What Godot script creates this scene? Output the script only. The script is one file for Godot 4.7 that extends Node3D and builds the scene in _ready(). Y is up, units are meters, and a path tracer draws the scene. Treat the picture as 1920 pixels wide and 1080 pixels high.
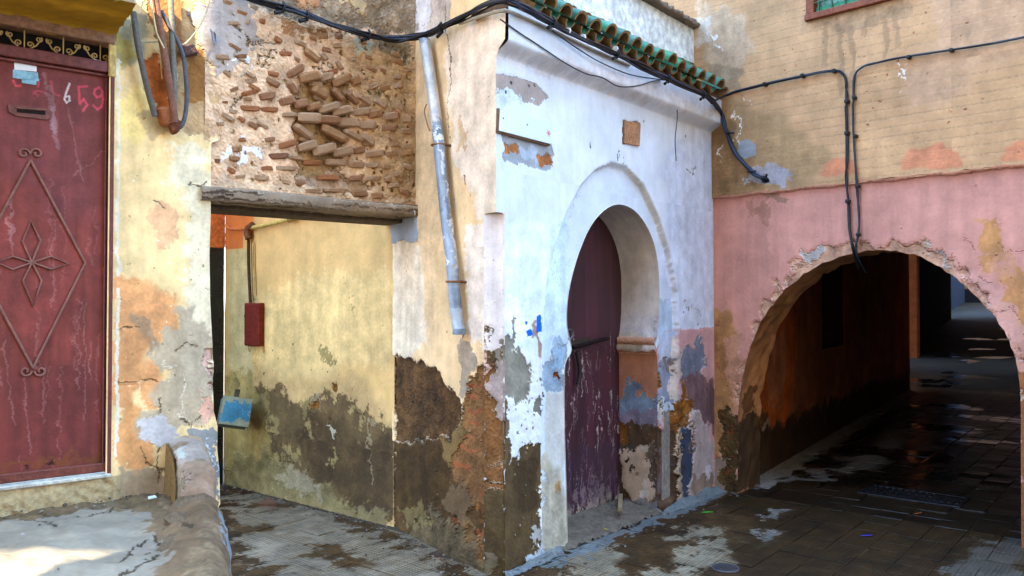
extends Node3D
# A corner of an old lane: a rusty red door and a stoop on the left, a brick panel over a side alley, a white house with a
# horseshoe door under green tiles, and a pink house over an arched passage.

const WX := Transform3D(Basis(Vector3(0.63832,0.00000,-0.76977),Vector3.UP,Vector3(0.76977,-0.00000,0.63832)),Vector3(-0.04413,0.00000,-4.44130))   # frames of the walls: x along the wall, y up, z out of the wall
const BX := Transform3D(Basis(Vector3(0.57148,0.00000,0.82062),Vector3.UP,Vector3(-0.82062,0.00000,0.57148)),Vector3(-0.80949,0.00000,-5.42556))
const AX := Transform3D(Basis(Vector3(0.77778,0.00000,0.62853),Vector3.UP,Vector3(-0.62853,0.00000,0.77778)),Vector3(-2.39508,0.00000,-6.70688))
const LX := Transform3D(Basis(Vector3(0.77737,0.00000,-0.62904),Vector3.UP,Vector3(0.62904,-0.00000,0.77737)),Vector3(-1.66846,0.00000,-4.30397))
const RX := Transform3D(Basis(Vector3(0.70588,0.00000,0.70834),Vector3.UP,Vector3(-0.70834,0.00000,0.70588)),Vector3(1.62886,0.00000,-6.45881))
const KX := Transform3D(Basis(Vector3(0.62853,0.00000,-0.77778),Vector3.UP,Vector3(0.77778,-0.00000,0.62853)),Vector3(-2.89790,0.00000,-6.08466))
const VX := Transform3D(Basis(Vector3(0.76977,0.00000,0.63832),Vector3.UP,Vector3(-0.63832,0.00000,0.76977)),Vector3(0.76962,0.00000,-5.97094))
const TX := Transform3D(Basis(Vector3(0.56411,0.00000,-0.82570),Vector3.UP,Vector3(0.82570,-0.00000,0.56411)),Vector3(2.04783,0.00000,-6.70688))
const FX := Transform3D(Basis(Vector3(0.76977,-0.00000,0.63832),Vector3(0.63832,0.00000,-0.76977),Vector3.UP),Vector3(-0.04413,-0.00000,-4.44130))   # the paving: x towards the street, y along the white house, z up

var N1 := PackedByteArray()   # shared noise, 1024 x 1024: grain, blotches, clouds, streaks, rubble
var N2 := PackedByteArray()
var N3 := PackedByteArray()
var NS := PackedByteArray()
var NR := PackedByteArray()

var rng := RandomNumberGenerator.new()
var mats := {}
var mottle: ImageTexture
var grain: ImageTexture


func _ready() -> void:
	rng.seed = 7
	var cam := Camera3D.new()
	cam.name = "camera"
	cam.keep_aspect = Camera3D.KEEP_HEIGHT
	cam.fov = rad_to_deg(2.0 * atan(540.0 / 1500.0))
	cam.position = Vector3(0, 1.5, 0)
	cam.rotation.x = atan(28.0 / 1500.0)
	cam.near = 0.05
	cam.far = 400.0
	add_child(cam)
	var env := Environment.new()
	var sky := Sky.new()
	var sm := ProceduralSkyMaterial.new()
	sm.sky_top_color = Color(0.51, 0.69, 0.89)
	sm.sky_horizon_color = Color(0.87, 0.90, 0.955)
	sm.sky_curve = 0.16
	sm.ground_bottom_color = Color(0.35, 0.28, 0.2)
	sm.ground_horizon_color = Color(0.6, 0.52, 0.42)
	sm.sky_energy_multiplier = 1.4
	sky.sky_material = sm
	env.sky = sky
	env.background_mode = Environment.BG_SKY
	env.tonemap_mode = Environment.TONE_MAPPER_LINEAR
	env.tonemap_exposure = 5.6
	env.sdfgi_enabled = true
	env.ssao_enabled = true
	env.ssil_enabled = true
	var we := WorldEnvironment.new()
	we.name = "environment"
	we.environment = env
	add_child(we)
	var sun := DirectionalLight3D.new()
	sun.name = "sun"
	sun.light_energy = 1.6
	sun.light_color = Color(1.0, 0.93, 0.8)
	sun.light_angular_distance = 0.5
	sun.shadow_enabled = true
	add_child(sun)
	sun.look_at_from_position(Vector3(-0.33, 0.57, 0.75) * 30.0, Vector3.ZERO)

	make_noise()
	paving()
	left_house()
	stoop()
	brick_panel()
	alley()
	corner_house()
	right_house()
	passage()
	shade_houses()
	cables()
	small_things()


func make_noise() -> void:
	var f := FastNoiseLite.new()
	f.noise_type = FastNoiseLite.TYPE_SIMPLEX_SMOOTH
	f.fractal_type = FastNoiseLite.FRACTAL_FBM
	f.seed = 11
	f.frequency = 0.16
	f.fractal_octaves = 2
	N1 = f.get_image(1024, 1024).get_data()
	f.seed = 12
	f.frequency = 0.03
	f.fractal_octaves = 4
	N2 = f.get_image(1024, 1024).get_data()
	f.seed = 13
	f.frequency = 0.007
	f.fractal_octaves = 5
	N3 = f.get_image(1024, 1024).get_data()
	f.seed = 14
	f.frequency = 0.05
	f.fractal_octaves = 4
	var im := f.get_image(1024, 96)
	im.resize(1024, 1024, Image.INTERPOLATE_CUBIC)
	NS = im.get_data()
	f.seed = 15
	f.fractal_type = FastNoiseLite.FRACTAL_RIDGED
	f.frequency = 0.035
	f.fractal_octaves = 3
	NR = f.get_image(1024, 1024).get_data()
	Surf.N1 = N1
	Surf.N2 = N2
	Surf.N3 = N3
	Surf.NS = NS
	Surf.NR = NR
	# two small textures for everything that is not a wall
	var a := PackedByteArray()
	var b := PackedByteArray()
	a.resize(512 * 512 * 3)
	b.resize(512 * 512)
	for y in 512:
		for x in 512:
			var i := y * 1024 + x
			var t := 0.84 + 0.0006 * (N1[i] - 128) + 0.0011 * (N2[i] - 128) + 0.0007 * (N3[i] - 128)
			var k := y * 512 + x
			a[k * 3] = clampi(int(255 * t), 0, 255)
			a[k * 3 + 1] = clampi(int(255 * t), 0, 255)
			a[k * 3 + 2] = clampi(int(253 * t - 0.05 * (N2[i] - 128)), 0, 255)
			b[k] = clampi(int(0.45 * N1[i] + 0.55 * N2[i]), 0, 255)
	mottle = ImageTexture.create_from_image(Image.create_from_data(512, 512, false, Image.FORMAT_RGB8, a))
	grain = ImageTexture.create_from_image(Image.create_from_data(512, 512, false, Image.FORMAT_L8, b))


# A wall's own surface: colour, relief and damp are laid down layer by layer in metres along and up the wall.
class Surf:
	static var N1: PackedByteArray
	static var N2: PackedByteArray
	static var N3: PackedByteArray
	static var NS: PackedByteArray
	static var NR: PackedByteArray
	var u0 := 0.0
	var v0 := 0.0
	var w := 1.0
	var h := 1.0
	var px := 0.005
	var nx := 1
	var ny := 1
	var ox := 0
	var oy := 0
	var r := PackedFloat32Array()
	var g := PackedFloat32Array()
	var b := PackedFloat32Array()
	var d := PackedFloat32Array()
	var z := PackedFloat32Array()
	var gloss := PackedFloat32Array()
	var low: PackedFloat32Array
	var gx := 1
	var gy := 1
	var cell := 0.013

	func _init(u_from: float, u_to: float, v_from: float, v_to: float, pixel: float, seed_: int) -> void:
		u0 = u_from
		v0 = v_from
		w = u_to - u_from
		h = v_to - v_from
		px = pixel
		nx = int(ceil(w / px))
		ny = int(ceil(h / px))
		ox = (seed_ * 389) % 1024
		oy = (seed_ * 211) % 1024
		for a in [r, g, b, d, z]:
			a.resize(nx * ny)

	func base(hex: String, fine := 0.06, mid := 0.1, big := 0.12, streak := 0.0, bump := 0.0012) -> void:
		var c := Color(hex)
		for y in ny:
			var row := ((y + oy) & 1023) * 1024
			for x in nx:
				var k := row + ((x + ox) & 1023)
				var t := 1.0 + (fine * (N1[k] - 128) + mid * (N2[k] - 128) + big * (N3[k] - 128) + streak * (NS[k] - 128)) / 128.0
				var i := y * nx + x
				r[i] = c.r * t
				g[i] = c.g * t
				b[i] = c.b * t
				d[i] = bump * ((N1[k] - 128) * 0.35 + (N2[k] - 128) * 0.65) / 128.0

	func shiny(base_rough: float) -> void:
		gloss.resize(nx * ny)
		gloss.fill(base_rough)

	# one layer: poly in metres; soft = width of its edge (0 = a broken edge); depth = level of the layer (9 keeps what is there)
	func patch(poly: Array, hex: String, depth := 9.0, soft := 0.0, a := 1.0, warp := 1.0, vary := 0.2, rough := 0.001, rgh := -1.0) -> void:
		if soft <= 0.0 and depth <= -0.002 and depth >= -0.03 and poly.size() >= 10 and warp >= 0.8:
			# the broken edge of the coat that came off: a thin band of its pale inside
			var pl := PackedVector2Array()
			for i in range(0, poly.size(), 2):
				pl.append(Vector2(poly[i], poly[i + 1]))
			var big := Geometry2D.offset_polygon(pl, 0.007, Geometry2D.JOIN_ROUND)
			if big.size() == 1:
				var wide := []
				for q in big[0]:
					wide += [q.x, q.y]
				layer(wide, Color(hex).lerp(Color(0.80, 0.74, 0.66), 0.62).to_html(false), depth * 0.35, 0.0, a * 0.9, warp, vary, 0.0006, rgh)
		layer(poly, hex, depth, soft, a, warp, vary, rough, rgh)

	func layer(poly: Array, hex: String, depth: float, soft: float, a: float, warp: float, vary: float, rough: float, rgh: float) -> void:
		var pts := PackedVector2Array()
		var lo := Vector2(1e9, 1e9)
		var hi := -lo
		for i in range(0, poly.size(), 2):
			var q := Vector2((poly[i] - u0) / px, (v0 + h - poly[i + 1]) / px)
			pts.append(q)
			lo = lo.min(q)
			hi = hi.max(q)
		var pad := int(soft / px) + 14
		var mx := maxi(int(lo.x) - pad, -pad * 2)
		var my := maxi(int(lo.y) - pad, -pad * 2)
		var mw := mini(int(hi.x) + pad, nx + pad * 2) - mx
		var mh := mini(int(hi.y) + pad, ny + pad * 2) - my
		if mw < 2 or mh < 2:
			return
		var im := Image.create_empty(mw, mh, false, Image.FORMAT_L8)
		var n := pts.size()
		for y in mh:
			var yy := y + my + 0.5
			var xs := []
			for i in n:
				var p := pts[i]
				var q := pts[(i + 1) % n]
				if (p.y <= yy) != (q.y <= yy):
					xs.append(p.x + (yy - p.y) / (q.y - p.y) * (q.x - p.x))
			xs.sort()
			for i in range(0, xs.size() - 1, 2):
				var x0 := clampi(int(round(xs[i])) - mx, 0, mw)
				var x1 := clampi(int(round(xs[i + 1])) - mx, 0, mw)
				if x1 > x0:
					im.fill_rect(Rect2i(x0, y, x1 - x0, 1), Color.WHITE)
		if soft > 0.0:
			var s := maxi(1, int(soft / px * 0.6))
			im.resize(maxi(3, mw / s), maxi(3, mh / s), Image.INTERPOLATE_TRILINEAR)
			im.resize(mw, mh, Image.INTERPOLATE_CUBIC)
		var mask := im.get_data()
		var c := Color(hex)
		var cr := c.r
		var cg := c.g
		var cb := c.b
		var keep := depth > 8.0
		if depth < 0.0 and depth > -0.013:
			depth *= 1.8
		var w1 := 0.018 * warp
		var w2 := (0.075 if soft <= 0.0 else 0.06) * warp
		var shine := gloss.size() > 0 and rgh >= 0.0
		for y in range(maxi(my, 0), mini(my + mh, ny)):
			var row := ((y + oy) & 1023) * 1024
			var ly := y - my
			for x in range(maxi(mx, 0), mini(mx + mw, nx)):
				var k := row + ((x + ox) & 1023)
				var t1 := N1[k] - 128
				var t2 := N2[k] - 128
				var al := a
				if soft > 0.0:
					var k3 := row + ((x + ox + 517) & 1023)
					var sx := clampi(x - mx + int(t2 * w2 + t1 * w1), 0, mw - 1)
					var sy := clampi(ly + int((N2[k3] - 128) * w2 + (N1[k3] - 128) * w1), 0, mh - 1)
					var m := mask[sy * mw + sx]
					if m < 2:
						continue
					var e := m / 255.0 + (t2 * 0.6 + t1 * 0.35 + (NS[k] - 128) * 0.35) * 0.0052 * warp * (1.0 - absf(m / 127.5 - 1.0) * 0.55)
					e = clampf((e - 0.16) / 0.68, 0.0, 1.0)
					if e <= 0.0:
						continue
					al = a * e * e * (3.0 - 2.0 * e)
				else:
					var k2 := row + ((x + ox + 517) & 1023)
					var qx := x - mx + int(t2 * w2 + t1 * w1)
					var qy := ly + int((N2[k2] - 128) * w2 + (N1[k2] - 128) * w1)
					if qx < 0 or qy < 0 or qx >= mw or qy >= mh or mask[qy * mw + qx] < 128:
						continue
				var t := 1.0 + vary * (t1 * 0.3 + t2 * 0.6 + (N3[k] - 128) * 0.5 + (NS[k] - 128) * 0.25) / 128.0
				var i := y * nx + x
				r[i] += (cr * t - r[i]) * al
				g[i] += (cg * t - g[i]) * al
				b[i] += (cb * t - b[i]) * al
				if not keep:
					d[i] += (depth + rough * (t1 * 0.4 + t2 * 0.6 + (NR[k] - 128) * 0.6) / 128.0 - d[i]) * al
				if shine:
					gloss[i] += (rgh - gloss[i]) * al

	# a crack, a scratch or a brush stroke along a line of points
	func line(p: Array, width: float, hex: String, depth := 9.0, a := 1.0, warp := 1.0, soft := 0.0) -> void:
		var n := p.size() / 2
		var up := []
		var down := []
		for i in n:
			var q := Vector2(p[i * 2], p[i * 2 + 1])
			var f := Vector2(p[maxi(i - 1, 0) * 2], p[maxi(i - 1, 0) * 2 + 1])
			var e := Vector2(p[mini(i + 1, n - 1) * 2], p[mini(i + 1, n - 1) * 2 + 1])
			var s := (e - f).normalized().orthogonal() * width * 0.5
			up += [q.x + s.x, q.y + s.y]
			down = [q.x - s.x, q.y - s.y] + down
		patch(up + down, hex, depth, soft, a, warp, 0.15, 0.0003)

	# the same, for lettering: every piece of the line by itself
	func stroke(p: Array, width: float, hex: String, a := 1.0, warp := 0.3) -> void:
		for i in range(0, p.size() - 2, 2):
			var f := Vector2(p[i], p[i + 1])
			var e := Vector2(p[i + 2], p[i + 3])
			var s := (e - f).normalized() * width * 0.35
			line([f.x - s.x, f.y - s.y, e.x + s.x, e.y + s.y], width, hex, 0.0003, a, warp)

	# specks, pits and chips strewn over a rectangle
	func strew(rect: Array, count: int, size: float, hex: String, depth: float, rg: RandomNumberGenerator, a := 1.0) -> void:
		for i in count:
			var u := rg.randf_range(rect[0], rect[2])
			var v := rg.randf_range(rect[1], rect[3])
			var s := size * rg.randf_range(0.4, 1.3)
			var poly := []
			for k in 6:
				var f := TAU * k / 6.0
				var q := s * rg.randf_range(0.5, 1.1)
				poly += [u + cos(f) * q * 0.8, v + sin(f) * q]
			patch(poly, hex, depth, 0.0, a, 0.5)

	# raise or sink part of the wall itself
	func lift(poly: Array, by: float) -> void:
		var pts := PackedVector2Array()
		for i in range(0, poly.size(), 2):
			pts.append(Vector2(poly[i], poly[i + 1]))
		var im := Image.create_empty(nx, ny, false, Image.FORMAT_L8)
		for y in ny:
			var v := v0 + h - (y + 0.5) * px
			for x in nx:
				if Geometry2D.is_point_in_polygon(Vector2(u0 + (x + 0.5) * px, v), pts):
					im.set_pixel(x, y, Color.WHITE)
		for k in [2, 4]:   # halved and doubled again step by step, which smooths its edge evenly
			im.resize(nx / k, ny / k, Image.INTERPOLATE_BILINEAR)
		for k in [2, 1]:
			im.resize(nx / k, ny / k, Image.INTERPOLATE_CUBIC)
		var mask := im.get_data()
		for i in nx * ny:
			z[i] += by * mask[i] / 255.0

	func material(roughness := 0.92) -> StandardMaterial3D:
		var bytes := PackedByteArray()
		bytes.resize(nx * ny * 3)
		var total := PackedFloat32Array()
		total.resize(nx * ny)
		for i in nx * ny:
			bytes[i * 3] = clampi(int(r[i] * 255.0), 4, 250)
			bytes[i * 3 + 1] = clampi(int(g[i] * 255.0), 4, 250)
			bytes[i * 3 + 2] = clampi(int(b[i] * 255.0), 4, 250)
			total[i] = z[i] + d[i]
		gx = maxi(2, int(round(w / cell)))
		gy = maxi(2, int(round(h / cell)))
		var small := Image.create_from_data(nx, ny, false, Image.FORMAT_RF, total.to_byte_array())
		small.resize(gx + 1, gy + 1, Image.INTERPOLATE_TRILINEAR)
		low = small.get_data().to_float32_array()
		small.resize(nx, ny, Image.INTERPOLATE_CUBIC)
		var smooth := small.get_data().to_float32_array()
		for i in nx * ny:
			total[i] = clampf((total[i] - smooth[i]) * 25.0 + 0.5, 0.0, 1.0)   # 4 cm of fine relief in the height map
		var m := StandardMaterial3D.new()
		m.albedo_texture = ImageTexture.create_from_image(Image.create_from_data(nx, ny, false, Image.FORMAT_RGB8, bytes))
		m.texture_repeat = false
		m.heightmap_enabled = true
		m.heightmap_texture = ImageTexture.create_from_image(Image.create_from_data(nx, ny, false, Image.FORMAT_RF, total.to_byte_array()))
		m.heightmap_scale = 4.0
		m.roughness = roughness
		m.metallic_specular = 0.3
		if gloss.size():
			var gb := PackedByteArray()
			gb.resize(nx * ny)
			for i in nx * ny:
				gb[i] = clampi(int(gloss[i] * 255.0), 0, 255)
			m.roughness = 1.0
			m.roughness_texture = ImageTexture.create_from_image(Image.create_from_data(nx, ny, false, Image.FORMAT_L8, gb))
			m.metallic_specular = 0.5
		return m

	# the wall as a fine grid in its own relief, cut to an outline and round openings (call material() first)
	func grid(outline: Array = [], holes: Array = []) -> ArrayMesh:
		var v3 := PackedVector3Array()
		var nr := PackedVector3Array()
		var uv := PackedVector2Array()
		var idx := PackedInt32Array()
		var keep := PackedByteArray()
		var nv := (gx + 1) * (gy + 1)
		v3.resize(nv)
		nr.resize(nv)
		uv.resize(nv)
		keep.resize(nv)
		var loops := []
		for pl in [outline] + holes:
			var pts := PackedVector2Array()
			for i in range(0, pl.size(), 2):
				pts.append(Vector2(pl[i], pl[i + 1]))
			loops.append(pts)
		for j in gy + 1:
			for i in gx + 1:
				var k := j * (gx + 1) + i
				var q := Vector2(u0 + w * i / gx, v0 + h - h * j / gy)
				v3[k] = Vector3(q.x, q.y, low[k])
				var inside := 1
				if outline.size() and not Geometry2D.is_point_in_polygon(q, loops[0]):
					inside = 0
				for n in range(1, loops.size()):
					if Geometry2D.is_point_in_polygon(q, loops[n]):
						inside = 0
				keep[k] = inside
		for j in gy + 1:
			for i in gx + 1:
				var k := j * (gx + 1) + i
				if keep[k] == 1:
					continue
				var near := false
				for dj in [-1, 0, 1]:
					for di in [-1, 0, 1]:
						if i + di >= 0 and i + di <= gx and j + dj >= 0 and j + dj <= gy and keep[k + dj * (gx + 1) + di] == 1:
							near = true
				if not near:
					continue
				var q := Vector2(v3[k].x, v3[k].y)
				var best := 1e9
				var at := q
				for pts: PackedVector2Array in loops:
					for n in pts.size():
						var c := Geometry2D.get_closest_point_to_segment(q, pts[n], pts[(n + 1) % pts.size()])
						if c.distance_squared_to(q) < best:
							best = c.distance_squared_to(q)
							at = c
				v3[k] = Vector3(at.x, at.y, v3[k].z)
				keep[k] = 2
		for j in gy + 1:
			for i in gx + 1:
				var k := j * (gx + 1) + i
				uv[k] = Vector2((v3[k].x - u0) / w, 1.0 - (v3[k].y - v0) / h)
				var du := (low[j * (gx + 1) + mini(i + 1, gx)] - low[j * (gx + 1) + maxi(i - 1, 0)]) / (2.0 * w / gx)
				var dv := (low[maxi(j - 1, 0) * (gx + 1) + i] - low[mini(j + 1, gy) * (gx + 1) + i]) / (2.0 * h / gy)
				nr[k] = Vector3(-du, -dv, 1.0).normalized()
		for j in gy:
			for i in gx:
				var k := j * (gx + 1) + i
				var q := [k, k + 1, k + gx + 2, k + gx + 1]
				var full := false
				var ok := true
				for c in q:
					full = full or keep[c] == 1
					ok = ok and keep[c] > 0
				if full and ok:
					idx.append_array([q[0], q[1], q[2], q[0], q[2], q[3]])
		var arr := []
		arr.resize(Mesh.ARRAY_MAX)
		arr[Mesh.ARRAY_VERTEX] = v3
		arr[Mesh.ARRAY_NORMAL] = nr
		arr[Mesh.ARRAY_TEX_UV] = uv
		arr[Mesh.ARRAY_INDEX] = idx
		var me := ArrayMesh.new()
		me.add_surface_from_arrays(Mesh.PRIMITIVE_TRIANGLES, arr)
		return me


# ------------------------------------------------------------------ helpers

func plain(hex: String, rough := 0.85, bump := 0.25, scale := 1.6, metal := 0.0) -> StandardMaterial3D:
	var key := "%s %s %s %s %s" % [hex, rough, bump, scale, metal]
	if mats.has(key):
		return mats[key]
	var m := StandardMaterial3D.new()
	var c := Color(hex).srgb_to_linear()
	m.albedo_color = Color(c.r * 1.45, c.g * 1.45, c.b * 1.45).linear_to_srgb()
	m.albedo_texture = mottle
	m.uv1_triplanar = true
	m.uv1_scale = Vector3.ONE * scale
	m.roughness = rough
	m.metallic = metal
	m.metallic_specular = 0.4
	if bump > 0.0:
		m.heightmap_enabled = true
		m.heightmap_texture = grain
		m.heightmap_scale = bump
	mats[key] = m
	return m


func clean(hex: String, rough := 0.6) -> StandardMaterial3D:
	var key := "clean %s %s" % [hex, rough]
	if not mats.has(key):
		var m := StandardMaterial3D.new()
		m.albedo_color = Color(hex)
		m.roughness = rough
		mats[key] = m
	return mats[key]


func thing(called: String, label: String, category: String, at := Transform3D.IDENTITY, group := "", kind := "") -> Node3D:
	var o := Node3D.new()
	o.name = called
	o.transform = at
	tag(o, label, category, group, kind)
	add_child(o, true)
	return o


func tag(o: Node3D, label: String, category: String, group := "", kind := "") -> void:
	if label:
		o.set_meta("label", label)
	if category:
		o.set_meta("category", category)
	if group:
		o.set_meta("group", group)
	if kind:
		o.set_meta("kind", kind)


func part(called: String, me: Mesh, m: Material, parent: Node, at := Transform3D.IDENTITY, label := "") -> MeshInstance3D:
	var o := MeshInstance3D.new()
	o.name = called
	o.mesh = me
	o.material_override = m
	o.transform = at
	if label:
		o.set_meta("label", label)
	parent.add_child(o, true)
	return o


func mv(x: float, y: float, z: float) -> Transform3D:
	return Transform3D(Basis.IDENTITY, Vector3(x, y, z))


# a box with chamfered edges between two corners; wob makes its corners uneven
func block(lo: Vector3, hi: Vector3, bev := 0.006, wob := 0.0, rg: RandomNumberGenerator = null) -> ArrayMesh:
	var st := SurfaceTool.new()
	st.begin(Mesh.PRIMITIVE_TRIANGLES)
	st.set_smooth_group(-1)
	var c := (lo + hi) * 0.5
	var e := (hi - lo) * 0.5
	bev = minf(bev, minf(e.x, minf(e.y, e.z)) * 0.9)
	var p := {}
	for sx in [-1, 1]:
		for sy in [-1, 1]:
			for sz in [-1, 1]:
				var j := Vector3.ZERO
				if wob > 0.0 and rg:
					j = Vector3(rg.randf_range(-wob, wob), rg.randf_range(-wob, wob), rg.randf_range(-wob, wob))
				for ax in 3:
					var q := Vector3(sx * (e.x - bev), sy * (e.y - bev), sz * (e.z - bev))
					q[ax] = [sx * e.x, sy * e.y, sz * e.z][ax]
					p["%d %d %d %d" % [sx, sy, sz, ax]] = c + q + j
	var quad := func(a: Vector3, b: Vector3, cc: Vector3, dd: Vector3, out: Vector3):
		var n := (b - a).cross(cc - a)
		var l := [a, b, cc, a, cc, dd] if n.dot(out) < 0.0 else [a, cc, b, a, dd, cc]
		for q in l:
			st.add_vertex(q)
	var key := func(s: Array, ax: int): return p["%d %d %d %d" % [s[0], s[1], s[2], ax]]
	for ax in 3:
		var b1 := (ax + 1) % 3
		var b2 := (ax + 2) % 3
		for s in [-1, 1]:
			var l := []
			for t in [[-1, -1], [1, -1], [1, 1], [-1, 1]]:
				var q := [0, 0, 0]
				q[ax] = s
				q[b1] = t[0]
				q[b2] = t[1]
				l.append(key.call(q, ax))
			var out := Vector3.ZERO
			out[ax] = s
			quad.call(l[0], l[1], l[2], l[3], out)
		for s1 in [-1, 1]:   # the edges along ax
			for s2 in [-1, 1]:
				var q := [0, 0, 0]
				q[b1] = s1
				q[b2] = s2
				q[ax] = -1
				var q2 := q.duplicate()
				q2[ax] = 1
				var out := Vector3.ZERO
				out[b1] = s1
				out[b2] = s2
				quad.call(key.call(q, b1), key.call(q2, b1), key.call(q2, b2), key.call(q, b2), out)
	for sx in [-1, 1]:
		for sy in [-1, 1]:
			for sz in [-1, 1]:
				var a: Vector3 = key.call([sx, sy, sz], 0)
				var b: Vector3 = key.call([sx, sy, sz], 1)
				var d: Vector3 = key.call([sx, sy, sz], 2)
				if (b - a).cross(d - a).dot(Vector3(sx, sy, sz)) > 0.0:
					var t := b
					b = d
					d = t
				for q in [a, b, d]:
					st.add_vertex(q)
	st.generate_normals()
	return st.commit()


# a smooth line through points
func curve(p: Array, steps := 6) -> Array:
	var out := []
	for i in p.size() - 1:
		var a: Vector3 = p[maxi(i - 1, 0)]
		var b: Vector3 = p[i]
		var c: Vector3 = p[i + 1]
		var d: Vector3 = p[mini(i + 2, p.size() - 1)]
		for k in steps:
			out.append(b.cubic_interpolate(c, a, d, float(k) / steps))
	out.append(p[p.size() - 1])
	return out


func tube_into(st: SurfaceTool, p: Array, r: float, sides := 7) -> void:
	var side := Vector3.UP
	var rings := []
	for i in p.size():
		var f: Vector3 = (p[mini(i + 1, p.size() - 1)] - p[maxi(i - 1, 0)]).normalized()
		if absf(side.dot(f)) > 0.95 or i == 0:
			side = Vector3.UP if absf(f.y) < 0.8 else Vector3(0.8, 0, 0.6)
		side = (side - f * side.dot(f)).normalized()
		var o := f.cross(side)
		var ring := []
		for k in sides:
			var a := TAU * k / sides
			ring.append(p[i] + (side * cos(a) + o * sin(a)) * r)
		rings.append(ring)
	st.set_smooth_group(0)
	for i in p.size() - 1:
		for k in sides:
			var n := (k + 1) % sides
			for q in [rings[i][k], rings[i][n], rings[i + 1][n], rings[i][k], rings[i + 1][n], rings[i + 1][k]]:
				st.add_vertex(q)
	st.set_smooth_group(-1)
	for k in range(1, sides - 1):
		for q in [rings[0][0], rings[0][k + 1], rings[0][k]]:
			st.add_vertex(q)
		var l: Array = rings[p.size() - 1]
		for q in [l[0], l[k], l[k + 1]]:
			st.add_vertex(q)


func tube(p: Array, r: float, sides := 7) -> ArrayMesh:
	var st := SurfaceTool.new()
	st.begin(Mesh.PRIMITIVE_TRIANGLES)
	tube_into(st, p, r, sides)
	st.generate_normals()
	return st.commit()


# points of a wall (metres along, metres up) as places in the world, dist in front of it
func wp(x: Transform3D, l: Array, dist: float) -> Array:
	var out := []
	for i in range(0, l.size(), 2):
		out.append(x * Vector3(l[i], l[i + 1], dist))
	return out


func lp(l: Array, dist: float) -> Array:
	return wp(Transform3D.IDENTITY, l, dist)


func rounded(l: Array, steps: int) -> Array:   # an outline with its corners eased
	var out := []
	for q in curve(lp(l, 0.0), steps):
		out += [q.x, q.y]
	return out


# an uneven sheet: shape(i, j) for i in 0..n, j in 0..m, smooth normals, uv over 0..1 unless given
func sheet(n: int, m: int, shape: Callable, uvs = null, flip := false) -> ArrayMesh:
	var st := SurfaceTool.new()
	st.begin(Mesh.PRIMITIVE_TRIANGLES)
	st.set_smooth_group(0)
	for j in m + 1:
		for i in n + 1:
			st.set_uv(uvs.call(i, j) if uvs != null else Vector2(float(i) / n, float(j) / m))
			st.add_vertex(shape.call(i, j))
	for j in m:
		for i in n:
			var k := j * (n + 1) + i
			var q := [k, k + 1, k + n + 2, k, k + n + 2, k + n + 1]
			if flip:
				q.reverse()
			for c in q:
				st.add_index(c)
	st.generate_normals()
	return st.commit()


# a flat shape given by an outline (metres), with thickness towards z
func slab(poly: Array, z0: float, z1: float) -> ArrayMesh:
	var pts := PackedVector2Array()
	for i in range(0, poly.size(), 2):
		pts.append(Vector2(poly[i], poly[i + 1]))
	if Geometry2D.is_polygon_clockwise(pts):
		pts.reverse()
	var tri := Geometry2D.triangulate_polygon(pts)
	var st := SurfaceTool.new()
	st.begin(Mesh.PRIMITIVE_TRIANGLES)
	st.set_smooth_group(-1)
	var face := func(a: Vector3, b: Vector3, c: Vector3, out: Vector3):
		for q in ([a, b, c] if (b - a).cross(c - a).dot(out) < 0.0 else [a, c, b]):
			st.add_vertex(q)
	for i in range(0, tri.size(), 3):
		var a := pts[tri[i]]
		var b := pts[tri[i + 1]]
		var c := pts[tri[i + 2]]
		face.call(Vector3(a.x, a.y, z1), Vector3(b.x, b.y, z1), Vector3(c.x, c.y, z1), Vector3.BACK)
		face.call(Vector3(a.x, a.y, z0), Vector3(b.x, b.y, z0), Vector3(c.x, c.y, z0), Vector3.FORWARD)
	for i in pts.size():
		var a := pts[i]
		var b := pts[(i + 1) % pts.size()]
		var out := Vector3(b.y - a.y, a.x - b.x, 0)
		face.call(Vector3(a.x, a.y, z0), Vector3(b.x, b.y, z0), Vector3(b.x, b.y, z1), out)
		face.call(Vector3(a.x, a.y, z0), Vector3(b.x, b.y, z1), Vector3(a.x, a.y, z1), out)
	st.generate_normals()
	return st.commit()


func join(list: Array) -> ArrayMesh:   # several shapes of one part
	var st := SurfaceTool.new()
	st.begin(Mesh.PRIMITIVE_TRIANGLES)
	for e in list:
		st.append_from(e, 0, Transform3D.IDENTITY)
	return st.commit()


# ------------------------------------------------------------------ the paving

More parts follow.
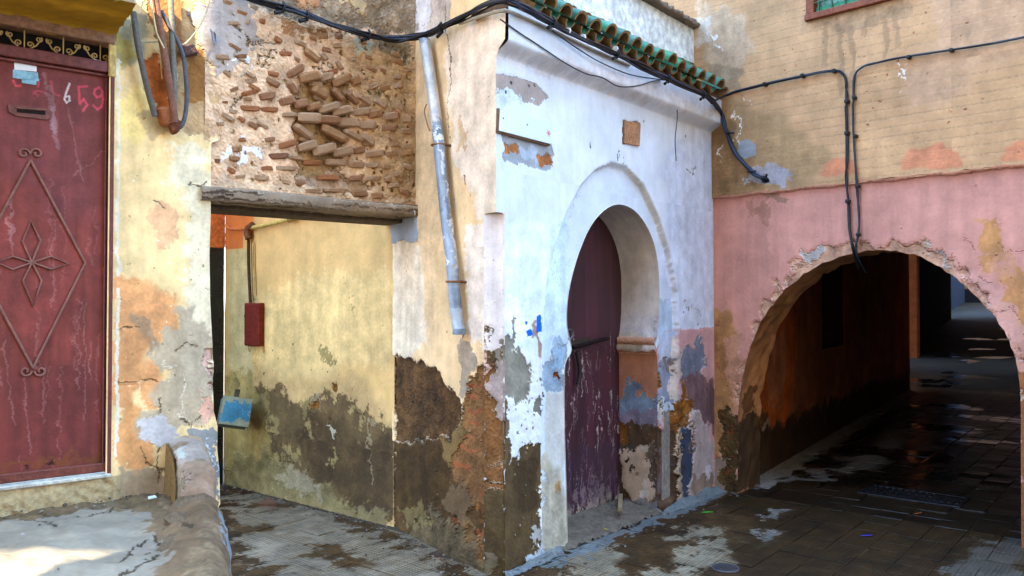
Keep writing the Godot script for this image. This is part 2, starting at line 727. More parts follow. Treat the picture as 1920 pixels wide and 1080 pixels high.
func paving() -> void:
	var slab_mat := plain("#4a3a28", 0.9, 0.6, 1.0)
	var o := Node3D.new()
	o.name = "pavement"
	o.transform = FX
	tag(o, "", "", "", "structure")
	add_child(o, true)
	# earth below, out to the horizon
	var ground := MeshInstance3D.new()
	ground.name = "ground"
	var pm := PlaneMesh.new()
	pm.size = Vector2(160, 160)
	ground.mesh = pm
	ground.material_override = plain("#6e5a40", 0.95, 0.6, 0.5)
	ground.position = Vector3(0, -0.035, -20)
	tag(ground, "", "", "", "structure")
	add_child(ground)
	var s := Surf.new(-3.6, 3.0, -2.0, 2.9, 0.006, 3)
	s.base("#46301a", 0.14, 0.25, 0.25, 0.0, 0.0012)
	s.shiny(0.72)
	var pale := "#8a7a64"
	var brown := "#452f18"
	# trodden pale patches, then the brown wet dirt on them
	for p in [[-2.747,-0.044,-2.754,0.41,-2.197,0.413,-1.314,0.189,-0.584,-0.023,-0.123,-0.233,-1.019,-0.976,-1.825,-0.478], [0.092,0.46,0.187,1.008,0.326,0.732,0.47,0.458,0.453,0.244,0.324,0.137], [0.603,0.808,0.591,1.086,0.617,1.364,0.794,1.323,0.928,0.98,0.792,0.69], [0.573,0.43,0.639,0.668,0.788,0.698,0.848,0.518,0.629,0.337], [0.784,1.386,0.852,1.869,0.828,2.227,0.862,1.75,0.912,1.284], [0.602,2.076,0.681,2.526,0.718,2.321,0.683,2.017], [1.931,1.635,1.946,2.35,2.023,2.956,2.118,2.792,2.256,1.634,1.974,1.4], [0.274,1.262,0.43,1.636,0.555,1.495,0.439,1.1], [0.652,4.179,0.809,4.619,0.863,4.235]]:
		s.patch(p, pale, 9.0, 0.22, 0.9, 2.2, 0.2, 0.001, 0.8)
	for p in [[-1.993,-0.374,-1.875,-0.225,-1.704,-0.378,-1.719,-0.543], [-2.511,0.152,-2.185,0.211,-2.037,0.037,-2.391,-0.062], [-1.253,-0.374,-1.145,-0.214,-0.911,-0.359,-0.992,-0.49], [-0.996,-0.391,-0.853,-0.246,-0.688,-0.385,-0.799,-0.525], [-1.757,0.175,-1.417,0.276,-1.076,0.143,-1.223,0.021], [-1.17,0.065,-0.684,0.029,-0.72,-0.069], [-1.189,-0.871,-1.054,-0.736,-0.839,-0.881,-0.982,-0.999], [0.393,0.659,0.362,1.036,0.589,0.822,0.541,0.426], [-2.783,0.635,-1.696,0.515,-1.699,0.223,-2.532,0.357]]:
		s.patch(p, brown, 9.0, 0.16, 0.9, 2.2, 0.3, 0.001, 0.5)
	s.patch([-2.47,0.079,-2.629,0.277,-2.377,0.156,-2.091,-0.102], "#8a5340", 9.0, 0.08, 0.6, 1.4)
	s.patch([1.089,0.718,0.423,2.077,0.072,2.517,0.985,4.455,1.898,4.648,2.25,1.681], "#2f1f0e", 9.0, 0.5, 0.85, 1.2, 0.3, 0.001, 0.6)
	s.patch([1.931,1.635,1.946,2.35,2.023,2.956,2.118,2.792,2.256,1.634,1.974,1.4], "#4f4740", 9.0, 0.22, 0.8, 2.0, 0.12, 0.001, 0.5)
	s.patch([0.742,1.65,0.852,1.869,0.828,2.227,0.862,1.75,0.848,1.439], "#7d766f", 9.0, 0.10, 0.75, 2.2, 0.2, 0.001, 0.7)
	s.patch([0.602,2.076,0.681,2.526,0.718,2.321,0.683,2.017], "#7d766f", 9.0, 0.10, 0.75, 2.2, 0.2, 0.001, 0.7)
	s.patch([-0.312,1.02,-0.466,1.848,-0.225,2.158,-0.128,1.526,-0.047,0.996,-0.067,0.68], "#5e4e3e", 9.0, 0.08, 0.9, 1.3, 0.3, 0.002, 0.6)
	# the cement fillet that follows the white house
	s.line([0.095,0.264,0.09,0.589,0.071,0.941,0.07,1.337,0.084,1.758,0.075,2.189,0.072,2.517], 0.13, "#757a7a", 0.004, 0.9, 2.0)
	s.line([0.063,2.441,0.198,2.785,0.317,3.39,0.467,4.026], 0.12, "#77716c", 0.004, 0.85, 1.8)
	s.line([-1.204,0.281,-0.584,0.112,-0.074,-0.027], 0.16, "#8a7c66", 0.004, 0.8, 2.0)
	# every paver is cast with a grid of small squares; dirt lies in the grooves
	for y in s.ny:
		var v := s.v0 + s.h - (y + 0.5) * s.px
		var row := ((y + 77) & 1023) * 1024
		var fv := fposmod(v, 0.0222) / 0.0222
		for x in s.nx:
			var u := s.u0 + (x + 0.5) * s.px
			var fu := fposmod(u, 0.0222) / 0.0222
			if fu > 0.26 and fv > 0.26:
				continue
			var i := y * s.nx + x
			s.d[i] -= 0.0022
			var worn := 0.70 + 0.22 * clampf((N2[((y + 300) & 1023) * 1024 + ((x + 500) & 1023)] - 110) / 50.0, 0.0, 1.0)
			s.r[i] *= worn
			s.g[i] *= worn
			s.b[i] *= worn
			var k := row + ((x + 31) & 1023)
			var lum := s.r[i]
			var e := clampf((N2[k] * 0.55 + N3[k] * 0.45 - 112) / 30.0, 0.0, 1.0) * clampf((lum - 0.30) * 6.0, 0.0, 1.0)
			s.r[i] += (0.30 - s.r[i]) * e * 0.8
			s.g[i] += (0.23 - s.g[i]) * e * 0.8
			s.b[i] += (0.14 - s.b[i]) * e * 0.8
	var near_mat := s.material()
	near_mat.metallic_specular = 0.25
	var base_sheet := MeshInstance3D.new()
	base_sheet.name = "mortar_bed"
	var bm := PlaneMesh.new()
	bm.size = Vector2(14, 9)
	bm.orientation = PlaneMesh.FACE_Z
	base_sheet.mesh = bm
	base_sheet.material_override = slab_mat
	base_sheet.position = Vector3(0.3, 0.6, -0.008)
	o.add_child(base_sheet, true)
	# the pavers: 20 cm, each by itself
	var zone := PackedVector2Array([Vector2(-3.5, 0.28), Vector2(-1.22, 0.3), Vector2(0.04, -0.06), Vector2(0.02, 0.56), Vector2(-0.36, 0.56), Vector2(-0.36, 1.74), Vector2(0.02, 1.74), Vector2(0.04, 2.9), Vector2(3.0, 2.9), Vector2(3.0, -0.6), Vector2(0.9, -2.0), Vector2(-1.2, -2.0), Vector2(-2.3, -0.9), Vector2(-3.5, -0.9)])
	var list := []
	for j in range(-10, 14):
		for i in range(-18, 15):
			var c := Vector2(i * 0.2 + 0.1, j * 0.2 + 0.1)
			if Geometry2D.is_point_in_polygon(c, zone) and c.y <= 2.72 - 0.095 * c.x:
				var w := FX * Vector3(c.x, c.y, 0)
				# what lies under the frame's lower edge cannot be seen
				var below := -w.z < 4.25
				list.append([(-w.z) + (100.0 if below else 0.0) + (3.0 if w.x < -1.9 else 0.0), c])
	list.sort_custom(func(a, b): return a[0] < b[0])
	var rest := SurfaceTool.new()
	rest.begin(Mesh.PRIMITIVE_TRIANGLES)
	rest.set_smooth_group(-1)
	for n in list.size():
		var st := rest
		if n < 290:
			st = SurfaceTool.new()
			st.begin(Mesh.PRIMITIVE_TRIANGLES)
			st.set_smooth_group(-1)
		paver_into(st, list[n][1], s)
		if n < 290:
			st.generate_normals()
			part("paver", st.commit(), near_mat, o)
	if list.size() > 290:
		rest.generate_normals()
		var left := part("pavers_beyond", rest.commit(), near_mat, o)
		tag(left, "", "", "", "stuff")
	# the floor of the passage, wet and dark, rising beyond it
	var t := Surf.new(-2.2, 3.6, 2.3, 12.3, 0.016, 5)
	t.base("#241a10", 0.15, 0.3, 0.3, 0.0, 0.003)
	t.shiny(0.30)
	t.patch([0.175,2.838,0.452,4.073,0.409,5.766,-0.031,8.716,-0.405,10.45,-0.265,11.047,0.746,5.254,0.763,4.271,0.576,3.687], "#6e6862", 9.0, 0.16, 0.9, 1.5, 0.2, 0.001, 0.8)
	t.patch([-1.0,9.2, 2.2,9.2, 2.4,12.2, -1.2,12.2], "#4b351c", 9.0, 0.6, 0.9, 1.2, 0.3, 0.001, 0.4)
	for q in [[0.9, 3.6], [1.5, 4.4], [0.8, 5.2], [1.2, 6.4], [0.7, 7.3], [1.0, 8.6], [0.3, 9.6]]:
		t.patch([q[0] - 0.35, q[1] - 0.25, q[0] + 0.4, q[1] - 0.2, q[0] + 0.3, q[1] + 0.3, q[0] - 0.3, q[1] + 0.25], "#1c1610", 9.0, 0.25, 0.8, 1.6, 0.2, 0.001, 0.1)
	for y in t.ny:
		var v := t.v0 + t.h - (y + 0.5) * t.px
		var fv := fposmod(v, 0.2) / 0.2
		for x in t.nx:
			var fu := fposmod(t.u0 + (x + 0.5) * t.px, 0.2) / 0.2
			if fu < 0.06 or fv < 0.06:
				var i := y * t.nx + x
				t.d[i] -= 0.004
	var tm := t.material()
	var pass_tiles := SurfaceTool.new()
	pass_tiles.begin(Mesh.PRIMITIVE_TRIANGLES)
	pass_tiles.set_smooth_group(-1)
	for j in range(12, 61):
		for i in range(-11, 18):
			var c := Vector2(i * 0.2 + 0.1, j * 0.2 + 0.1)
			if c.y > 2.72 - 0.095 * c.x:
				paver_into(pass_tiles, c, t)
	pass_tiles.generate_normals()
	var pt := part("passage_pavers", pass_tiles.commit(), tm, o)
	tag(pt, "", "", "", "stuff")
	var l := Surf.new(0.0, 16.0, 0.0, 32.0, 0.05, 7)
	l.base("#3b2a17", 0.2, 0.3, 0.3, 0.0, 0.012)
	l.shiny(0.6)
	for i in 90:
		var u := rng.randf_range(6.0, 12.0)
		var v := rng.randf_range(0.0, 30.0)
		l.patch([u, v, u + 0.5, v - 0.1, u + 0.7, v + 0.3, u + 0.2, v + 0.4], "#1a1612", 0.0, 0.0, 0.9, 0.8, 0.2, 0.001, 0.08)
	var lm := l.material()
	var far := func(i: int, j: int):
		var v := 12.2 + j * 1.0
		return Vector3(-8.0 + i * 0.5, v, maxf(0.0, (v - 12.2) * 0.055) + (N2[(j * 37 * 1024 + i * 61) & 1048575] - 128) * 0.0001)
	part("upper_lane", sheet(32, 32, far, func(i: int, j: int): return Vector2(i / 32.0, 1.0 - j / 32.0), true), lm, o)


func paver_into(st: SurfaceTool, c: Vector2, s: Surf) -> void:
	var e := 0.0982
	var b := 0.0035
	var h := []
	var z := rng.randf_range(-0.003, 0.003)
	var tx := rng.randf_range(-0.022, 0.022)
	var ty := rng.randf_range(-0.022, 0.022)
	var put := func(x: float, y: float, zz: float) -> void:
		st.set_uv(Vector2((c.x + x - s.u0) / s.w, 1.0 - (c.y + y - s.v0) / s.h))
		st.add_vertex(Vector3(c.x + x, c.y + y, zz + z + tx * x + ty * y))
	var ring := func(k: float, zz: float): return [[-k, -k, zz], [k, -k, zz], [k, k, zz], [-k, k, zz]]
	var rings := [ring.call(e - b, 0.0), ring.call(e, -0.003), ring.call(e, -0.02)]
	for q in [0, 2, 1, 0, 3, 2]:
		put.call(rings[0][q][0], rings[0][q][1], rings[0][q][2])
	for n in 2:
		for k in 4:
			var k2 := (k + 1) % 4
			for q in [rings[n][k], rings[n][k2], rings[n + 1][k2], rings[n][k], rings[n + 1][k2], rings[n + 1][k]]:
				put.call(q[0], q[1], q[2])


# ------------------------------------------------------------------ the house with the red door

func left_house() -> void:
	var o := thing("left_house", "cream plastered house with a rusty red metal door at the left of the lane", "house", LX)
	var s := Surf.new(-0.47, 0.14, 0.35, 3.5, 0.0042, 9)
	s.base("#eaca90", 0.03, 0.08, 0.12, 0.05, 0.0014)
	s.patch([-0.22,2.353,0.043,2.407,0.051,1.292,0.059,0.946,-0.089,1.071,-0.073,1.409,-0.094,1.693,-0.083,2.034,-0.165,2.168], "#e2d6b4", 9.0, 0.14, 0.85)
	s.patch([-0.415,2.632,-0.222,2.666,-0.194,2.418,-0.35,2.342,-0.421,2.414], "#ecd07a", 9.0, 0.12, 0.6)
	s.patch([-0.443,2.953,-0.291,3.015,-0.289,2.765,-0.378,2.707,-0.441,2.723], "#8d8a72", 9.0, 0.08, 0.85)
	s.patch([-0.447,2.871,-0.367,2.86,-0.322,2.737,-0.423,2.718], "#a08b3a", 9.0, 0.06, 0.6)
	s.patch([-0.118,3.141,0.107,3.196,0.11,2.872,0.107,2.415,0.012,2.383,-0.14,2.425,-0.164,2.761], "#b8966a", -0.006, 0.05, 1.0, 1.0, 0.25, 0.005)
	s.patch([-0.322,2.753,-0.224,2.795,-0.175,2.674,-0.141,2.493,-0.221,2.459,-0.264,2.575], "#b7652f", -0.008, 0.0, 1.0, 1.2, 0.3, 0.006)
	s.patch([-0.304,3.096,-0.105,3.144,-0.102,2.83,-0.169,2.704,-0.224,2.862,-0.283,2.962], "#8a5a32", -0.006, 0.06, 0.9, 1.0, 0.4, 0.006)
	s.patch([-0.103,2.844,0,2.865,0.03,2.71,-0.009,2.588,-0.092,2.586], "#8b5b2a", 9.0, 0.08, 0.85)
	s.patch([-0.085,3.063,0.107,3.196,0.11,2.813,0.076,2.748,-0.028,2.931], "#a79a90", 0.0, 0.0, 1.0, 1.0, 0.2, 0.003)
	s.patch([-0.32,2.511,-0.221,2.526,-0.167,2.422,-0.246,2.349,-0.312,2.402], "#b09a72", 9.0, 0.06, 0.8)
	s.patch([-0.26,2.042,-0.218,2.04,-0.17,2.016,-0.121,1.963,-0.133,1.861,-0.184,1.752,-0.216,1.773,-0.237,1.855,-0.269,1.936], "#dba67c", 9.0, 0.05, 0.85, 1.6)
	s.patch([-0.421,1.629,-0.344,1.685,-0.225,1.578,-0.144,1.506,-0.143,1.343,-0.18,1.294,-0.256,1.268,-0.232,1.135,-0.186,1.027,-0.206,0.906,-0.292,0.947,-0.339,1.027,-0.416,0.968], "#d69660", 9.0, 0.12, 0.9, 1.2, 0.25)
	s.patch([-0.42,1.414,-0.312,1.44,-0.29,1.248,-0.309,1.084,-0.416,1.038], "#bf8a5a", 9.0, 0.08, 0.7)
	s.patch([-0.416,0.979,-0.349,1.027,-0.271,0.885,-0.213,0.741,-0.233,0.661,-0.295,0.636,-0.413,0.673], "#cc8f58", 9.0, 0.09, 0.9, 1.2, 0.25)
	s.patch([-0.305,1.303,-0.212,1.272,-0.133,1.404,-0.093,1.523,-0.017,1.408,0.057,1.292,0.071,0.887,-0.123,0.837,-0.306,0.806,-0.323,0.917,-0.209,0.962,-0.195,1.155], "#ad9c82", 0.001, 0.08, 0.85, 1.4)
	s.patch([-0.307,0.888,-0.219,0.924,-0.142,0.85,-0.128,0.759,-0.202,0.757,-0.291,0.805], "#bdb6b0", 0.003, 0.0, 1.0, 1.2)
	s.patch([0.002,1.002,0.053,1.01,0.071,0.858,0.02,0.875], "#dba68c", -0.002, 0.0, 0.9, 1.4)
	s.patch([0.023,1.236,0.069,1.234,0.07,1.032,0.041,1.12], "#c9a394", -0.008, 0.0, 0.9, 1.4)
	s.patch([-0.068,0.826,0.077,0.829,0.109,0.45,0.012,0.465,-0.04,0.67], "#888a87", 0.002, 0.01, 0.95, 1.3)
	s.patch([-0.413,0.662,-0.207,0.635,-0.153,0.573,-0.179,0.41,-0.411,0.448], "#a48d70", 0.001, 0.03, 0.9)
	s.patch([-0.367,1.44,-0.312,1.467,-0.212,1.272,-0.264,1.247,-0.295,1.303], "#9c8468", 9.0, 0.04, 0.7)
	for q in [[0.052,0.745,0.033,0.69,0.011,0.63], [0.061,0.721,0.044,0.637,0.028,0.559], [0.072,0.685,0.079,0.598]]:
		s.line(q, 0.011, "#dfe8ee", 0.002, 0.9, 1.6)
	for q in [[-0.419,1.355,-0.342,1.364,-0.311,1.369], [-0.417,1.097,-0.301,1.095,-0.263,1.106,-0.221,1.095], [-0.214,0.924,-0.204,0.967,-0.204,1.009], [-0.107,0.892,-0.069,0.866,-0.041,0.823,-0.052,0.87,-0.014,0.883,0.009,0.898], [-0.306,0.763,-0.259,0.67,-0.207,0.635,-0.154,0.64], [-0.26,2.031,-0.233,2.017,-0.196,1.991], [-0.078,2.131,-0.011,2.126,0.028,2.159], [-0.131,1.241,-0.077,1.296,-0.016,1.266], [-0.208,0.752,-0.217,0.664,-0.206,0.566]]:
		s.line(q, 0.006, "#5a4a38", -0.004, 0.75, 0.6, 0.004)
	for q in [[-0.423,2.739,-0.419,2.224,-0.424,1.899,-0.414,1.629], [-0.416,1.575,-0.415,1.145,-0.411,0.957,-0.414,0.716]]:
		s.line(q, 0.016, "#dcd9c8", 0.002, 0.8, 0.5, 0.008)
	for q in [[-0.184,1.16,-0.157,1.131,-0.173,1.076], [-0.093,1.127,-0.081,0.985,-0.091,0.902], [-0.329,1.086,-0.324,1.031], [-0.275,1.302,-0.254,1.274]]:
		s.line(q, 0.010, "#e2dcc6", 9.0, 0.7, 1.6)
	s.strew([-0.44, 0.7, 0.06, 2.6], 60, 0.006, "#a38b62", -0.002, rng)
	s.strew([-0.44, 1.2, 0.06, 2.9], 16, 0.006, "#efe8d6", 0.001, rng)
	var m := s.material()
	var edge := [0.09,2.393,0.044,2.369,0.044,1.986,0.039,1.754,0.044,1.523,0.057,1.292,0.066,1.147,0.061,1.061,0.068,0.916,0.089,0.828,0.087,0.713,0.099,0.596,0.106,0.407]
	var outline := [-0.465, 0.36, -0.465, 3.49, 0.09, 3.49] + edge + [0.075, 0.36]
	part("plaster_pier", s.grid(outline), m, o)
	# the pier's far side, along the alley
	var np := edge.size() / 2
	var side := func(i: int, j: int):
		var k := clampi(j / 3, 0, np - 1)
		var k2 := mini(k + 1, np - 1)
		var t := (j % 3) / 3.0
		var q := Vector2(edge[k * 2], edge[k * 2 + 1]).lerp(Vector2(edge[k2 * 2], edge[k2 * 2 + 1]), t)
		return Vector3(q.x - 0.002, q.y, -0.42 + 0.042 * i)
	part("pier_side", sheet(10, (np - 1) * 3, side), plain("#c9c2ac", 0.92, 0.5), o)
	# the wall left of the door and above it
	part("side_wall", block(Vector3(-4.6, -0.05, -0.4), Vector3(-1.2, 5.6, 0.0), 0.01), plain("#d6c48c", 0.92, 0.5, 1.1), o)
	part("upper_wall", block(Vector3(-1.2, 2.93, -0.4), Vector3(-0.466, 5.6, -0.004), 0.004), plain("#c3b083", 0.92, 0.5, 1.1), o)
	part("upper_pier", block(Vector3(-0.466, 3.488, -0.4), Vector3(0.09, 5.6, -0.003), 0.004), plain("#b99c70", 0.92, 0.6, 1.1), o)
	# canopy: a slab; its wavy, stained underside has yellow bounce light painted in
	var cn := block(Vector3(-2.4, 2.905, -0.02), Vector3(-0.435, 3.13, 0.40), 0.012)
	part("canopy", cn, plain("#e9dfc8", 0.9, 0.4), o)
	var under := func(i: int, j: int):
		var u := -2.4 + 1.965 * i / 60.0
		var dd := -0.01 + 0.41 * j / 16.0
		var k := (j * 22 * 1024 + i * 19) & 1048575
		return Vector3(u, 2.895 - 0.035 * (1.0 - j / 16.0) + (N2[k] - 128) * 0.00016 - (0.05 if j == 0 else 0.0), dd)
	part("canopy_underside", sheet(60, 16, under, func(i: int, j: int): return Vector2(i * 0.033, j * 0.026), true), bounce_yellow_soffit(), o)
	part("lintel_strip", block(Vector3(-1.2, 2.806, -0.12), Vector3(-0.44, 2.87, 0.012), 0.006), plain("#8d6a52", 0.75, 0.5), o)
	part("threshold", threshold_shape(), plain("#a58e66", 0.92, 0.4, 2.4), o)
	part("sill_edge", block(Vector3(-1.2, 0.628, -0.1), Vector3(-0.44, 0.648, 0.018), 0.005), plain("#b9b3a2", 0.85, 0.4), o)
	iron_door(o)


func bounce_yellow_soffit() -> StandardMaterial3D:
	var s := Surf.new(0.0, 2.0, 0.0, 0.5, 0.006, 21)
	s.base("#b08a2a", 0.08, 0.25, 0.3, 0.0, 0.004)  # ochre base: yellow light thrown up from the stoop, put into the colour
	for i in 16:
		var u := rng.randf_range(0.0, 1.9)
		var v := rng.randf_range(0.02, 0.45)
		s.patch([u, v, u + 0.3, v + 0.03, u + 0.35, v + 0.10, u + 0.05, v + 0.08], ["#6f5518", "#8d8240", "#c59a35", "#5d4a1c"][i % 4], 9.0, 0.05, 0.7, 1.5)
	var m := s.material()
	m.uv1_scale = Vector3(1.0, 1.0, 1.0)
	return m


func threshold_shape() -> ArrayMesh:
	var f := func(i: int, j: int):
		var u := -1.3 + 0.9 * i / 40.0
		var k := (j * 40 * 1024 + i * 23) & 1048575
		var v := 0.63 - 0.13 * j / 8.0
		return Vector3(u, v, 0.006 + 0.03 * j / 8.0 + (N2[k] - 128) * 0.00012)
	return sheet(40, 8, f)


func spiral(c: Vector2, r0: float, a0: float, turns: float, dir: float) -> Array:
	var out := []
	for i in 15:
		var t := i / 14.0
		var r := r0 * (1.0 - 0.8 * t)
		var a := a0 + dir * TAU * turns * t
		out.append(Vector3(c.x + cos(a) * r, c.y + sin(a) * r, 0))
	return out


func iron_door(o: Node3D) -> void:
	var s := Surf.new(-1.17, -0.44, 0.655, 2.72, 0.003, 17)
	s.base("#73342b", 0.04, 0.10, 0.10, 0.14, 0.0004)
	s.shiny(0.62)
	s.patch([-0.804,2.181,-0.565,1.698,-0.784,1.191,-1.015,1.683], "#7a372f", 9.0, 0.01, 0.9, 0.3)
	s.patch([-1.015,2.65,-0.465,2.677,-0.461,2.219,-0.59,1.889,-0.708,2.114,-0.805,2.206,-1.007,1.863], "#6c3839", 9.0, 0.3, 0.6)
	s.patch([-0.917,1.197,-0.464,1.174,-0.46,0.722,-0.912,0.703], "#602a26", 9.0, 0.2, 0.6)
	for q in [[-0.501,2.587,-0.52,2.573,-0.525,2.551,-0.512,2.535,-0.493,2.543,-0.486,2.568,-0.501,2.587], [-0.488,2.571,-0.483,2.529,-0.49,2.49,-0.509,2.473,-0.527,2.492], [-0.556,2.583,-0.594,2.574,-0.589,2.49,-0.572,2.517,-0.555,2.49,-0.574,2.456], [-0.873,2.556,-0.862,2.533,-0.843,2.536], [-0.766,2.581,-0.77,2.544]]:
		s.stroke(q, 0.0115, "#c94654", 0.85, 0.0)
	for q in [[-0.634,2.583,-0.65,2.533,-0.656,2.501,-0.647,2.486,-0.633,2.499,-0.636,2.52,-0.652,2.514]]:
		s.stroke(q, 0.0095, "#cfc2c0", 0.85, 0.0)
	for q in [[-0.708,2.581,-0.705,2.524,-0.675,2.524], [-0.79,2.505,-0.77,2.523,-0.748,2.522], [-0.788,2.52,-0.765,2.498]]:
		s.stroke(q, 0.010, "#a8424c", 0.7, 0.5)
	for q in [[-0.739,2.614,-0.734,2.524,-0.743,2.548], [-0.73,2.525,-0.71,2.398,-0.691,2.323], [-0.716,2.553,-0.692,2.349,-0.682,2.246], [-0.702,2.452,-0.687,2.35]]:
		s.line(q, 0.016, "#a08a92", 9.0, 0.35, 0.8, 0.014)
	for i in 46:
		var u := rng.randf_range(-1.15, -0.46)
		var v := rng.randf_range(0.75, 2.1)
		var l := rng.randf_range(0.05, 0.5)
		s.line([u, v, u + rng.randf_range(-0.006, 0.006), v - l], rng.randf_range(0.003, 0.010), ["#a9807c", "#5a2c2a", "#94605c"][i % 3], 9.0, 0.35, 1.2, 0.006)
	for q in [[-0.901,1.321,-0.851,0.919], [-0.821,1.193,-0.784,0.786], [-0.563,1.521,-0.548,0.916], [-0.526,1.31,-0.536,1.152], [-0.642,2.461,-0.568,2.101], [-0.616,2.123,-0.375,2.366]]:
		s.line(q, 0.006, "#a8827c", 9.0, 0.35, 0.8, 0.006)
	s.line([-0.912,0.722,-0.827,0.721,-0.784,0.731,-0.672,0.727,-0.58,0.731,-0.448,0.72], 0.03, "#6e3c20", 9.0, 0.8, 2.5, 0.02)
	for q in [[-0.81,0.709,-0.788,0.701,-0.797,0.722], [-0.713,0.717,-0.685,0.708,-0.695,0.73]]:
		s.patch(q, "#3a1c10", -0.003, 0.0, 1.0, 1.0)
	s.strew([-1.15, 0.7, -0.46, 2.6], 70, 0.004, "#5a2a26", -0.0006, rng, 0.7)
	var dm := s.material()
	dm.metallic_specular = 0.35
	var door := Node3D.new()
	door.name = "door"
	door.position = Vector3(0, 0, -0.035)
	o.add_child(door, true)
	part("door_panel", s.grid(), dm, door)
	var red := plain("#68342f", 0.5, 0.15)
	var worn := plain("#7d5347", 0.55, 0.2)
	var gold := plain("#a88a52", 0.5, 0.15, 1.6, 0.4)
	part("door_frame", join([block(Vector3(-0.458, 0.64, -0.02), Vector3(-0.44, 2.72, 0.04), 0.004), block(Vector3(-1.19, 0.64, -0.02), Vector3(-1.17, 2.72, 0.04), 0.004), block(Vector3(-1.17, 2.66, -0.02), Vector3(-0.4585, 2.715, 0.036), 0.004), block(Vector3(-1.17, 2.642, 0.004), Vector3(-0.4585, 2.656, 0.018), 0.003), block(Vector3(-0.476, 0.66, 0.004), Vector3(-0.466, 2.64, 0.012), 0.003)]), red, door)
	part("bottom_rail", block(Vector3(-1.17, 0.655, 0.002), Vector3(-0.4585, 0.70, 0.022), 0.006), plain("#6a3426", 0.6, 0.5), door)
	part("hinge_plate", block(Vector3(-0.47, 2.64, 0.036), Vector3(-0.435, 2.80, 0.046), 0.004), plain("#c0a25a", 0.6, 0.4), door)
	# transom: dark slot with scrolls
	part("transom_back", block(Vector3(-1.19, 2.712, -0.06), Vector3(-0.44, 2.81, -0.045), 0.002), plain("#120d09", 0.9, 0.0), door)
	var st := SurfaceTool.new()
	st.begin(Mesh.PRIMITIVE_TRIANGLES)
	for n in 5:
		var c := -1.16 + n * 0.165
		for sg in [-1.0, 1.0]:
			var pts := spiral(Vector2(c + sg * 0.024, 2.742), 0.017, -PI / 2.0, 1.3, sg)
			pts.reverse()
			pts += [Vector3(c + sg * 0.05, 2.742, 0), Vector3(c + sg * 0.07, 2.782, 0)]
			var tail := spiral(Vector2(c + sg * 0.0825 - sg * 0.022, 2.775), 0.015, PI / 2.0 - sg * 0.9, 1.2, -sg)
			tube_into(st, curve(pts + tail, 2), 0.0038, 5)
		tube_into(st, [Vector3(c, 2.712, 0), Vector3(c, 2.806, 0)], 0.0035, 5)
	st.generate_normals()
	part("transom_scrolls", st.commit(), gold, door, mv(0, 0, 0.0))
	# the lozenge on the leaf
	part("lozenge_bar", tube(lp([-0.8,2.185,-0.559,1.699], 0.006), 0.0065, 6), worn, door)
	part("lozenge_bar", tube(lp([-0.559,1.699,-0.779,1.189], 0.006), 0.0065, 6), worn, door)
	part("lozenge_bar", tube(lp([-0.779,1.189,-1.013,1.685], 0.006), 0.0065, 6), worn, door)
	part("lozenge_bar", tube(lp([-1.013,1.685,-0.8,2.185], 0.006), 0.0065, 6), worn, door)
	for q in [[-0.789,1.694,-0.829,1.795,-0.795,1.891,-0.754,1.801,-0.789,1.694], [-0.789,1.694,-0.708,1.725,-0.634,1.694,-0.708,1.663,-0.789,1.694], [-0.789,1.694,-0.748,1.608,-0.782,1.482,-0.825,1.607,-0.789,1.694], [-0.789,1.694,-0.868,1.719,-0.936,1.69,-0.867,1.659,-0.789,1.694]]:
		part("petal_bar", tube(lp(q, 0.006), 0.005, 6), worn, door)
	for q in [[-0.827,2.213], [-0.774,2.219], [-0.81,1.175], [-0.748,1.172]]:
		var sg := 1.0 if q[0] > -0.81 else -1.0
		var top: bool = q[1] > 1.7
		var pts := spiral(Vector2(q[0], q[1]), 0.026, (0.0 if sg < 0 else PI), 1.15, (sg if top else -sg) * (1.0 if sg > 0 else 1.0) * (-1.0 if top else -1.0))
		for i in pts.size():
			pts[i].z = 0.006
		part("scroll", tube(curve(pts, 2), 0.0055, 6), worn, door)
	# letter slot
	var ls := [-0.894,2.435,-0.862,2.44,-0.733,2.445,-0.71,2.43,-0.712,2.404,-0.733,2.388,-0.861,2.389,-0.89,2.403]
	part("letter_plate", slab(ls, 0.002, 0.008), plain("#6d4038", 0.5, 0.2), door)
	part("letter_slot", slab([-0.859,2.423,-0.74,2.431,-0.74,2.41,-0.859,2.405], 0.0081, 0.0086), plain("#1a0d0b", 0.9, 0.0), door)
	part("letter_flap", tube(lp([-0.864,2.425,-0.738,2.434], 0.010), 0.004, 5), worn, door)
	part("name_label", slab([-0.53,2.723,-0.471,2.718,-0.471,2.699,-0.53,2.705], 0.012, 0.013), plain("#d9dadb", 0.6, 0.0), door)
	# the note taped to the leaf
	var note := thing("paper_note", "white paper note held by blue tape on the red metal door", "note", LX * mv(0, 0, -0.0345))
	part("paper", slab([-0.871,2.66,-0.778,2.663,-0.778,2.616,-0.87,2.609], 0.001, 0.0018), clean("#e8ecf0", 0.8), note)
	for q in [[-0.84,2.681,-0.796,2.685,-0.798,2.654,-0.84,2.651], [-0.876,2.608,-0.773,2.612,-0.768,2.571,-0.876,2.568], [-0.839,2.574,-0.777,2.575,-0.779,2.551,-0.839,2.551]]:
		part("tape", slab(q, 0.0022, 0.0028), plain("#86b9cf", 0.5, 0.1), note)


# ------------------------------------------------------------------ the stoop before the red door

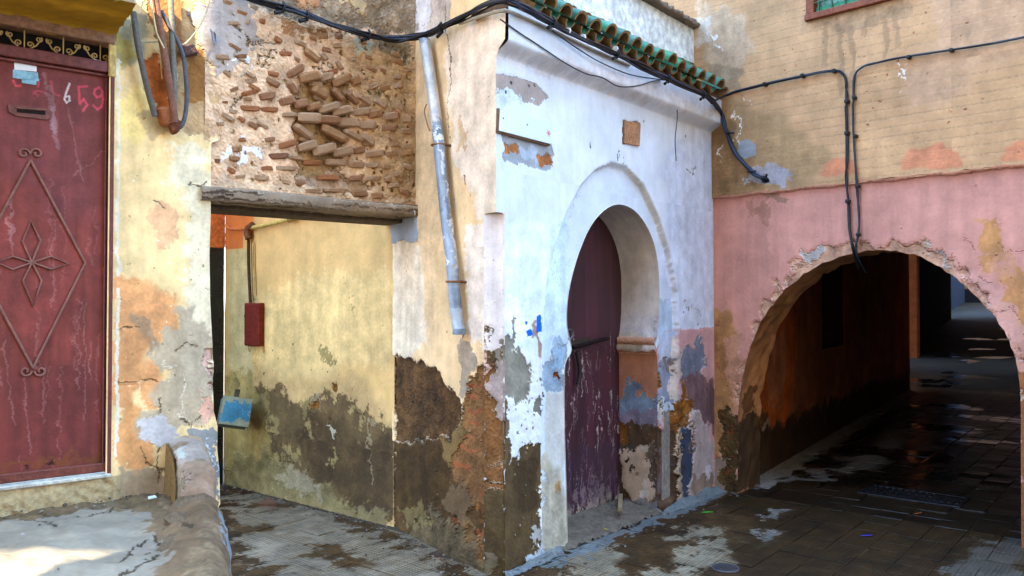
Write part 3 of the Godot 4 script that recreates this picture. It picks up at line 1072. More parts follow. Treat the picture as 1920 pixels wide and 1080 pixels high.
func stoop() -> void:
	var o := thing("stoop", "worn cement stoop with a rounded end below the red metal door", "doorstep", LX)
	var s := Surf.new(-2.4, 0.9, -0.1, 1.9, 0.006, 31)
	# x: along the top and then down the rounded end; y: out from the wall
	s.base("#6e5a42", 0.18, 0.22, 0.16, 0.0, 0.005)
	s.patch([-1.057,0.279,-0.811,0.209,-0.522,0.073,-0.394,0.243,-0.444,0.874,-0.564,1.433,-1.131,1.171], "#857967", 0.006, 0.0, 1.0, 2.2, 0.15, 0.001)
	s.patch([-0.988,-0.051,-0.422,-0.054,-0.249,0.157,-0.264,0.474,-0.394,0.243,-0.719,0.166,-1.012,0.211], "#5c4a32", -0.002, 0.05, 0.7, 1.5, 0.3, 0.002)
	s.patch([-0.322,0.427,-0.041,0.325,-0.245,0.936,-0.562,1.502,-0.605,1.467], "#66503a", 0.002, 0.12, 0.8, 1.4, 0.25, 0.002)
	s.patch([-0.12, 0.62, 0.02, 0.5, 0.7, 0.6, 0.7, 1.8, -0.26, 1.8, -0.22, 1.2], "#74808a", 0.001, 0.06, 0.9, 1.6, 0.2, 0.002)
	s.patch([-0.2, 0.3, 0.2, 0.2, 0.4, 0.6, 0.0, 0.66], "#86766a", 9.0, 0.1, 0.8, 1.4)
	for q in [[-0.68,0.315,-0.572,0.321,-0.453,0.194,-0.408,0.205], [-0.665,1.13,-0.532,0.897,-0.45,0.82,-0.485,1.026], [-0.553,1.058,-0.502,1.013,-0.501,1.1], [-1.012,0.211,-0.815,0.24,-0.724,0.445,-0.688,0.42], [-0.404,0.807,-0.326,0.766,-0.34,0.958], [-0.679,1.269,-0.572,1.205,-0.514,1.131]]:
		s.line(q, 0.012, "#3f3224", -0.006, 0.85, 0.8, 0.006)
	s.line([-0.1, 0.98, 0.1, 1.02, 0.3, 0.97], 0.012, "#4a4238", -0.006, 0.8, 0.9, 0.006)
	s.line([-0.2, 0.72, -0.1, 0.8, 0.05, 0.78, 0.2, 0.86], 0.010, "#4a4238", -0.006, 0.8, 0.9, 0.006)
	s.strew([-1.4, 0.05, 0.3, 1.7], 50, 0.006, "#5b4a34", -0.002, rng, 0.8)
	s.strew([-1.0, 0.05, 0.1, 0.5], 14, 0.010, "#a9a49c", 0.001, rng, 0.8)
	var m := s.material()
	var wide := int(round(3.3 / 0.022))
	var deep := int(round(2.0 / 0.022))
	var f := func(i: int, j: int):
		var a := -2.4 + 3.3 * i / wide
		var dd := -0.1 + 2.0 * j / deep
		var k: int = ((j * 5 + 300) & 1023) * 1024 + ((i * 5 + 90) & 1023)
		var lump := (N2[k] - 128) * 0.00012 + (N3[k] - 128) * 0.00016 + (NR[k] - 128) * 0.00004
		var lx := clampi(int(float(i) / wide * s.gx), 0, s.gx)
		var ly := clampi(int((1.0 - float(j) / deep) * s.gy), 0, s.gy)
		lump += s.low[ly * (s.gx + 1) + lx]
		var edge := 0.04 - 0.42 * pow(maxf(dd, 0.0) / 1.55, 1.25)
		var rad := 0.10
		# a mound against the foot of the fin, and a dip in the middle of the landing
		var mound := 0.075 * exp(-pow((a - edge + 0.10) / 0.13, 2.0)) * smoothstep(0.32, 0.6, dd) * (1.0 - 0.5 * smoothstep(0.6, 1.3, dd)) - 0.025 * exp(-pow((a + 0.38) / 0.16, 2.0) - pow((dd - 0.45) / 0.25, 2.0))
		var over := a - (edge - rad)
		var p := Vector3(a, 0.52 + mound, dd)
		if over > 0.0:
			var arc := rad * PI / 2.0
			if over < arc:
				p = Vector3(edge - rad + sin(over / rad) * rad, 0.52 + mound - rad + cos(over / rad) * rad, dd)
				p += Vector3(sin(over / rad), cos(over / rad), 0) * lump
			else:
				p = Vector3(edge + lump + (over - arc) * 0.06, 0.42 + mound - (over - arc), dd)
		else:
			p.y += lump
		return p
	part("landing", sheet(wide, deep, f, func(i: int, j: int): return Vector2(float(i) / wide, 1.0 - float(j) / deep), true), m, o)
	# the fin of plaster that closes the stoop at the pier
	var fm := Surf.new(0.0, 0.60, 0.0, 0.55, 0.005, 33)
	fm.base("#8d775e", 0.14, 0.2, 0.14, 0.0, 0.006)
	fm.patch([0.0, 0.0, 0.24, 0.0, 0.22, 0.6, 0.0, 0.6], "#8f7040", 9.0, 0.03, 0.9, 1.5, 0.35)
	fm.patch([0.26, 0.0, 0.40, 0.05, 0.40, 0.3, 0.27, 0.28], "#988c82", 9.0, 0.06, 0.7, 1.5)
	fm.patch([0.26, 0.3, 0.5, 0.3, 0.5, 0.5, 0.27, 0.5], "#8c6e5a", 9.0, 0.06, 0.6, 1.5)
	for q in [[0.28, 0.16, 0.31, 0.2], [0.29, 0.2, 0.32, 0.24]]:
		fm.patch([q[0], q[1], q[2], q[1], q[2], q[3], q[0], q[3]], "#a7a597", 0.002, 0.0, 1.0, 1.0)
	fm.line([0.2, 0.1, 0.25, 0.2, 0.24, 0.34, 0.28, 0.5], 0.008, "#5d4630", -0.005, 0.8, 2.0)
	var fmat := fm.material()
	# across: left face, round top, right face; along: from the wall outwards and down
	var fin := func(i: int, j: int):
		var t := j / 24.0
		var ang := t * PI / 2.0
		var ridge := Vector2(sin(ang) * 0.36, 0.50 + 0.30 * pow(cos(ang), 0.85))   # how far out, how high
		if t < 0.001:
			ridge.x = -0.02
		var k: int = ((j * 6 + 500) & 1023) * 1024 + ((i * 6 + 400) & 1023)
		var lump := (N2[k] - 128) * 0.00009 + (N1[k] - 128) * 0.00003
		var half := 0.088 + 0.006 * t
		var cu := -0.085 - 0.055 * t
		var a := i / 20.0
		var p: Vector3
		var low := minf(ridge.y - 0.02, 0.34)
		if a < 0.4:
			p = Vector3(cu - half - 0.015 * (0.4 - a), lerpf(low, ridge.y - 0.05, a / 0.4), ridge.x)
		elif a < 0.7:
			var b := (a - 0.4) / 0.3 * PI
			p = Vector3(cu - cos(b) * half, ridge.y - 0.05 + sin(b) * 0.05, ridge.x + sin(b) * 0.01)
		else:
			p = Vector3(cu + half, lerpf(ridge.y - 0.05, low, (a - 0.7) / 0.3), ridge.x)
		return p + Vector3(lump, lump, lump)
	part("fin", sheet(20, 24, fin, func(i: int, j: int): return Vector2(i / 20.0, 1.0 - j / 24.0)), fmat, o)
	# its flat left side, closed down to the landing
	var pane := func(i: int, j: int):
		var ang := i / 24.0 * PI / 2.0
		var x := sin(ang) * 0.36
		var top := 0.50 + 0.30 * pow(cos(ang), 0.85) - 0.03
		return Vector3(-0.178 - 0.062 * i / 24.0 - 0.012 * j / 6.0, lerpf(top, minf(top, 0.47), j / 6.0), x)
	part("fin_cheek", sheet(24, 6, pane), plain("#8f7040", 0.95, 1.6, 2.4), o)
	# broken lumps of old plaster bedded in the rounded end
	var lump_mat := plain("#6f5b45", 0.95, 1.6, 3.0)
	for q in [[-0.14, 0.505, 0.38, 0.17, 0.12, 0.18, 0.4], [-0.22, 0.515, 0.57, 0.18, 0.12, 0.17, -0.3], [-0.27, 0.50, 0.78, 0.19, 0.12, 0.22, 0.2], [-0.40, 0.49, 1.02, 0.2, 0.11, 0.2, -0.5], [-0.33, 0.49, 0.50, 0.13, 0.08, 0.12, 0.9]]:
		var bb := Basis(Vector3.UP, q[6]) * Basis(Vector3.BACK, rng.randf_range(-0.25, 0.1)) * Basis(Vector3.RIGHT, rng.randf_range(-0.1, 0.25))
		part("plaster_lump", block(Vector3(-q[3], -q[4], -q[5]) * 0.5, Vector3(q[3], q[4], q[5]) * 0.5, 0.035, 0.022, rng), lump_mat, o, Transform3D(bb, Vector3(q[0], q[1], q[2])))
	var scrap := thing("paper_scrap", "small pale scrap of paper lying on the cement stoop", "litter", LX * mv(-0.29, 0.535, 0.17))
	part("scrap", slab([-0.02, -0.014, 0.022, -0.010, 0.018, 0.016, -0.016, 0.012], 0.0, 0.0015), plain("#cfd8da", 0.8, 0.0), scrap, Transform3D(Basis(Vector3.RIGHT, -1.3), Vector3.ZERO))


# ------------------------------------------------------------------ the brick panel above the side alley

func brick_panel() -> void:
	var o := thing("brick_panel", "crumbling brick wall over a grey timber lintel above the side alley", "wall", LX)
	var s := Surf.new(0.0, 1.40, 2.05, 3.62, 0.0042, 41)
	s.base("#d4b08c", 0.10, 0.16, 0.12, 0.0, 0.013)
	s.patch([0.817,3.044,1.428,3.272,1.431,2.154,1.038,2.156,1,2.55], "#b39168", 9.0, 0.08, 0.8, 1.6, 0.3, 0.012)
	s.patch([0.999,2.782,1.387,3.124,1.39,2.15,1.171,2.147,1.19,2.541], "#a58660", 9.0, 0.06, 0.6, 1.8, 0.35, 0.014)
	s.patch([0.107,3.285,1.427,3.624,1.428,3.251,1.035,3.188,0.542,3.177,0.257,3.178], "#857560", -0.004, 0.03, 0.95, 2.0, 0.5, 0.012)
	s.patch([0.035,3.208,0.257,3.233,0.288,3.089,0.234,2.896,0.199,2.8,0.082,2.72,0.051,2.977], "#a99b8f", 0.004, 0.0, 1.0, 1.6, 0.15, 0.003)
	s.patch([0.532,2.736,0.678,2.825,0.871,2.826,0.854,2.563,0.82,2.299,0.681,2.247,0.547,2.239,0.533,2.518], "#b08e62", -0.03, 0.02, 1.0, 1.4, 0.3, 0.010)
	s.patch([0.547,2.239,0.82,2.283,1.038,2.222,1.001,2.172,0.548,2.193], "#b59a80", -0.012, 0.02, 1.0, 1.4, 0.3, 0.008)
	s.patch([0.137,2.31,0.196,2.353,0.293,2.346,0.305,2.306,0.232,2.262,0.143,2.264], "#e6e3e2", 0.004, 0.0, 1.0, 2.2, 0.1, 0.004)
	s.patch([0.216,2.409,0.262,2.433,0.28,2.411,0.238,2.388], "#dedad6", 0.004, 0.0, 1.0, 2.2, 0.1, 0.004)
	s.patch([0.175,2.855,0.228,2.871,0.229,2.844,0.178,2.832], "#e8e5e2", 0.003, 0.0, 1.0, 1.8)
	s.patch([0.235,2.843,0.271,2.837,0.259,2.808], "#e8e5e2", 0.003, 0.0, 1.0, 1.8)
	s.patch([0.888,3.091,0.998,3.12,1.035,3.055,0.961,3.02], "#a6a690", 0.003, 0.0, 1.0, 2.0)
	s.patch([0.476,3.286,0.676,3.335,0.642,3.238,0.542,3.239], "#b98a64", 0.003, 0.0, 1.0, 2.0)
	s.patch([0.815,3.369,1.034,3.456,0.997,3.333,0.887,3.321], "#c4ae88", 0.003, 0.0, 1.0, 2.0)
	s.patch([0.35,3.164,0.543,3.145,0.816,3.109,0.543,3.051], "#8f5f38", -0.004, 0.03, 0.7, 2.0, 0.4, 0.010)
	s.patch([1.035,3.175,1.306,3.177,1.307,3.039,1.111,3.069], "#7c6c52", 9.0, 0.03, 0.8, 2.0)
	s.patch([0.071,2.192,0.548,2.177,1.038,2.169,1.349,2.161,1.349,2.126,0.057,2.132], "#c6a988", 0.004, 0.02, 0.8, 1.6, 0.3, 0.006)
	for q in [[0.222,2.984,0.289,2.98,0.351,2.999,0.414,2.981], [0.141,2.612,0.185,2.601,0.215,2.576], [0.678,2.952,0.719,2.896,0.699,2.828], [0.872,2.647,0.919,2.631,0.963,2.578], [0.289,2.931,0.367,2.898,0.414,2.901], [1.036,2.821,1.119,2.795,1.17,2.748]]:
		s.line(q, 0.009, "#5f462c", -0.014, 0.9, 2.5)
	s.strew([0.1, 2.15, 1.35, 3.3], 160, 0.010, "#a4834f", -0.008, rng, 0.9)
	s.strew([0.1, 2.15, 1.35, 3.3], 90, 0.009, "#cdb48e", 0.005, rng, 0.9)
	s.strew([0.75, 2.2, 1.35, 3.2], 120, 0.012, "#806440", -0.010, rng, 0.9)
	s.strew([0.75, 2.3, 1.35, 3.2], 60, 0.007, "#d8bf8e", 0.004, rng, 0.9)
	var m := s.material()
	part("mortar_face", s.grid([0.01, 2.10, 1.39, 2.10, 1.39, 3.6, 0.01, 3.6]), m, o, mv(0, 0, -0.006))
	part("wall_core", block(Vector3(0.06, 2.07, -0.40), Vector3(1.5, 3.58, -0.075), 0.004), plain("#a98a64", 0.92, 0.6), o)
	part("wall_above", block(Vector3(0.09, 3.585, -0.40), Vector3(1.38, 5.2, -0.03), 0.01), plain("#b09370", 0.92, 0.7), o)
	var tone := [plain("#cc8656", 0.95, 1.2, 5.0), plain("#c28c64", 0.95, 1.2, 5.0), plain("#cd9868", 0.95, 1.2, 5.0), plain("#dcb088", 0.95, 1.2, 5.0), plain("#a87052", 0.95, 1.2, 5.0)]
	var shapes := []
	for i in 6:
		shapes.append(block(Vector3(-0.5, -0.5, -0.5), Vector3(0.5, 0.5, 0.5), 0.185, 0.08, rng))
	var n := 0
	var taken := []
	for q in [[0.210,2.878,0.063,0.025,11,1,1], [0.624,2.959,0.098,0.041,-31,5,2], [0.526,2.848,0.114,0.048,36,3,1], [0.605,2.831,0.135,0.052,21,6,2], [0.388,2.763,0.087,0.036,-21,2,1], [0.167,2.685,0.065,0.026,28,1,1], [0.251,2.681,0.099,0.026,21,2,0], [0.356,2.681,0.100,0.044,17,2,1], [0.507,2.752,0.078,0.048,-50,3,1], [0.474,2.673,0.099,0.046,20,3,1], [0.561,2.663,0.086,0.046,16,4,1], [0.640,2.662,0.089,0.043,22,5,2], [0.670,2.747,0.107,0.045,-20,6,2], [0.261,2.594,0.108,0.033,4,2,0], [0.366,2.601,0.103,0.034,6,2,0], [0.489,2.592,0.097,0.029,8,2,3], [0.611,2.587,0.143,0.055,3,6,3], [0.212,2.526,0.050,0.031,-29,1.5,0], [0.275,2.498,0.064,0.031,-25,1.5,1], [0.137,2.527,0.082,0.030,-29,1,3], [0.572,2.503,0.118,0.040,-31,5,3], [0.213,2.410,0.045,0.025,7,1,0], [0.371,2.435,0.066,0.026,12,1.5,1], [0.485,2.422,0.109,0.038,21,2.5,0], [0.597,2.417,0.117,0.049,21,5,3], [0.428,2.342,0.110,0.037,9,2.5,4], [0.529,2.344,0.077,0.028,-3,3,3], [0.359,2.268,0.070,0.027,6,1.5,0], [0.467,2.276,0.143,0.028,3,1.5,3], [0.642,2.334,0.111,0.033,6,1,0], [0.633,2.165,0.130,0.028,5,1,3], [0.078,2.280,0.034,0.028,6,0.8,4], [0.119,2.607,0.035,0.016,9,0.8,1], [0.127,2.774,0.060,0.026,-27,1.2,3], [0.264,2.782,0.066,0.023,-33,1,3], [0.334,2.506,0.077,0.024,-28,1,3], [0.242,2.644,0.055,0.021,9,0.8,3], [0.794,2.754,0.085,0.040,-43,5,1], [0.889,2.753,0.086,0.039,-42,4,1], [0.974,2.761,0.091,0.037,-25,3,3], [1.086,2.751,0.097,0.034,-25,2,3], [0.823,2.856,0.131,0.052,31,4,2], [0.913,2.861,0.079,0.056,35,3,2], [0.718,2.853,0.099,0.047,23,3,3], [0.731,2.663,0.138,0.051,22,5,3], [0.818,2.666,0.132,0.047,19,5,3], [0.956,2.679,0.119,0.044,13,3,3], [1.049,2.682,0.104,0.050,21,3,2], [1.157,2.678,0.116,0.046,15,2,3], [1.281,2.679,0.074,0.044,8,1.5,3], [0.725,2.593,0.136,0.055,4,6,1], [0.860,2.601,0.141,0.057,5,3.5,3], [0.993,2.602,0.126,0.052,4,3,3], [1.151,2.604,0.118,0.043,5,2,1], [1.268,2.603,0.096,0.034,8,1.5,3], [0.772,2.514,0.169,0.052,-20,6,2], [0.896,2.525,0.125,0.039,-21,4,3], [1.006,2.517,0.095,0.047,-32,2.5,3], [1.177,2.539,0.073,0.037,-42,1.5,2], [0.709,2.415,0.144,0.056,20,5,3], [0.825,2.413,0.131,0.051,17,4,3], [0.939,2.437,0.089,0.041,16,2,1], [1.044,2.428,0.124,0.049,11,2.5,3], [1.164,2.448,0.092,0.036,15,1.5,2], [1.282,2.461,0.083,0.039,7,1.5,2], [0.796,2.347,0.123,0.041,2,3,3], [0.915,2.349,0.118,0.040,4,2.5,3], [1.031,2.354,0.098,0.032,6,2,3], [1.126,2.359,0.077,0.031,6,1.2,3], [0.744,2.254,0.129,0.034,3,1,0], [0.921,2.268,0.095,0.034,6,1.5,1], [1.044,2.278,0.113,0.035,6,1.2,3], [1.145,2.282,0.058,0.033,6,1,3], [0.670,2.167,0.059,0.040,5,1.5,3], [0.785,2.178,0.154,0.030,3,1.5,3], [0.940,2.175,0.119,0.038,5,1.5,1], [1.063,2.172,0.094,0.039,5,1.2,2], [1.023,2.954,0.087,0.028,-13,1.5,1], [1.105,2.962,0.051,0.025,-23,1.2,1], [0.706,2.974,0.052,0.046,-55,1.2,3], [0.805,2.944,0.061,0.037,-54,1.2,3], [0.793,3.055,0.062,0.033,12,1,3], [0.700,3.095,0.064,0.043,12,1,2], [0.804,3.117,0.060,0.038,12,1,1], [1.228,2.751,0.072,0.039,-19,1,3], [1.036,2.854,0.078,0.036,26,1,3], [1.124,2.858,0.073,0.037,22,1,2], [0.998,3.025,0.059,0.026,-7,1,1], [1.215,2.885,0.081,0.037,18,0.8,3]]:
		# len, height, slant, how far the brick stands out
		var ang := deg_to_rad(q[4])
		var out: float = q[5] * 0.0054 - (0.006 if q[5] < 4.0 else 0.0)
		var dep := 0.09
		var b := Basis(Vector3.BACK, ang) * Basis(Vector3.UP, rng.randf_range(-0.10, 0.10)) * Basis(Vector3.RIGHT, rng.randf_range(-0.05, 0.12))
		b = b * Basis.from_scale(Vector3(q[2] * 1.03, q[3] * 1.03, dep))
		part("brick", shapes[n % 6], tone[q[6]], o, Transform3D(b, Vector3(q[0], q[1], out + 0.004 - dep * 0.5)))
		taken.append(Vector3(q[0], q[1], q[2] * 0.55))
		n += 1
	# smaller stones and brick ends packed between them
	var tries := 0
	while n < 140 and tries < 4000:
		tries += 1
		var c := Vector2(rng.randf_range(0.08, 1.30), rng.randf_range(2.18, 3.18))
		var l := rng.randf_range(0.035, 0.085)
		var clear := true
		for q in taken:
			if absf(c.x - q.x) < (l * 0.55 + q.z) and absf(c.y - q.y) < 0.030:
				clear = false
		if not clear:
			continue
		taken.append(Vector3(c.x, c.y, l * 0.55))
		var b := Basis(Vector3.BACK, rng.randf_range(-0.5, 0.5)) * Basis(Vector3.UP, rng.randf_range(-0.2, 0.2)) * Basis.from_scale(Vector3(l, rng.randf_range(0.024, 0.036), 0.06))
		part("brick", shapes[n % 6], tone[[3, 3, 2, 3, 1, 2, 3, 0][rng.randi() % 8]], o, Transform3D(b, Vector3(c.x, c.y, rng.randf_range(-0.032, -0.019))))
		n += 1
	# the old lintel: two weathered timbers side by side
	var wood := Surf.new(0.0, 1.5, 0.0, 0.35, 0.004, 43)
	wood.base("#8b7a66", 0.05, 0.12, 0.10, 0.0, 0.0006)
	for i in 70:
		var v := rng.randf_range(0.0, 0.35)
		var u := rng.randf_range(-0.3, 1.4)
		var l := rng.randf_range(0.15, 0.8)
		wood.line([u, v, u + l * 0.5, v + rng.randf_range(-0.006, 0.006), u + l, v + rng.randf_range(-0.01, 0.01)], rng.randf_range(0.004, 0.010), ["#3f3226", "#ab9a84", "#5a4a3a", "#b9a994"][i % 4], [-0.003, 9.0, -0.002, 9.0][i % 4], 0.8, 0.5)
	for q in [[0.2, 0.06], [0.36, 0.03], [0.93, 0.05], [1.2, 0.08]]:
		wood.patch([q[0] - 0.006, q[1] - 0.006, q[0] + 0.006, q[1] - 0.006, q[0] + 0.006, q[1] + 0.006, q[0] - 0.006, q[1] + 0.006], "#3d2c20", -0.004, 0.0, 1.0, 0.5)
	var wm := wood.material()
	var beam := func(i: int, j: int):
		var u := -0.012 + 1.39 * i / 60.0
		var k: int = ((i * 9 + 30) & 1023) + ((j * 60) & 1023) * 1024
		var w := (N2[k] - 128) * 0.00003 + sin(u * 5.0) * 0.003
		var prof := [[2.134, -0.012], [2.128, 0.022], [2.122, 0.026], [2.062, 0.026], [2.054, 0.020], [2.052, -0.16], [2.058, -0.164], [2.13, -0.164]]
		return Vector3(u, prof[j][0] + w, prof[j][1] + w)
	part("lintel_timber", sheet(60, 7, beam, func(i: int, j: int): return Vector2(i / 60.0, 0.08 + j * 0.12)), wm, o)
	part("lintel_end", block(Vector3(1.372, 2.054, -0.15), Vector3(1.3785, 2.13, 0.022), 0.002), plain("#6f6051", 0.9, 0.5), o)
	part("rear_timber", block(Vector3(-0.02, 2.03, -0.40), Vector3(1.36, 2.12, -0.175), 0.01, 0.004, rng), plain("#59493a", 0.9, 0.6), o)
	part("nail", tube([Vector3(1.31, 2.088, 0.02), Vector3(1.312, 2.086, 0.045), Vector3(1.31, 2.06, 0.05)], 0.004, 5), plain("#b9b3aa", 0.5, 0.0), o)


# ------------------------------------------------------------------ the side alley

func alley() -> void:
	var o := thing("yellow_house", "ochre yellow house wall with dark rising damp along the side alley", "house", AX)
	var len_a := 2.039
	var s := Surf.new(-0.02, len_a + 0.02, -0.03, 3.0, 0.005, 51)
	s.base("#dcb070", 0.03, 0.05, 0.10, 0.025, 0.0008)
	s.patch([0.356,1.621,2.032,1.71,2.034,1.023,0.438,0.935], "#dfbb7c", 9.0, 0.2, 0.8)
	s.patch([0.041,1.937,0.353,1.924,0.432,1.534,0.366,0.673,0.056,0.648], "#c9b888", 9.0, 0.04, 0.7)
	s.patch([-0.086,2.349,0.394,2.29,0.397,2.052,0.244,2.051,0.246,1.95,-0.081,1.951], "#d5793c", 0.002, 0.0, 1.0, 0.15, 0.08)
	s.patch([0.363,0.931,0.726,0.993,1.257,0.98,1.734,0.876,2.061,0.863,2.065,-0.013,-0.056,-0.052,0.136,0.655], "#a3875c", 9.0, 0.3, 0.5, 1.6, 0.3)
	s.patch([0.41,0.784,0.727,0.835,1.001,0.716,1.258,0.815,1.561,0.864,1.763,0.756,1.858,0.646,2.041,0.736,2.044,-0.017,1.508,0.022,1.006,0.141,0.592,0.188,0.472,0.512], "#5e4a2e", 0.001, 0.14, 0.92, 2.2, 0.35, 0.003)
	s.patch([0.868,0.55,1.259,0.666,1.792,0.566,2.041,0.664,2.044,0.019,1.624,0.059,1.135,0.219], "#4a3822", 9.0, 0.2, 0.85, 1.5, 0.35)
	s.patch([-0.027,0.909,0.363,0.931,0.588,0.523,0.734,0.165,-0.017,0.064], "#a0884e", 9.0, 0.09, 0.7, 1.6, 0.3)
	for q in [[0.588,0.607,0.694,0.633,0.765,0.499,0.675,0.407], [0.801,0.379,1.003,0.41,1.044,0.327,0.87,0.281], [0.591,0.272,0.802,0.305,0.768,0.227,0.627,0.209], [1.068,0.569,1.132,0.615,1.197,0.543,1.12,0.495], [1.385,0.407,1.445,0.414,1.458,0.339,1.397,0.324], [1.591,0.772,1.707,0.743,1.792,0.64,1.679,0.666]]:
		s.patch(q, "#a8905a", 0.001, 0.05, 0.7, 2.5)
	for q in [[1.256,1.157,1.293,1.178,1.331,1.121,1.453,1.145,1.465,1.099,1.356,1.064,1.307,1.022], [0.101,0.872,0.179,0.921,0.212,0.835,0.15,0.744], [1.001,0.764,1.131,0.794,1.196,0.7,1.041,0.647], [0.44,0.743,0.586,0.796,0.659,0.655,0.515,0.601]]:
		s.patch(q, "#8a7648", -0.002, 0.025, 0.8, 2.6)
	s.patch([0.141,0.217,0.59,0.313,1.005,0.202,1.507,0.117,2.038,0.036,2.039,-0.054,-0.056,-0.052], "#7a6a45", 0.012, 0.14, 0.85, 1.8, 0.3, 0.008)
	s.patch([0.734,0.124,1.005,0.242,1.2,0.169,1.387,0.099,1.006,0.061], "#94856a", 0.014, 0.10, 0.7, 2.4, 0.2, 0.008)
	s.patch([1.393,0.918,1.454,0.93,1.472,0.885,1.418,0.858], "#8a5a26", -0.02, 0.0, 1.0, 1.0)
	s.patch([1.118,0.75,1.208,0.761,1.221,0.718,1.145,0.696], "#8a5a26", -0.016, 0.0, 1.0, 1.0)
	s.patch([1.322,0.614,1.396,0.601,1.42,0.534,1.347,0.55], "#b9ac90", 0.004, 0.0, 0.9, 1.6)
	s.strew([0.05, 0.5, len_a - 0.05, 2.0], 60, 0.006, "#9c8450", -0.002, rng)
	s.strew([0.3, 0.2, len_a - 0.05, 1.2], 70, 0.010, "#3d2f18", -0.002, rng, 0.8)
	for q in [[1.259,0.706,1.195,0.819,1.257,0.902], [0.386,1.621,0.409,0.848], [1.616,1.53,1.64,1.379], [1.847,0.682,1.793,0.418,1.849,0.278]]:
		s.line(q, 0.005, "#7e693e", -0.002, 0.7, 1.8)
	var m := s.material()
	part("wall", s.grid(), m, o)
	part("wall_core", block(Vector3(-0.02, -0.05, -0.4), Vector3(len_a + 0.1, 2.995, -0.045), 0.004), plain("#b89c5c", 0.92, 0.4), o)
	part("upper_storey", block(Vector3(-0.02, 2.99, -0.4), Vector3(len_a + 0.1, 4.6, -0.006), 0.01), plain("#cdb377", 0.92, 0.4), o)
	# the wall that ends the alley: black marble tiles under orange plaster
	var k := thing("tiled_wall", "end wall of the alley with black marble tiles below orange plaster", "wall", KX)
	part("orange_plaster", block(Vector3(-0.6, 1.96, -0.3), Vector3(0.79, 4.2, -0.004), 0.004), plain("#d2763a", 0.9, 0.3), k)
	part("tile_bed", block(Vector3(-0.6, -0.05, -0.3), Vector3(0.79, 1.97, -0.012), 0.004), plain("#5a564e", 0.9, 0.3), k)
	var black := Surf.new(0.0, 0.5, 0.0, 0.5, 0.004, 55)
	black.base("#15161a", 0.2, 0.3, 0.2, 0.0, 0.0)
	black.shiny(0.25)
	for i in 9:
		var u := rng.randf_range(0.0, 0.5)
		var v := rng.randf_range(0.0, 0.4)
		black.line([u, v, u + 0.03, v + 0.08, u - 0.02, v + 0.17], 0.005, "#4a4e55", 9.0, 0.6, 2.5)
	var bm := black.material()
	for j in 5:
		for i in 3:
			var x := 0.785 - (i + 1) * 0.36
			var y := -0.02 + j * 0.395
			part("tile", sheet_box(x + 0.002, y + 0.002, x + 0.357, y + 0.392, 0.006), bm, k, mv(0, 0, -0.011))
	# meter box, conduit, hanging box
	var mb := thing("meter_box", "small red brown metal meter box on the yellow alley wall", "meter box", AX)
	var mq := [0.353,1.5,0.561,1.5,0.564,1.156,0.357,1.149]
	part("case", block(Vector3(mq[0], mq[5], 0.0), Vector3(mq[2] - 0.01, mq[1], 0.055), 0.006), plain("#762412", 0.6, 0.2), mb)
	part("door_leaf", block(Vector3(mq[0] + 0.008, mq[5] + 0.01, 0.0552), Vector3(mq[2] - 0.018, mq[1] - 0.01, 0.059), 0.002), plain("#6c1f10", 0.55, 0.2), mb)
	part("bracket", join([tube([Vector3(mq[0] + 0.005, mq[5], 0.02), Vector3(mq[0] + 0.005, mq[5] - 0.05, 0.01)], 0.005, 5), tube([Vector3(mq[2] - 0.005, mq[5], 0.02), Vector3(mq[2] - 0.005, mq[5] - 0.05, 0.01)], 0.005, 5)]), plain("#b38d4a", 0.6, 0.2), mb)
	part("lock", block(Vector3(mq[0] + 0.014, mq[5] + 0.23, 0.059), Vector3(mq[0] + 0.026, mq[5] + 0.25, 0.067), 0.003), plain("#3c1c12", 0.5, 0.0), mb)
	var cp := thing("alley_conduit", "painted conduit bending down to the red meter box in the alley", "pipe", AX)
	part("conduit_arm", tube(curve(lp([1.544,2.171,1.238,2.15,0.944,2.138,0.668,2.114,0.427,2.103], 0.04), 4), 0.016, 8), plain("#c3a758", 0.7, 0.6, 4.0), cp)
	part("collar", tube(lp([0.991,2.143,0.924,2.135], 0.04), 0.024, 8), plain("#9a7a3c", 0.7, 0.4), cp)
	part("joint", tube(curve(lp([0.442,2.124,0.368,2.094,0.383,2.015], 0.04), 4), 0.028, 8), plain("#7c4a2a", 0.8, 0.8, 4.0), cp)
	part("conduit_stub", tube(curve(lp([0.36,2.098,0.183,2.104,0.088,2.119,0.048,2.148], 0.04), 4), 0.013, 7), plain("#c66f38", 0.8, 0.3), cp)
	part("conduit_drop", tube(curve(lp([0.368,2.03,0.37,1.836,0.396,1.534,0.404,1.491], 0.03), 4), 0.013, 7), plain("#4e3418", 0.8, 0.4), cp)
	part("conduit_drop", tube(curve(lp([0.413,1.984,0.423,1.791,0.44,1.556], 0.02), 4), 0.008, 6), plain("#c0a868", 0.8, 0.4), cp)
	var bq := [0.463,0.648]
	var hb := Transform3D(Basis(Vector3.UP, 0.42) * Basis(Vector3.BACK, deg_to_rad(-11.0)) * Basis(Vector3.RIGHT, deg_to_rad(-16.0)), AX * Vector3(bq[0], bq[1], 0.20))
	var bb := thing("electric_box", "tilted grey box with peeling blue paint at the end of the alley", "box", hb)
	var bs := Surf.new(-0.11, 0.11, -0.11, 0.11, 0.004, 57)
	bs.base("#8f947f", 0.06, 0.12, 0.1, 0.0, 0.001)
	bs.patch([-0.1, -0.1, -0.02, -0.11, 0.05, -0.06, 0.12, -0.08, 0.12, 0.06, 0.04, 0.09, -0.02, 0.04, -0.07, 0.05], "#3f7c9e", 0.001, 0.02, 0.95, 2.2)
	bs.patch([0.04, 0.02, 0.1, 0.03, 0.09, 0.08, 0.05, 0.08], "#5b93ae", 0.001, 0.01, 0.9, 2.2)
	var bmat := bs.material()
	part("lid", bs.grid(), bmat, bb, mv(0, 0, 0.046))
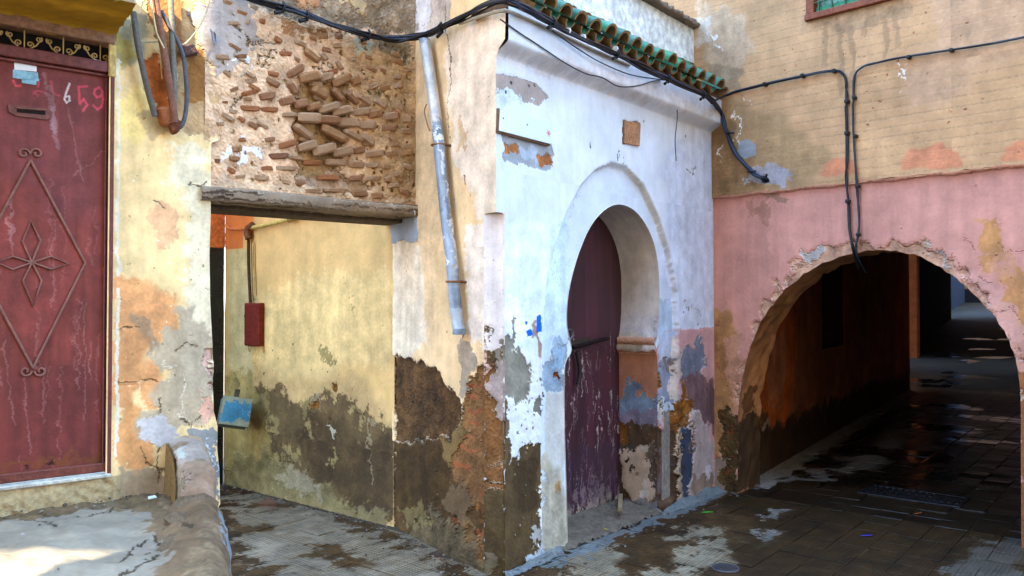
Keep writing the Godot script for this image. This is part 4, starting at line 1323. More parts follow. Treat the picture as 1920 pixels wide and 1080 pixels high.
	part("case", block(Vector3(-0.11, -0.11, -0.12), Vector3(0.11, 0.11, 0.044), 0.008), plain("#6f7468", 0.7, 0.3), bb)
	part("strap", block(Vector3(-0.02, 0.111, -0.1), Vector3(0.02, 0.2, -0.09), 0.002), plain("#4f463a", 0.7, 0.3), bb)


func sheet_box(x0: float, y0: float, x1: float, y1: float, dep: float) -> ArrayMesh:   # a tile with an eased edge; the picture runs over its face
	var st := SurfaceTool.new()
	st.begin(Mesh.PRIMITIVE_TRIANGLES)
	st.set_smooth_group(-1)
	var b := 0.003
	var ring := [[Vector3(x0 + b, y0 + b, dep), Vector3(x1 - b, y0 + b, dep), Vector3(x1 - b, y1 - b, dep), Vector3(x0 + b, y1 - b, dep)], [Vector3(x0, y0, dep - b), Vector3(x1, y0, dep - b), Vector3(x1, y1, dep - b), Vector3(x0, y1, dep - b)], [Vector3(x0, y0, 0), Vector3(x1, y0, 0), Vector3(x1, y1, 0), Vector3(x0, y1, 0)]]
	var put := func(q: Vector3):
		st.set_uv(Vector2((q.x - x0) / (x1 - x0), (q.y - y0) / (y1 - y0)) * 0.96 + Vector2(0.02, 0.02))
		st.add_vertex(q)
	for k in [0, 2, 1, 0, 3, 2]:
		put.call(ring[0][k])
	for n in 2:
		for k in 4:
			var k2 := (k + 1) % 4
			for q in [ring[n][k], ring[n][k2], ring[n + 1][k2], ring[n][k], ring[n + 1][k2], ring[n + 1][k]]:
				put.call(q)
	st.generate_normals()
	return st.commit()


# ------------------------------------------------------------------ the white corner house

func corner_house() -> void:
	var o := thing("corner_house", "white plastered corner house with a horseshoe arch doorway and green tiled eaves", "house", Transform3D(Basis.IDENTITY, WX.origin))
	var inv := o.transform.affine_inverse()
	house_side(o, inv * BX)
	house_front(o, inv * WX)
	house_corner(o, inv)
	doorway(o, inv)
	roof(o, inv * WX)


func house_side(o: Node3D, at: Transform3D) -> void:
	var s := Surf.new(-0.06, 1.36, -0.03, 3.8, 0.0045, 61)
	s.base("#e6c08e", 0.03, 0.06, 0.10, 0.05, 0.0012)
	s.patch([0.673,3.16,1.416,3.068,1.416,1.921,1.127,1.945,0.803,2.354], "#e3cdb8", 9.0, 0.14, 0.8)
	s.patch([0.328,3.048,0.471,3.047,0.676,2.112,0.547,1.261,0.3,1.252], "#dcb98c", 9.0, 0.05, 0.7, 1.0, 0.2)
	s.patch([0.004,1.963,0.405,1.867,0.478,1.259,0.264,1.139,0.009,1.139], "#dfcbae", 9.0, 0.06, 0.8)
	s.patch([0.926,1.961,1.155,1.942,1.156,1.285,0.986,1.279], "#e6d2c2", 9.0, 0.04, 0.8)
	s.patch([0.251,3.702,0.8,3.512,0.738,3.142,0.29,3.215], "#b9a89c", 9.0, 0.05, 0.8, 1.6, 0.35)
	s.patch([0.296,3.476,0.511,3.442,0.47,3.217,0.327,3.236], "#e6dcd4", 0.002, 0.0, 0.9, 2.2)
	s.patch([-0.029,2.097,0.361,2.075,0.362,1.897,0.26,1.89,0.146,1.918,-0.012,1.899], "#9aa0a8", 0.008, 0.0, 1.0, 0.4, 0.1)
	s.patch([0.864,2.567,0.936,2.569,0.925,2.399,0.877,2.375], "#c99f70", 9.0, 0.02, 0.7, 2.0)
	s.patch([0.879,1.274,0.963,1.278,1.044,1.235,1.067,1.131,0.987,1.046,0.928,0.96,0.874,0.974], "#a18c74", 0.001, 0.0, 1.0, 1.3, 0.25, 0.003)
	# bare earth, brick rubble and damp below
	s.patch([0.013,0.558,0.681,0.701,0.904,0.902,1.128,1.105,1.416,1.126,1.416,0.027,0.989,-0.095,0.017,-0.085], "#553c20", -0.008, 0.06, 1.0, 1.3, 0.35, 0.006)
	s.patch([0.013,0.522,0.481,0.624,0.713,0.626,0.758,0.442,0.869,0.368,0.482,0.192,0.015,0.093], "#4a3419", -0.006, 0.08, 0.9, 1.5, 0.35, 0.004)
	s.patch([0.916,0.903,0.987,1.046,1.128,1.141,1.21,1.193,1.366,1.151,1.366,0.552,1.29,0.451,1.045,0.343,0.808,0.435,0.733,0.526,0.905,0.685], "#7c5531", -0.020, 0.008, 1.0, 1.3, 0.3, 0.010)
	s.patch([1.045,0.343,1.264,0.489,1.29,0.005,1.13,-0.025,1.017,0.095,1.102,0.235], "#7f4f24", -0.018, 0.01, 1.0, 1.5, 0.4, 0.014)
	s.patch([0.009,1.139,0.226,1.137,0.38,1.119,0.587,1.099,0.718,1.005,0.88,0.943,0.892,0.801,0.807,0.728,0.681,0.679,0.037,0.554], "#53391f", -0.012, 0.0, 1.0, 0.8, 0.5, 0.012)
	s.patch([0.681,0.653,0.807,0.728,0.893,0.776,0.905,0.685,0.733,0.533,0.655,0.552], "#7e6138", -0.004, 0.02, 0.9, 1.3)
	s.patch([0.656,0.3,0.881,0.448,0.988,0.392,1.045,0.328,0.959,0.294,1.046,0.192,0.87,0.197], "#6b5338", 0.003, 0.03, 0.9, 1.3, 0.2, 0.003)
	s.patch([0.715,0.194,0.988,0.224,1.129,0.212,1.13,0.093,0.93,0.103,0.683,0.107], "#84603c", 9.0, 0.02, 0.8, 1.5)
	s.patch([0.269,0.095,0.682,0.219,0.988,0.148,1.157,0.071,1.184,-0.054,0.484,-0.139,0.195,-0.077], "#5f5038", 0.012, 0.10, 0.8, 2.0, 0.3, 0.010)
	s.patch([0.079,0.106,0.413,0.211,0.617,0.156,0.269,0.01], "#7f6a40", 9.0, 0.05, 0.8, 1.6)
	# brick ends that show in the bare earth
	for q in [[0.951,1.033,1.089,1.03,1.084,1.011,0.952,1.012], [0.963,0.964,1.056,0.96,1.056,0.942,0.963,0.939], [0.952,0.889,1.145,0.892,1.14,0.873,0.952,0.864], [0.987,0.819,1.079,0.818,1.079,0.8,0.987,0.798], [0.893,0.73,1.01,0.724,1.01,0.706,0.893,0.708], [0.857,0.653,1.056,0.661,1.056,0.64,0.857,0.628], [0.795,0.549,0.987,0.562,0.988,0.544,0.795,0.524], [1.101,0.713,1.242,0.71,1.242,0.687,1.101,0.683], [1.034,0.22,1.135,0.219,1.129,0.182,1.034,0.183], [1.062,0.436,1.157,0.44,1.157,0.419,1.062,0.406], [0.784,0.206,0.827,0.241,0.858,0.216,0.821,0.183]]:
		s.patch(q, ["#94502c", "#86472a", "#9c5c38"][int(q[0] * 1000.0) % 3], -0.010, 0.0, 0.9, 0.7, 0.3, 0.003)
	# cracks and marks
	s.line([0.685,3.321,0.712,3.149,0.757,3.007,0.776,2.841,0.726,2.69,0.752,2.491], 0.007, "#6e5a48", -0.004, 0.85, 0.8, 0.005)
	for q in [[0.903,1.4,0.915,1.276], [0.917,0.718,0.808,0.589,0.733,0.501], [1.021,0.96,1.072,1.101], [1.129,0.598,1.263,0.626], [1.166,1.942,1.199,1.642,1.177,1.405], [0.925,2.242,0.937,2.178], [1.074,0.379,1.129,0.271,1.102,0.116,1.184,0.005]]:
		s.line(q, 0.007, "#5f4024", -0.006, 0.8, 0.9, 0.005)
	for q in [[1.1,1.434,1.128,1.284,1.145,1.136,1.123,1.104], [0.88,0.962,0.904,0.84]]:
		s.line(q, 0.014, "#dccbb8", 0.003, 0.8, 2.0)
	s.strew([0.05, 1.3, 1.2, 3.0], 46, 0.006, "#b8966c", -0.003, rng)
	s.strew([0.0, 0.75, 0.45, 1.05], 60, 0.008, "#241a0c", -0.012, rng, 0.9)
	s.strew([0.5, 0.2, 1.2, 1.0], 60, 0.010, "#6e431c", -0.022, rng, 0.9)
	s.strew([0.5, 0.1, 1.2, 0.8], 30, 0.008, "#a08a68", 0.003, rng, 0.8)
	var m := s.material()
	var right := 1.263
	part("side_wall", s.grid([-0.05, -0.02, 1.145, -0.02, 1.145, 2.0, right, 2.0, right, 2.855, right + 0.03, 2.90, right + 0.088, 2.935, right + 0.094, 3.10, right - 0.05, 3.13, right - 0.05, 3.79, -0.05, 3.79]), m, o, at)
	part("side_wall_above", block(Vector3(-0.05, 3.785, -0.5), Vector3(1.22, 5.0, -0.004), 0.01), plain("#dcc6a8", 0.92, 0.4), o, at)
	part("side_core", block(Vector3(-0.04, -0.05, -0.5), Vector3(1.08, 3.78, -0.05), 0.01), plain("#8a6a42", 0.92, 0.4), o, at)


func house_front(o: Node3D, at: Transform3D) -> void:
	var s := Surf.new(-0.075, 2.70, -0.03, 3.13, 0.0045, 67)
	s.cell = 0.0085
	s.base("#d9dfe7", 0.015, 0.03, 0.05, 0.02, 0.0007)
	var ring := [0.363,-0.007,0.364,1.085,0.375,1.399,0.417,1.652,0.498,1.848,0.614,2.051,0.764,2.233,0.934,2.356,1.113,2.421,1.301,2.417,1.528,2.318,1.738,2.11,1.911,1.847,2.007,1.572,2.022,1.292,1.986,1.015,1.979,0.048]
	s.lift(ring, -0.042)
	# cove and fascia below the eaves
	for y in s.ny:
		var v := s.v0 + s.h - (y + 0.5) * s.px
		var t := clampf((v - 2.865) / 0.07, 0.0, 1.0)
		for x in s.nx:
			s.z[y * s.nx + x] += 0.092 * t * t * (3.0 - 2.0 * t)
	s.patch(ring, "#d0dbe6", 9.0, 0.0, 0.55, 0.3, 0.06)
	s.line([1.328,2.413,1.528,2.318,1.738,2.11,1.911,1.847,2.007,1.572,2.022,1.272], 0.02, "#d8cfc4", 9.0, 0.6, 0.08, 0.012)  # edge line and ring tint above: colour standing in for shading of the relief
	s.patch([1.733,2.535,2.703,3.107,2.682,1.188,1.939,1.216,1.848,2.079], "#c9d0e4", 9.0, 0.2, 0.6)
	s.patch([-0.001,1.939,0.581,1.983,0.579,1.266,0,1.228], "#dbe6f2", 9.0, 0.1, 0.6)
	s.patch([0.023,1.524,0.314,1.525,0.313,1.276,0.023,1.286], "#e6ecf2", 9.0, 0.03, 0.7, 1.4)
	s.patch([0.431,1.942,0.673,2.059,0.671,1.228,0.419,1.111], "#c6dbe8", 9.0, 0.02, 0.6)
	s.patch([-0.092,2.915,2.703,3.107,2.702,2.966,-0.092,2.818], "#d6cfcf", 9.0, 0.03, 0.6, 1.6)  # strip along the cove: shade of its underside painted into the colour
	# scars where older signs hung
	s.patch([-0.078,2.768,0.295,2.795,0.408,2.732,0.32,2.658,0.117,2.653,0.117,2.677,-0.078,2.65], "#a59890", -0.003, 0.0, 1.0, 0.35, 0.12)
	s.patch([-0.078,2.686,0.107,2.712,0.126,2.667,0.098,2.625,-0.078,2.609], "#d4dfe6", 9.0, 0.0, 1.0, 1.5)
	s.patch([0.254,2.686,0.305,2.702,0.294,2.669,0.254,2.661], "#d4dfe6", 9.0, 0.0, 1.0, 1.5)
	s.patch([-0.024,2.441,0.141,2.45,0.435,2.452,0.472,2.393,0.45,2.339,0.424,2.287,0.214,2.282,-0.001,2.284,-0.024,2.305,0.022,2.359], "#9b9fa2", -0.004, 0.0, 1.0, 0.6, 0.15)
	s.patch([0.141,2.413,0.325,2.416,0.314,2.308,0.165,2.313], "#aebccb", 9.0, 0.02, 0.7, 1.5)
	s.patch([0.022,2.395,0.136,2.4,0.126,2.338,0.022,2.332], "#b07340", -0.014, 0.0, 1.0, 1.0, 0.3, 0.004)
	s.patch([0.33,2.373,0.461,2.372,0.45,2.319,0.335,2.317], "#a2643a", -0.014, 0.0, 1.0, 1.2, 0.4, 0.006)
	s.patch([1.247,2.744,1.472,2.761,1.464,2.599,1.247,2.584], "#8f7058", -0.004, 0.0, 1.0, 0.5)
	for q in [[0.013,2.681], [0.289,2.781], [0.224,2.767], [0.269,2.677], [0.855,2.51], [1.192,2.46], [1.523,2.785], [2.153,2.765], [2.274,2.485], [0.069,2.753]]:
		s.patch([q[0] - 0.008, q[1] - 0.008, q[0] + 0.008, q[1] - 0.008, q[0] + 0.008, q[1] + 0.01, q[0] - 0.008, q[1] + 0.01], "#4a4a4e", -0.005, 0.0, 1.0, 0.6)
	for q in [[1.179,2.473,1.206,2.473,1.199,2.447], [2.186,2.495,2.238,2.493,2.221,2.474], [2.274,2.518,2.31,2.506,2.292,2.487], [2.142,1.476,2.177,1.467,2.194,1.443], [2.282,1.426,2.318,1.4], [2.354,1.383,2.399,1.366]]:
		s.line(q, 0.012, "#55606a", -0.003, 0.9, 2.0)
	# the left pier: torn coats of paint and plaster
	s.patch([-0.032,1.244,0.354,1.227,0.363,-0.132,-0.032,-0.027], "#dcdde2", 0.001, 0.02, 0.9, 1.6, 0.08, 0.004)
	s.patch([0,1.287,0.05,1.285,0.097,1.404,0.112,1.349,0.069,1.285,0.097,1.238,0.16,1.22,0.194,1.182,0.213,1.151,0.258,1.105,0.233,1.045,0.193,0.975,0.126,0.921,0.079,0.937,0.023,0.978,-0.032,0.907,-0.032,1.259], "#7d7869", -0.003, 0.0, 1.0, 1.6, 0.25, 0.002)
	s.patch([-0.032,0.819,0.046,0.673,0.083,0.567,0.116,0.651,0.174,0.698,0.252,0.675,0.359,0.654,0.369,0.559,0.343,0.37,0.322,0.182,0.368,-0.133,-0.032,-0.027], "#544229", -0.004, 0.0, 1.0, 1.5, 0.25, 0.003)
	s.patch([0.093,0.625,0.333,0.589,0.323,0.281,0.14,0.317], "#3f301e", 9.0, 0.1, 0.8, 1.4)
	s.patch([-0.032,1.112,0.023,0.931,0.014,0.814,0.046,0.662,-0.014,0.524,-0.068,0.533], "#6c5a40", -0.006, 0.01, 0.9, 1.8)
	s.patch([0.252,0.218,0.333,0.186,0.312,0.098,0.262,0.109], "#a3a19c", 0.002, 0.01, 0.9, 1.8)
	s.patch([0.188,0.036,0.312,0.067,0.384,0.05,0.415,-0.145,0.188,-0.085], "#a5acb2", 0.004, 0.02, 0.9, 1.8)
	s.patch([0.273,1.401,0.303,1.425,0.283,1.314,0.313,1.269,0.385,1.222,0.396,1.153,0.324,1.2,0.293,1.276,0.243,1.297], "#a08a7c", -0.002, 0.0, 1.0, 1.2, 0.15)
	s.patch([0.293,1.425,0.339,1.428,0.344,1.331,0.293,1.326], "#1763cf", 0.001, 0.0, 1.0, 0.25, 0.06)
	s.patch([0.194,1.335,0.243,1.352,0.263,1.314,0.213,1.301], "#1763cf", 0.001, 0.0, 1.0, 0.25, 0.06)
	s.patch([0.189,1.384,0.208,1.384,0.208,1.368,0.189,1.369], "#1763cf", 0.001, 0.0, 1.0, 0.5)
	s.patch([0.364,0.976,0.38,0.952,0.364,0.803,0.283,0.899], "#6f6a60", -0.003, 0.0, 1.0, 1.4)
	s.patch([0.425,1.136,0.526,1.218,0.654,1.268,0.671,1.188,0.62,1.099,0.608,0.955,0.559,0.979,0.425,0.964], "#93a3b0", -0.002, 0.0, 1.0, 1.4, 0.25)
	s.patch([0.526,1.202,0.648,1.245,0.614,1.099,0.472,1.108], "#a5c3da", 9.0, 0.02, 0.7, 1.8)
	s.patch([0.494,1.316,0.527,1.338,0.581,1.232,0.505,1.241], "#9fb6c6", -0.001, 0.0, 0.9, 1.8)
	s.patch([0.526,1.066,0.581,1.072,0.581,1.032,0.532,1.033], "#a2552a", -0.012, 0.0, 1.0, 1.0)
	s.patch([0.425,0.964,0.559,0.972,0.62,0.947,0.623,-0.08,0.423,-0.031], "#c9c5bb", 0.001, 0.0, 1.0, 0.8, 0.12, 0.002)
	s.patch([0.424,0.539,0.624,0.41,0.645,-0.085,0.423,-0.031], "#a59a82", 9.0, 0.16, 0.85, 1.3, 0.3)
	s.patch([0.536,0.408,0.58,0.401,0.58,0.32,0.536,0.328], "#9c7440", 9.0, 0.02, 0.8, 1.6)
	s.strew([0.1, 0.75, 0.35, 1.05], 26, 0.010, "#8b7f74", -0.004, rng, 0.9)
	s.strew([0.05, 0.1, 0.33, 0.6], 12, 0.008, "#c9c2b0", 0.003, rng, 0.9)
	# the right pier
	s.patch([1.89,1.288,2.684,1.309,2.726,0.665,2.667,-0.188,1.678,0.01,1.731,1.146], "#c79a98", 0.001, 0.0, 1.0, 0.5, 0.12)
	s.patch([1.778,1.531,1.986,1.532,2.017,1.211,2.015,0.971,1.79,0.987], "#aebfd4", 9.0, 0.02, 0.85, 1.3)
	s.patch([2.054,1.131,2.174,1.166,2.279,1.137,2.316,1.235,2.389,1.249,2.434,1.164,2.461,1.019,2.423,0.938,2.459,0.818,2.59,0.764,2.588,0.508,2.257,0.67,2.085,0.768], "#74798a", -0.002, 0.0, 1.0, 1.6, 0.25)
	s.patch([2.12,0.942,2.368,0.95,2.611,0.848,2.626,0.504,2.346,0.578,2.102,0.775], "#77585a", 9.0, 0.03, 0.9, 1.5, 0.25)
	s.patch([2.534,0.854,2.678,0.756,2.673,0.283,2.569,0.51], "#5a4444", 9.0, 0.03, 0.8, 1.5)
	s.patch([1.79,1.064,1.966,1.086,2.015,0.971,2.03,0.73,1.914,0.623,1.788,0.715], "#7f8798", -0.001, 0.01, 0.95, 1.7, 0.3)
	s.patch([1.885,1.075,1.999,1.068,2.015,0.979,1.917,0.978], "#7d6a62", -0.003, 0.0, 0.9, 1.6)
	s.patch([2.005,1.253,2.055,1.211,2.053,0.971,2.001,0.736,1.952,0.82], "#cbb9ac", 9.0, 0.0, 0.9, 1.6)
	s.patch([1.728,1.029,1.821,1.016,1.804,0.83,1.71,0.7,1.834,0.594,1.98,0.695,2.063,0.775,2.132,0.939,2.165,0.778,2.34,0.666,2.339,0.534,2.249,0.421,1.833,0.399,1.633,0.466], "#80501f", -0.016, 0.0, 1.0, 1.8, 0.4, 0.012)
	s.patch([1.62,0.51,1.837,0.597,2.1,0.486,2.112,-0.077,1.617,0.022], "#57412f", -0.010, 0.01, 1.0, 1.8, 0.4, 0.008)
	s.patch([1.728,0.61,1.806,0.601,1.803,0.216,1.725,0.267], "#a45a2e", -0.008, 0.02, 0.8, 2.2, 0.4)
	s.patch([1.836,0.404,1.981,0.383,1.963,0.11,1.802,0.1], "#6a5a5e", -0.006, 0.02, 0.8, 2.0, 0.3)
	s.patch([1.667,0.754,1.791,0.749,1.935,0.704,1.902,0.652,1.728,0.679], "#c9c2bc", 0.002, 0.0, 1.0, 2.4)
	s.patch([1.791,0.788,1.935,0.79,1.984,0.699,1.951,0.655,1.886,0.709], "#b4c0cc", 0.001, 0.0, 1.0, 1.6)
	s.patch([2.016,0.552,2.083,0.56,2.079,0.009,2.011,0.006], "#c0aa94", 0.002, 0.0, 0.9, 1.6)
	s.patch([2.075,0.545,2.221,0.544,2.272,0.3,2.217,0.105,2.129,-0.017,2.062,0.092], "#414a5e", -0.002, 0.0, 1.0, 1.2, 0.15)
	s.patch([2.249,0.704,2.338,0.678,2.419,0.595,2.511,0.492,2.605,0.335,2.622,0.119,2.583,0.015,2.358,-0.044,2.181,-0.01,2.182,0.103,2.254,0.253,2.229,0.428,2.177,0.557,2.239,0.607], "#b3a39f", 0.005, 0.0, 1.0, 1.2, 0.18, 0.003)
	s.patch([2.218,0.186,2.603,0.122,2.563,-0.04,2.216,-0.017], "#85705e", 9.0, 0.05, 0.8, 1.6, 0.3)
	s.patch([2.415,0.195,2.528,0.219,2.565,0.129,2.452,0.122], "#cfc6cc", 0.006, 0.01, 0.9, 2.2)
	for q in [[1.939,1.287,2.684,1.301]]:
		s.line(q, 0.012, "#d2a7a4", 9.0, 0.8, 0.8)
	for q in [[1.682,0.745,1.838,0.752,1.934,0.625], [2.24,0.672,2.221,0.552,2.254,0.302], [2.066,0.546,2.062,0.052], [1.934,0.625,2.083,0.568,2.221,0.592]]:
		s.line(q, 0.010, "#3f2c1c", -0.014, 0.8, 2.2)
	# pencil heart, hairlines, drips
	for q in [[0.571,1.723,0.527,1.754,0.495,1.72,0.516,1.656,0.565,1.611,0.616,1.671,0.638,1.732,0.605,1.763,0.571,1.723], [0.684,2.094,0.754,2.06], [0.516,1.704,0.549,1.683,0.582,1.703,0.604,1.684], [0.813,2.249,0.673,2.059,0.583,1.92]]:
		s.line(q, 0.005, "#a9b4bd", 9.0, 0.7, 1.5)
	for q in [[0.141,2.254,0.189,2.076,0.214,1.955], [0.47,1.526,0.503,1.397], [2.1,2.586,2.13,2.101]]:
		s.line(q, 0.006, "#c9d2da", -0.001, 0.6, 1.6)
	s.strew([0.0, 1.3, 2.6, 2.8], 50, 0.005, "#b9c2ca", -0.002, rng, 0.8)
	s.strew([2.1, 0.3, 2.6, 1.3], 30, 0.008, "#a39a9e", -0.003, rng, 0.8)
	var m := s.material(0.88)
	var hole := rounded([1.759,-0.129,1.761,0.217,1.765,0.756,1.767,1.097,1.729,1.164,1.776,1.29,1.801,1.492,1.795,1.726,1.734,1.918,1.606,2.064,1.438,2.152,1.244,2.17,1.066,2.111,0.909,1.993,0.788,1.832,0.701,1.66,0.655,1.51,0.649,1.361,0.688,1.254,0.694,1.194,0.631,1.124,0.62,0.951,0.625,0.671,0.641,0.341,0.651,0.077,0.657,-0.137], 3)
	hole += [hole[hole.size() - 2], -0.4, hole[0], -0.4]
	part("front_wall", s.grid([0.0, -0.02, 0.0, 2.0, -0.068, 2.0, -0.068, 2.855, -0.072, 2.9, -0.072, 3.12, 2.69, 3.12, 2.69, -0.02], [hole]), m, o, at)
	part("front_core", join([block(Vector3(0.30, -0.05, -0.5), Vector3(0.44, 3.1, -0.05), 0.005), block(Vector3(1.86, -0.05, -0.5), Vector3(2.75, 3.1, -0.05), 0.005), block(Vector3(0.44, 2.32, -0.5), Vector3(1.86, 3.1, -0.05), 0.005)]), plain("#8a8078", 0.92, 0.3), o, at)
	# cement at the foot of the wall
	var foot := func(i: int, j: int):
		var u := -0.02 + 2.72 * i / 110.0
		var t := j / 6.0
		var k: int = ((i * 7 + 10) & 1023) + ((j * 30 + 40) & 1023) * 1024
		var wide := 0.05 + 0.05 * smoothstep(0.8, 2.4, u) + (N2[k] - 128) * 0.00025
		var gap := smoothstep(0.50, 0.58, u) * (1.0 - smoothstep(1.72, 1.80, u))
		return Vector3(u, ((0.030 + (N3[k] - 128) * 0.0003) * (1.0 - t) * (1.0 - t) + 0.004) * (1.0 - gap) - 0.03 * gap + (N1[k] - 128) * 0.00004, -0.005 + wide * t + 0.012)
	part("cement_foot", sheet(110, 6, foot), plain("#6e7272", 0.92, 1.2, 2.0), o, at)


func house_corner(o: Node3D, inv: Transform3D) -> void:
	var a := BX * Vector3(1.145, 0, 0)
	var b := WX.origin
	var w := a.distance_to(b)
	var u := (b - a).normalized()
	var at := inv * Transform3D(Basis(u, Vector3.UP, u.cross(Vector3.UP)), a)
	var s := Surf.new(-0.004, w + 0.004, -0.03, 2.01, 0.004, 71)
	s.base("#e0d2ca", 0.03, 0.07, 0.08, 0.06, 0.0014)
	s.patch([-0.026,1.255,0.135,1.258,0.136,-0.062,-0.025,-0.083], "#5f4c30", -0.004, 0.01, 1.0, 1.8, 0.3, 0.004)
	s.patch([-0.026,1.135,0.058,1.155,0.045,0.974,0.123,0.845,0.135,0.493,-0.026,0.45], "#805631", -0.016, 0.0, 1.0, 1.6, 0.3, 0.008)
	s.patch([0.049,1.137,0.135,1.158,0.135,0.846,0.078,0.89,0.036,0.982], "#a28f86", -0.002, 0.0, 1.0, 1.5, 0.25, 0.004)
	s.patch([-0.026,1.24,0.013,1.255,0.013,1.136,-0.007,1.106,-0.026,1.135], "#dcb6a4", 0.001, 0.0, 1.0, 1.5)
	s.patch([0.058,1.256,0.123,1.269,0.123,1.14,0.071,1.138], "#8c8274", -0.003, 0.0, 0.9, 2.0)
	s.patch([-0.009,0.274,0.136,0.288,0.136,-0.062,-0.009,-0.081], "#58452a", 9.0, 0.06, 0.8, 1.6, 0.35)
	s.patch([-0.009,0.096,0.072,0.076,0.072,-0.071,-0.009,-0.081], "#7d7058", 0.004, 0.04, 0.7, 2.0)
	for q in [[0.013,0.602,0.088,0.613,0.129,0.604], [0.013,1.404,0.019,1.255]]:
		s.line(q, 0.006, "#5a3c20", -0.012, 0.8, 2.0)
	s.strew([0.0, 1.1, w, 1.98], 26, 0.004, "#b39d90", -0.002, rng)
	var m := s.material()
	part("chamfer", s.grid(), m, o, at)
	# the small three-cornered soffit where the square corner starts
	var p := [BX * Vector3(1.145, 2.0, 0), BX * Vector3(1.2633, 2.0, 0), WX * Vector3(0, 2.0, 0)]
	var st := SurfaceTool.new()
	st.begin(Mesh.PRIMITIVE_TRIANGLES)
	st.set_smooth_group(-1)
	for q in p:
		st.add_vertex(inv * (q + Vector3(0, -0.001, 0)))
	st.generate_normals()
	part("corner_soffit", st.commit(), plain("#b38f66", 0.92, 0.3), o)


func doorway(o: Node3D, inv: Transform3D) -> void:
	var at := inv * WX
	var hole := rounded([1.759,-0.129,1.761,0.217,1.765,0.756,1.767,1.097,1.729,1.164,1.776,1.29,1.801,1.492,1.795,1.726,1.734,1.918,1.606,2.064,1.438,2.152,1.244,2.17,1.066,2.111,0.909,1.993,0.788,1.832,0.701,1.66,0.655,1.51,0.649,1.361,0.688,1.254,0.694,1.194,0.631,1.124,0.62,0.951,0.625,0.671,0.641,0.341,0.651,0.077,0.657,-0.137], 3)
	var n := hole.size() / 2
	# reveal: from the foot of the right jamb over the arch to the foot of the left one
	var run := [0.0]
	for i in range(1, n):
		run.append(run[i - 1] + Vector2(hole[i * 2] - hole[i * 2 - 2], hole[i * 2 + 1] - hole[i * 2 - 1]).length())
	var total: float = run[n - 1]
	var s := Surf.new(-0.02, 0.36, -0.04, total - 0.04, 0.005, 73)   # x: from the door outwards; y: along the reveal from the foot of the right jamb
	s.base("#d9d2cc", 0.03, 0.07, 0.10, 0.05, 0.0018)
	s.patch([-0.158,1.532,0.388,1.531,0.387,1.188,-0.159,1.209], "#cdc8cc", 9.0, 0.06, 0.8)
	s.patch([-0.159,1.411,0.387,1.34,0.387,1.188,-0.159,1.209], "#bfae94", 9.0, 0.05, 0.6, 1.4)
	s.patch([0.145,1.277,0.37,1.378,0.37,1.225,0.167,1.219], "#dddbe0", 0.002, 0.02, 0.9, 2.2)
	s.patch([0.283,1.454,0.319,1.477,0.31,1.415], "#9a96a0", 9.0, 0.015, 0.7, 1.6)
	s.patch([-0.159,1.225,0.43,1.265,0.428,0.829,-0.16,0.785], "#b98066", 0.0, 0.0, 1.0, 0.6, 0.14)
	s.patch([-0.018,0.855,0.075,0.996,0.148,0.937,0.175,0.876,0.237,0.904,0.273,0.86,0.308,0.916,0.394,0.998,0.393,0.656,-0.018,0.617], "#7d92ac", -0.002, 0.0, 1.0, 1.8, 0.3)
	s.patch([-0.16,0.745,0.428,0.818,0.427,0.621,-0.161,0.564], "#86788a", 9.0, 0.04, 0.8, 1.6, 0.3)
	s.patch([-0.161,0.664,0.427,0.716,0.425,0.018,-0.162,-0.079], "#544233", -0.004, 0.04, 1.0, 1.6, 0.35, 0.005)
	s.patch([-0.065,0.748,0.065,0.727,0.074,0.548,-0.066,0.454], "#7f5426", -0.014, 0.0, 1.0, 1.6, 0.4, 0.008)
	s.patch([0.005,0.533,0.147,0.547,0.165,0.51,0.028,0.44], "#4b4740", -0.004, 0.0, 0.9, 1.6)
	s.patch([0,0.445,0.083,0.501,0.165,0.518,0.156,0.556,0.236,0.572,0.271,0.537,0.236,0.479,0.28,0.369,0.314,0.259,0.313,0.114,0.235,0.094,0.118,0.131,0.027,0.204], "#c1ab95", 0.005, 0.0, 1.0, 1.2, 0.12, 0.002)
	s.patch([0.191,0.289,0.253,0.297,0.261,0.144,0.208,0.144], "#d2cccb", 9.0, 0.015, 0.8, 1.4)
	for q in [[0.065,0.413,0.087,0.404], [0.11,0.34,0.137,0.336]]:
		s.line(q, 0.014, "#2f2a2c", -0.004, 1.0, 1.4)
	s.patch([0.245,0.546,0.324,0.566,0.349,0.309,0.322,0.115,0.279,0.346], "#5f5348", -0.004, 0.0, 1.0, 1.8, 0.3)
	s.patch([-0.067,0.135,0.383,0.144,0.382,0.011,-0.067,-0.063], "#777d86", 0.002, 0.03, 0.8, 1.6)
	s.strew([0.0, 0.1, 0.34, 1.1], 30, 0.006, "#d9cdc0", 0.002, rng, 0.8)
	var m := s.material()
	var steps := int(total / 0.02)
	var pos := func(d: float) -> Vector2:
		for i in range(1, n):
			if d <= run[i] or i == n - 1:
				var t: float = (d - run[i - 1]) / maxf(run[i] - run[i - 1], 1e-6)
				return Vector2(hole[i * 2 - 2], hole[i * 2 - 1]).lerp(Vector2(hole[i * 2], hole[i * 2 + 1]), t)
		return Vector2.ZERO
	var rev := func(i: int, j: int):
		var d: float = total * j / steps
		var q: Vector2 = pos.call(d)
		var t := i / 20.0
		var lx := clampi(int(t * s.gx), 0, s.gx)
		var ly := clampi(int((1.0 - float(j) / steps) * s.gy), 0, s.gy)
		var e: Vector2 = (pos.call(minf(d + 0.02, total)) - pos.call(maxf(d - 0.02, 0.0))).normalized()
		var nrm := Vector2(-e.y, e.x)
		q += nrm * s.low[ly * (s.gx + 1) + lx] * smoothstep(1.0, 0.85, t)
		return Vector3(q.x, q.y, -0.36 + 0.324 * t)
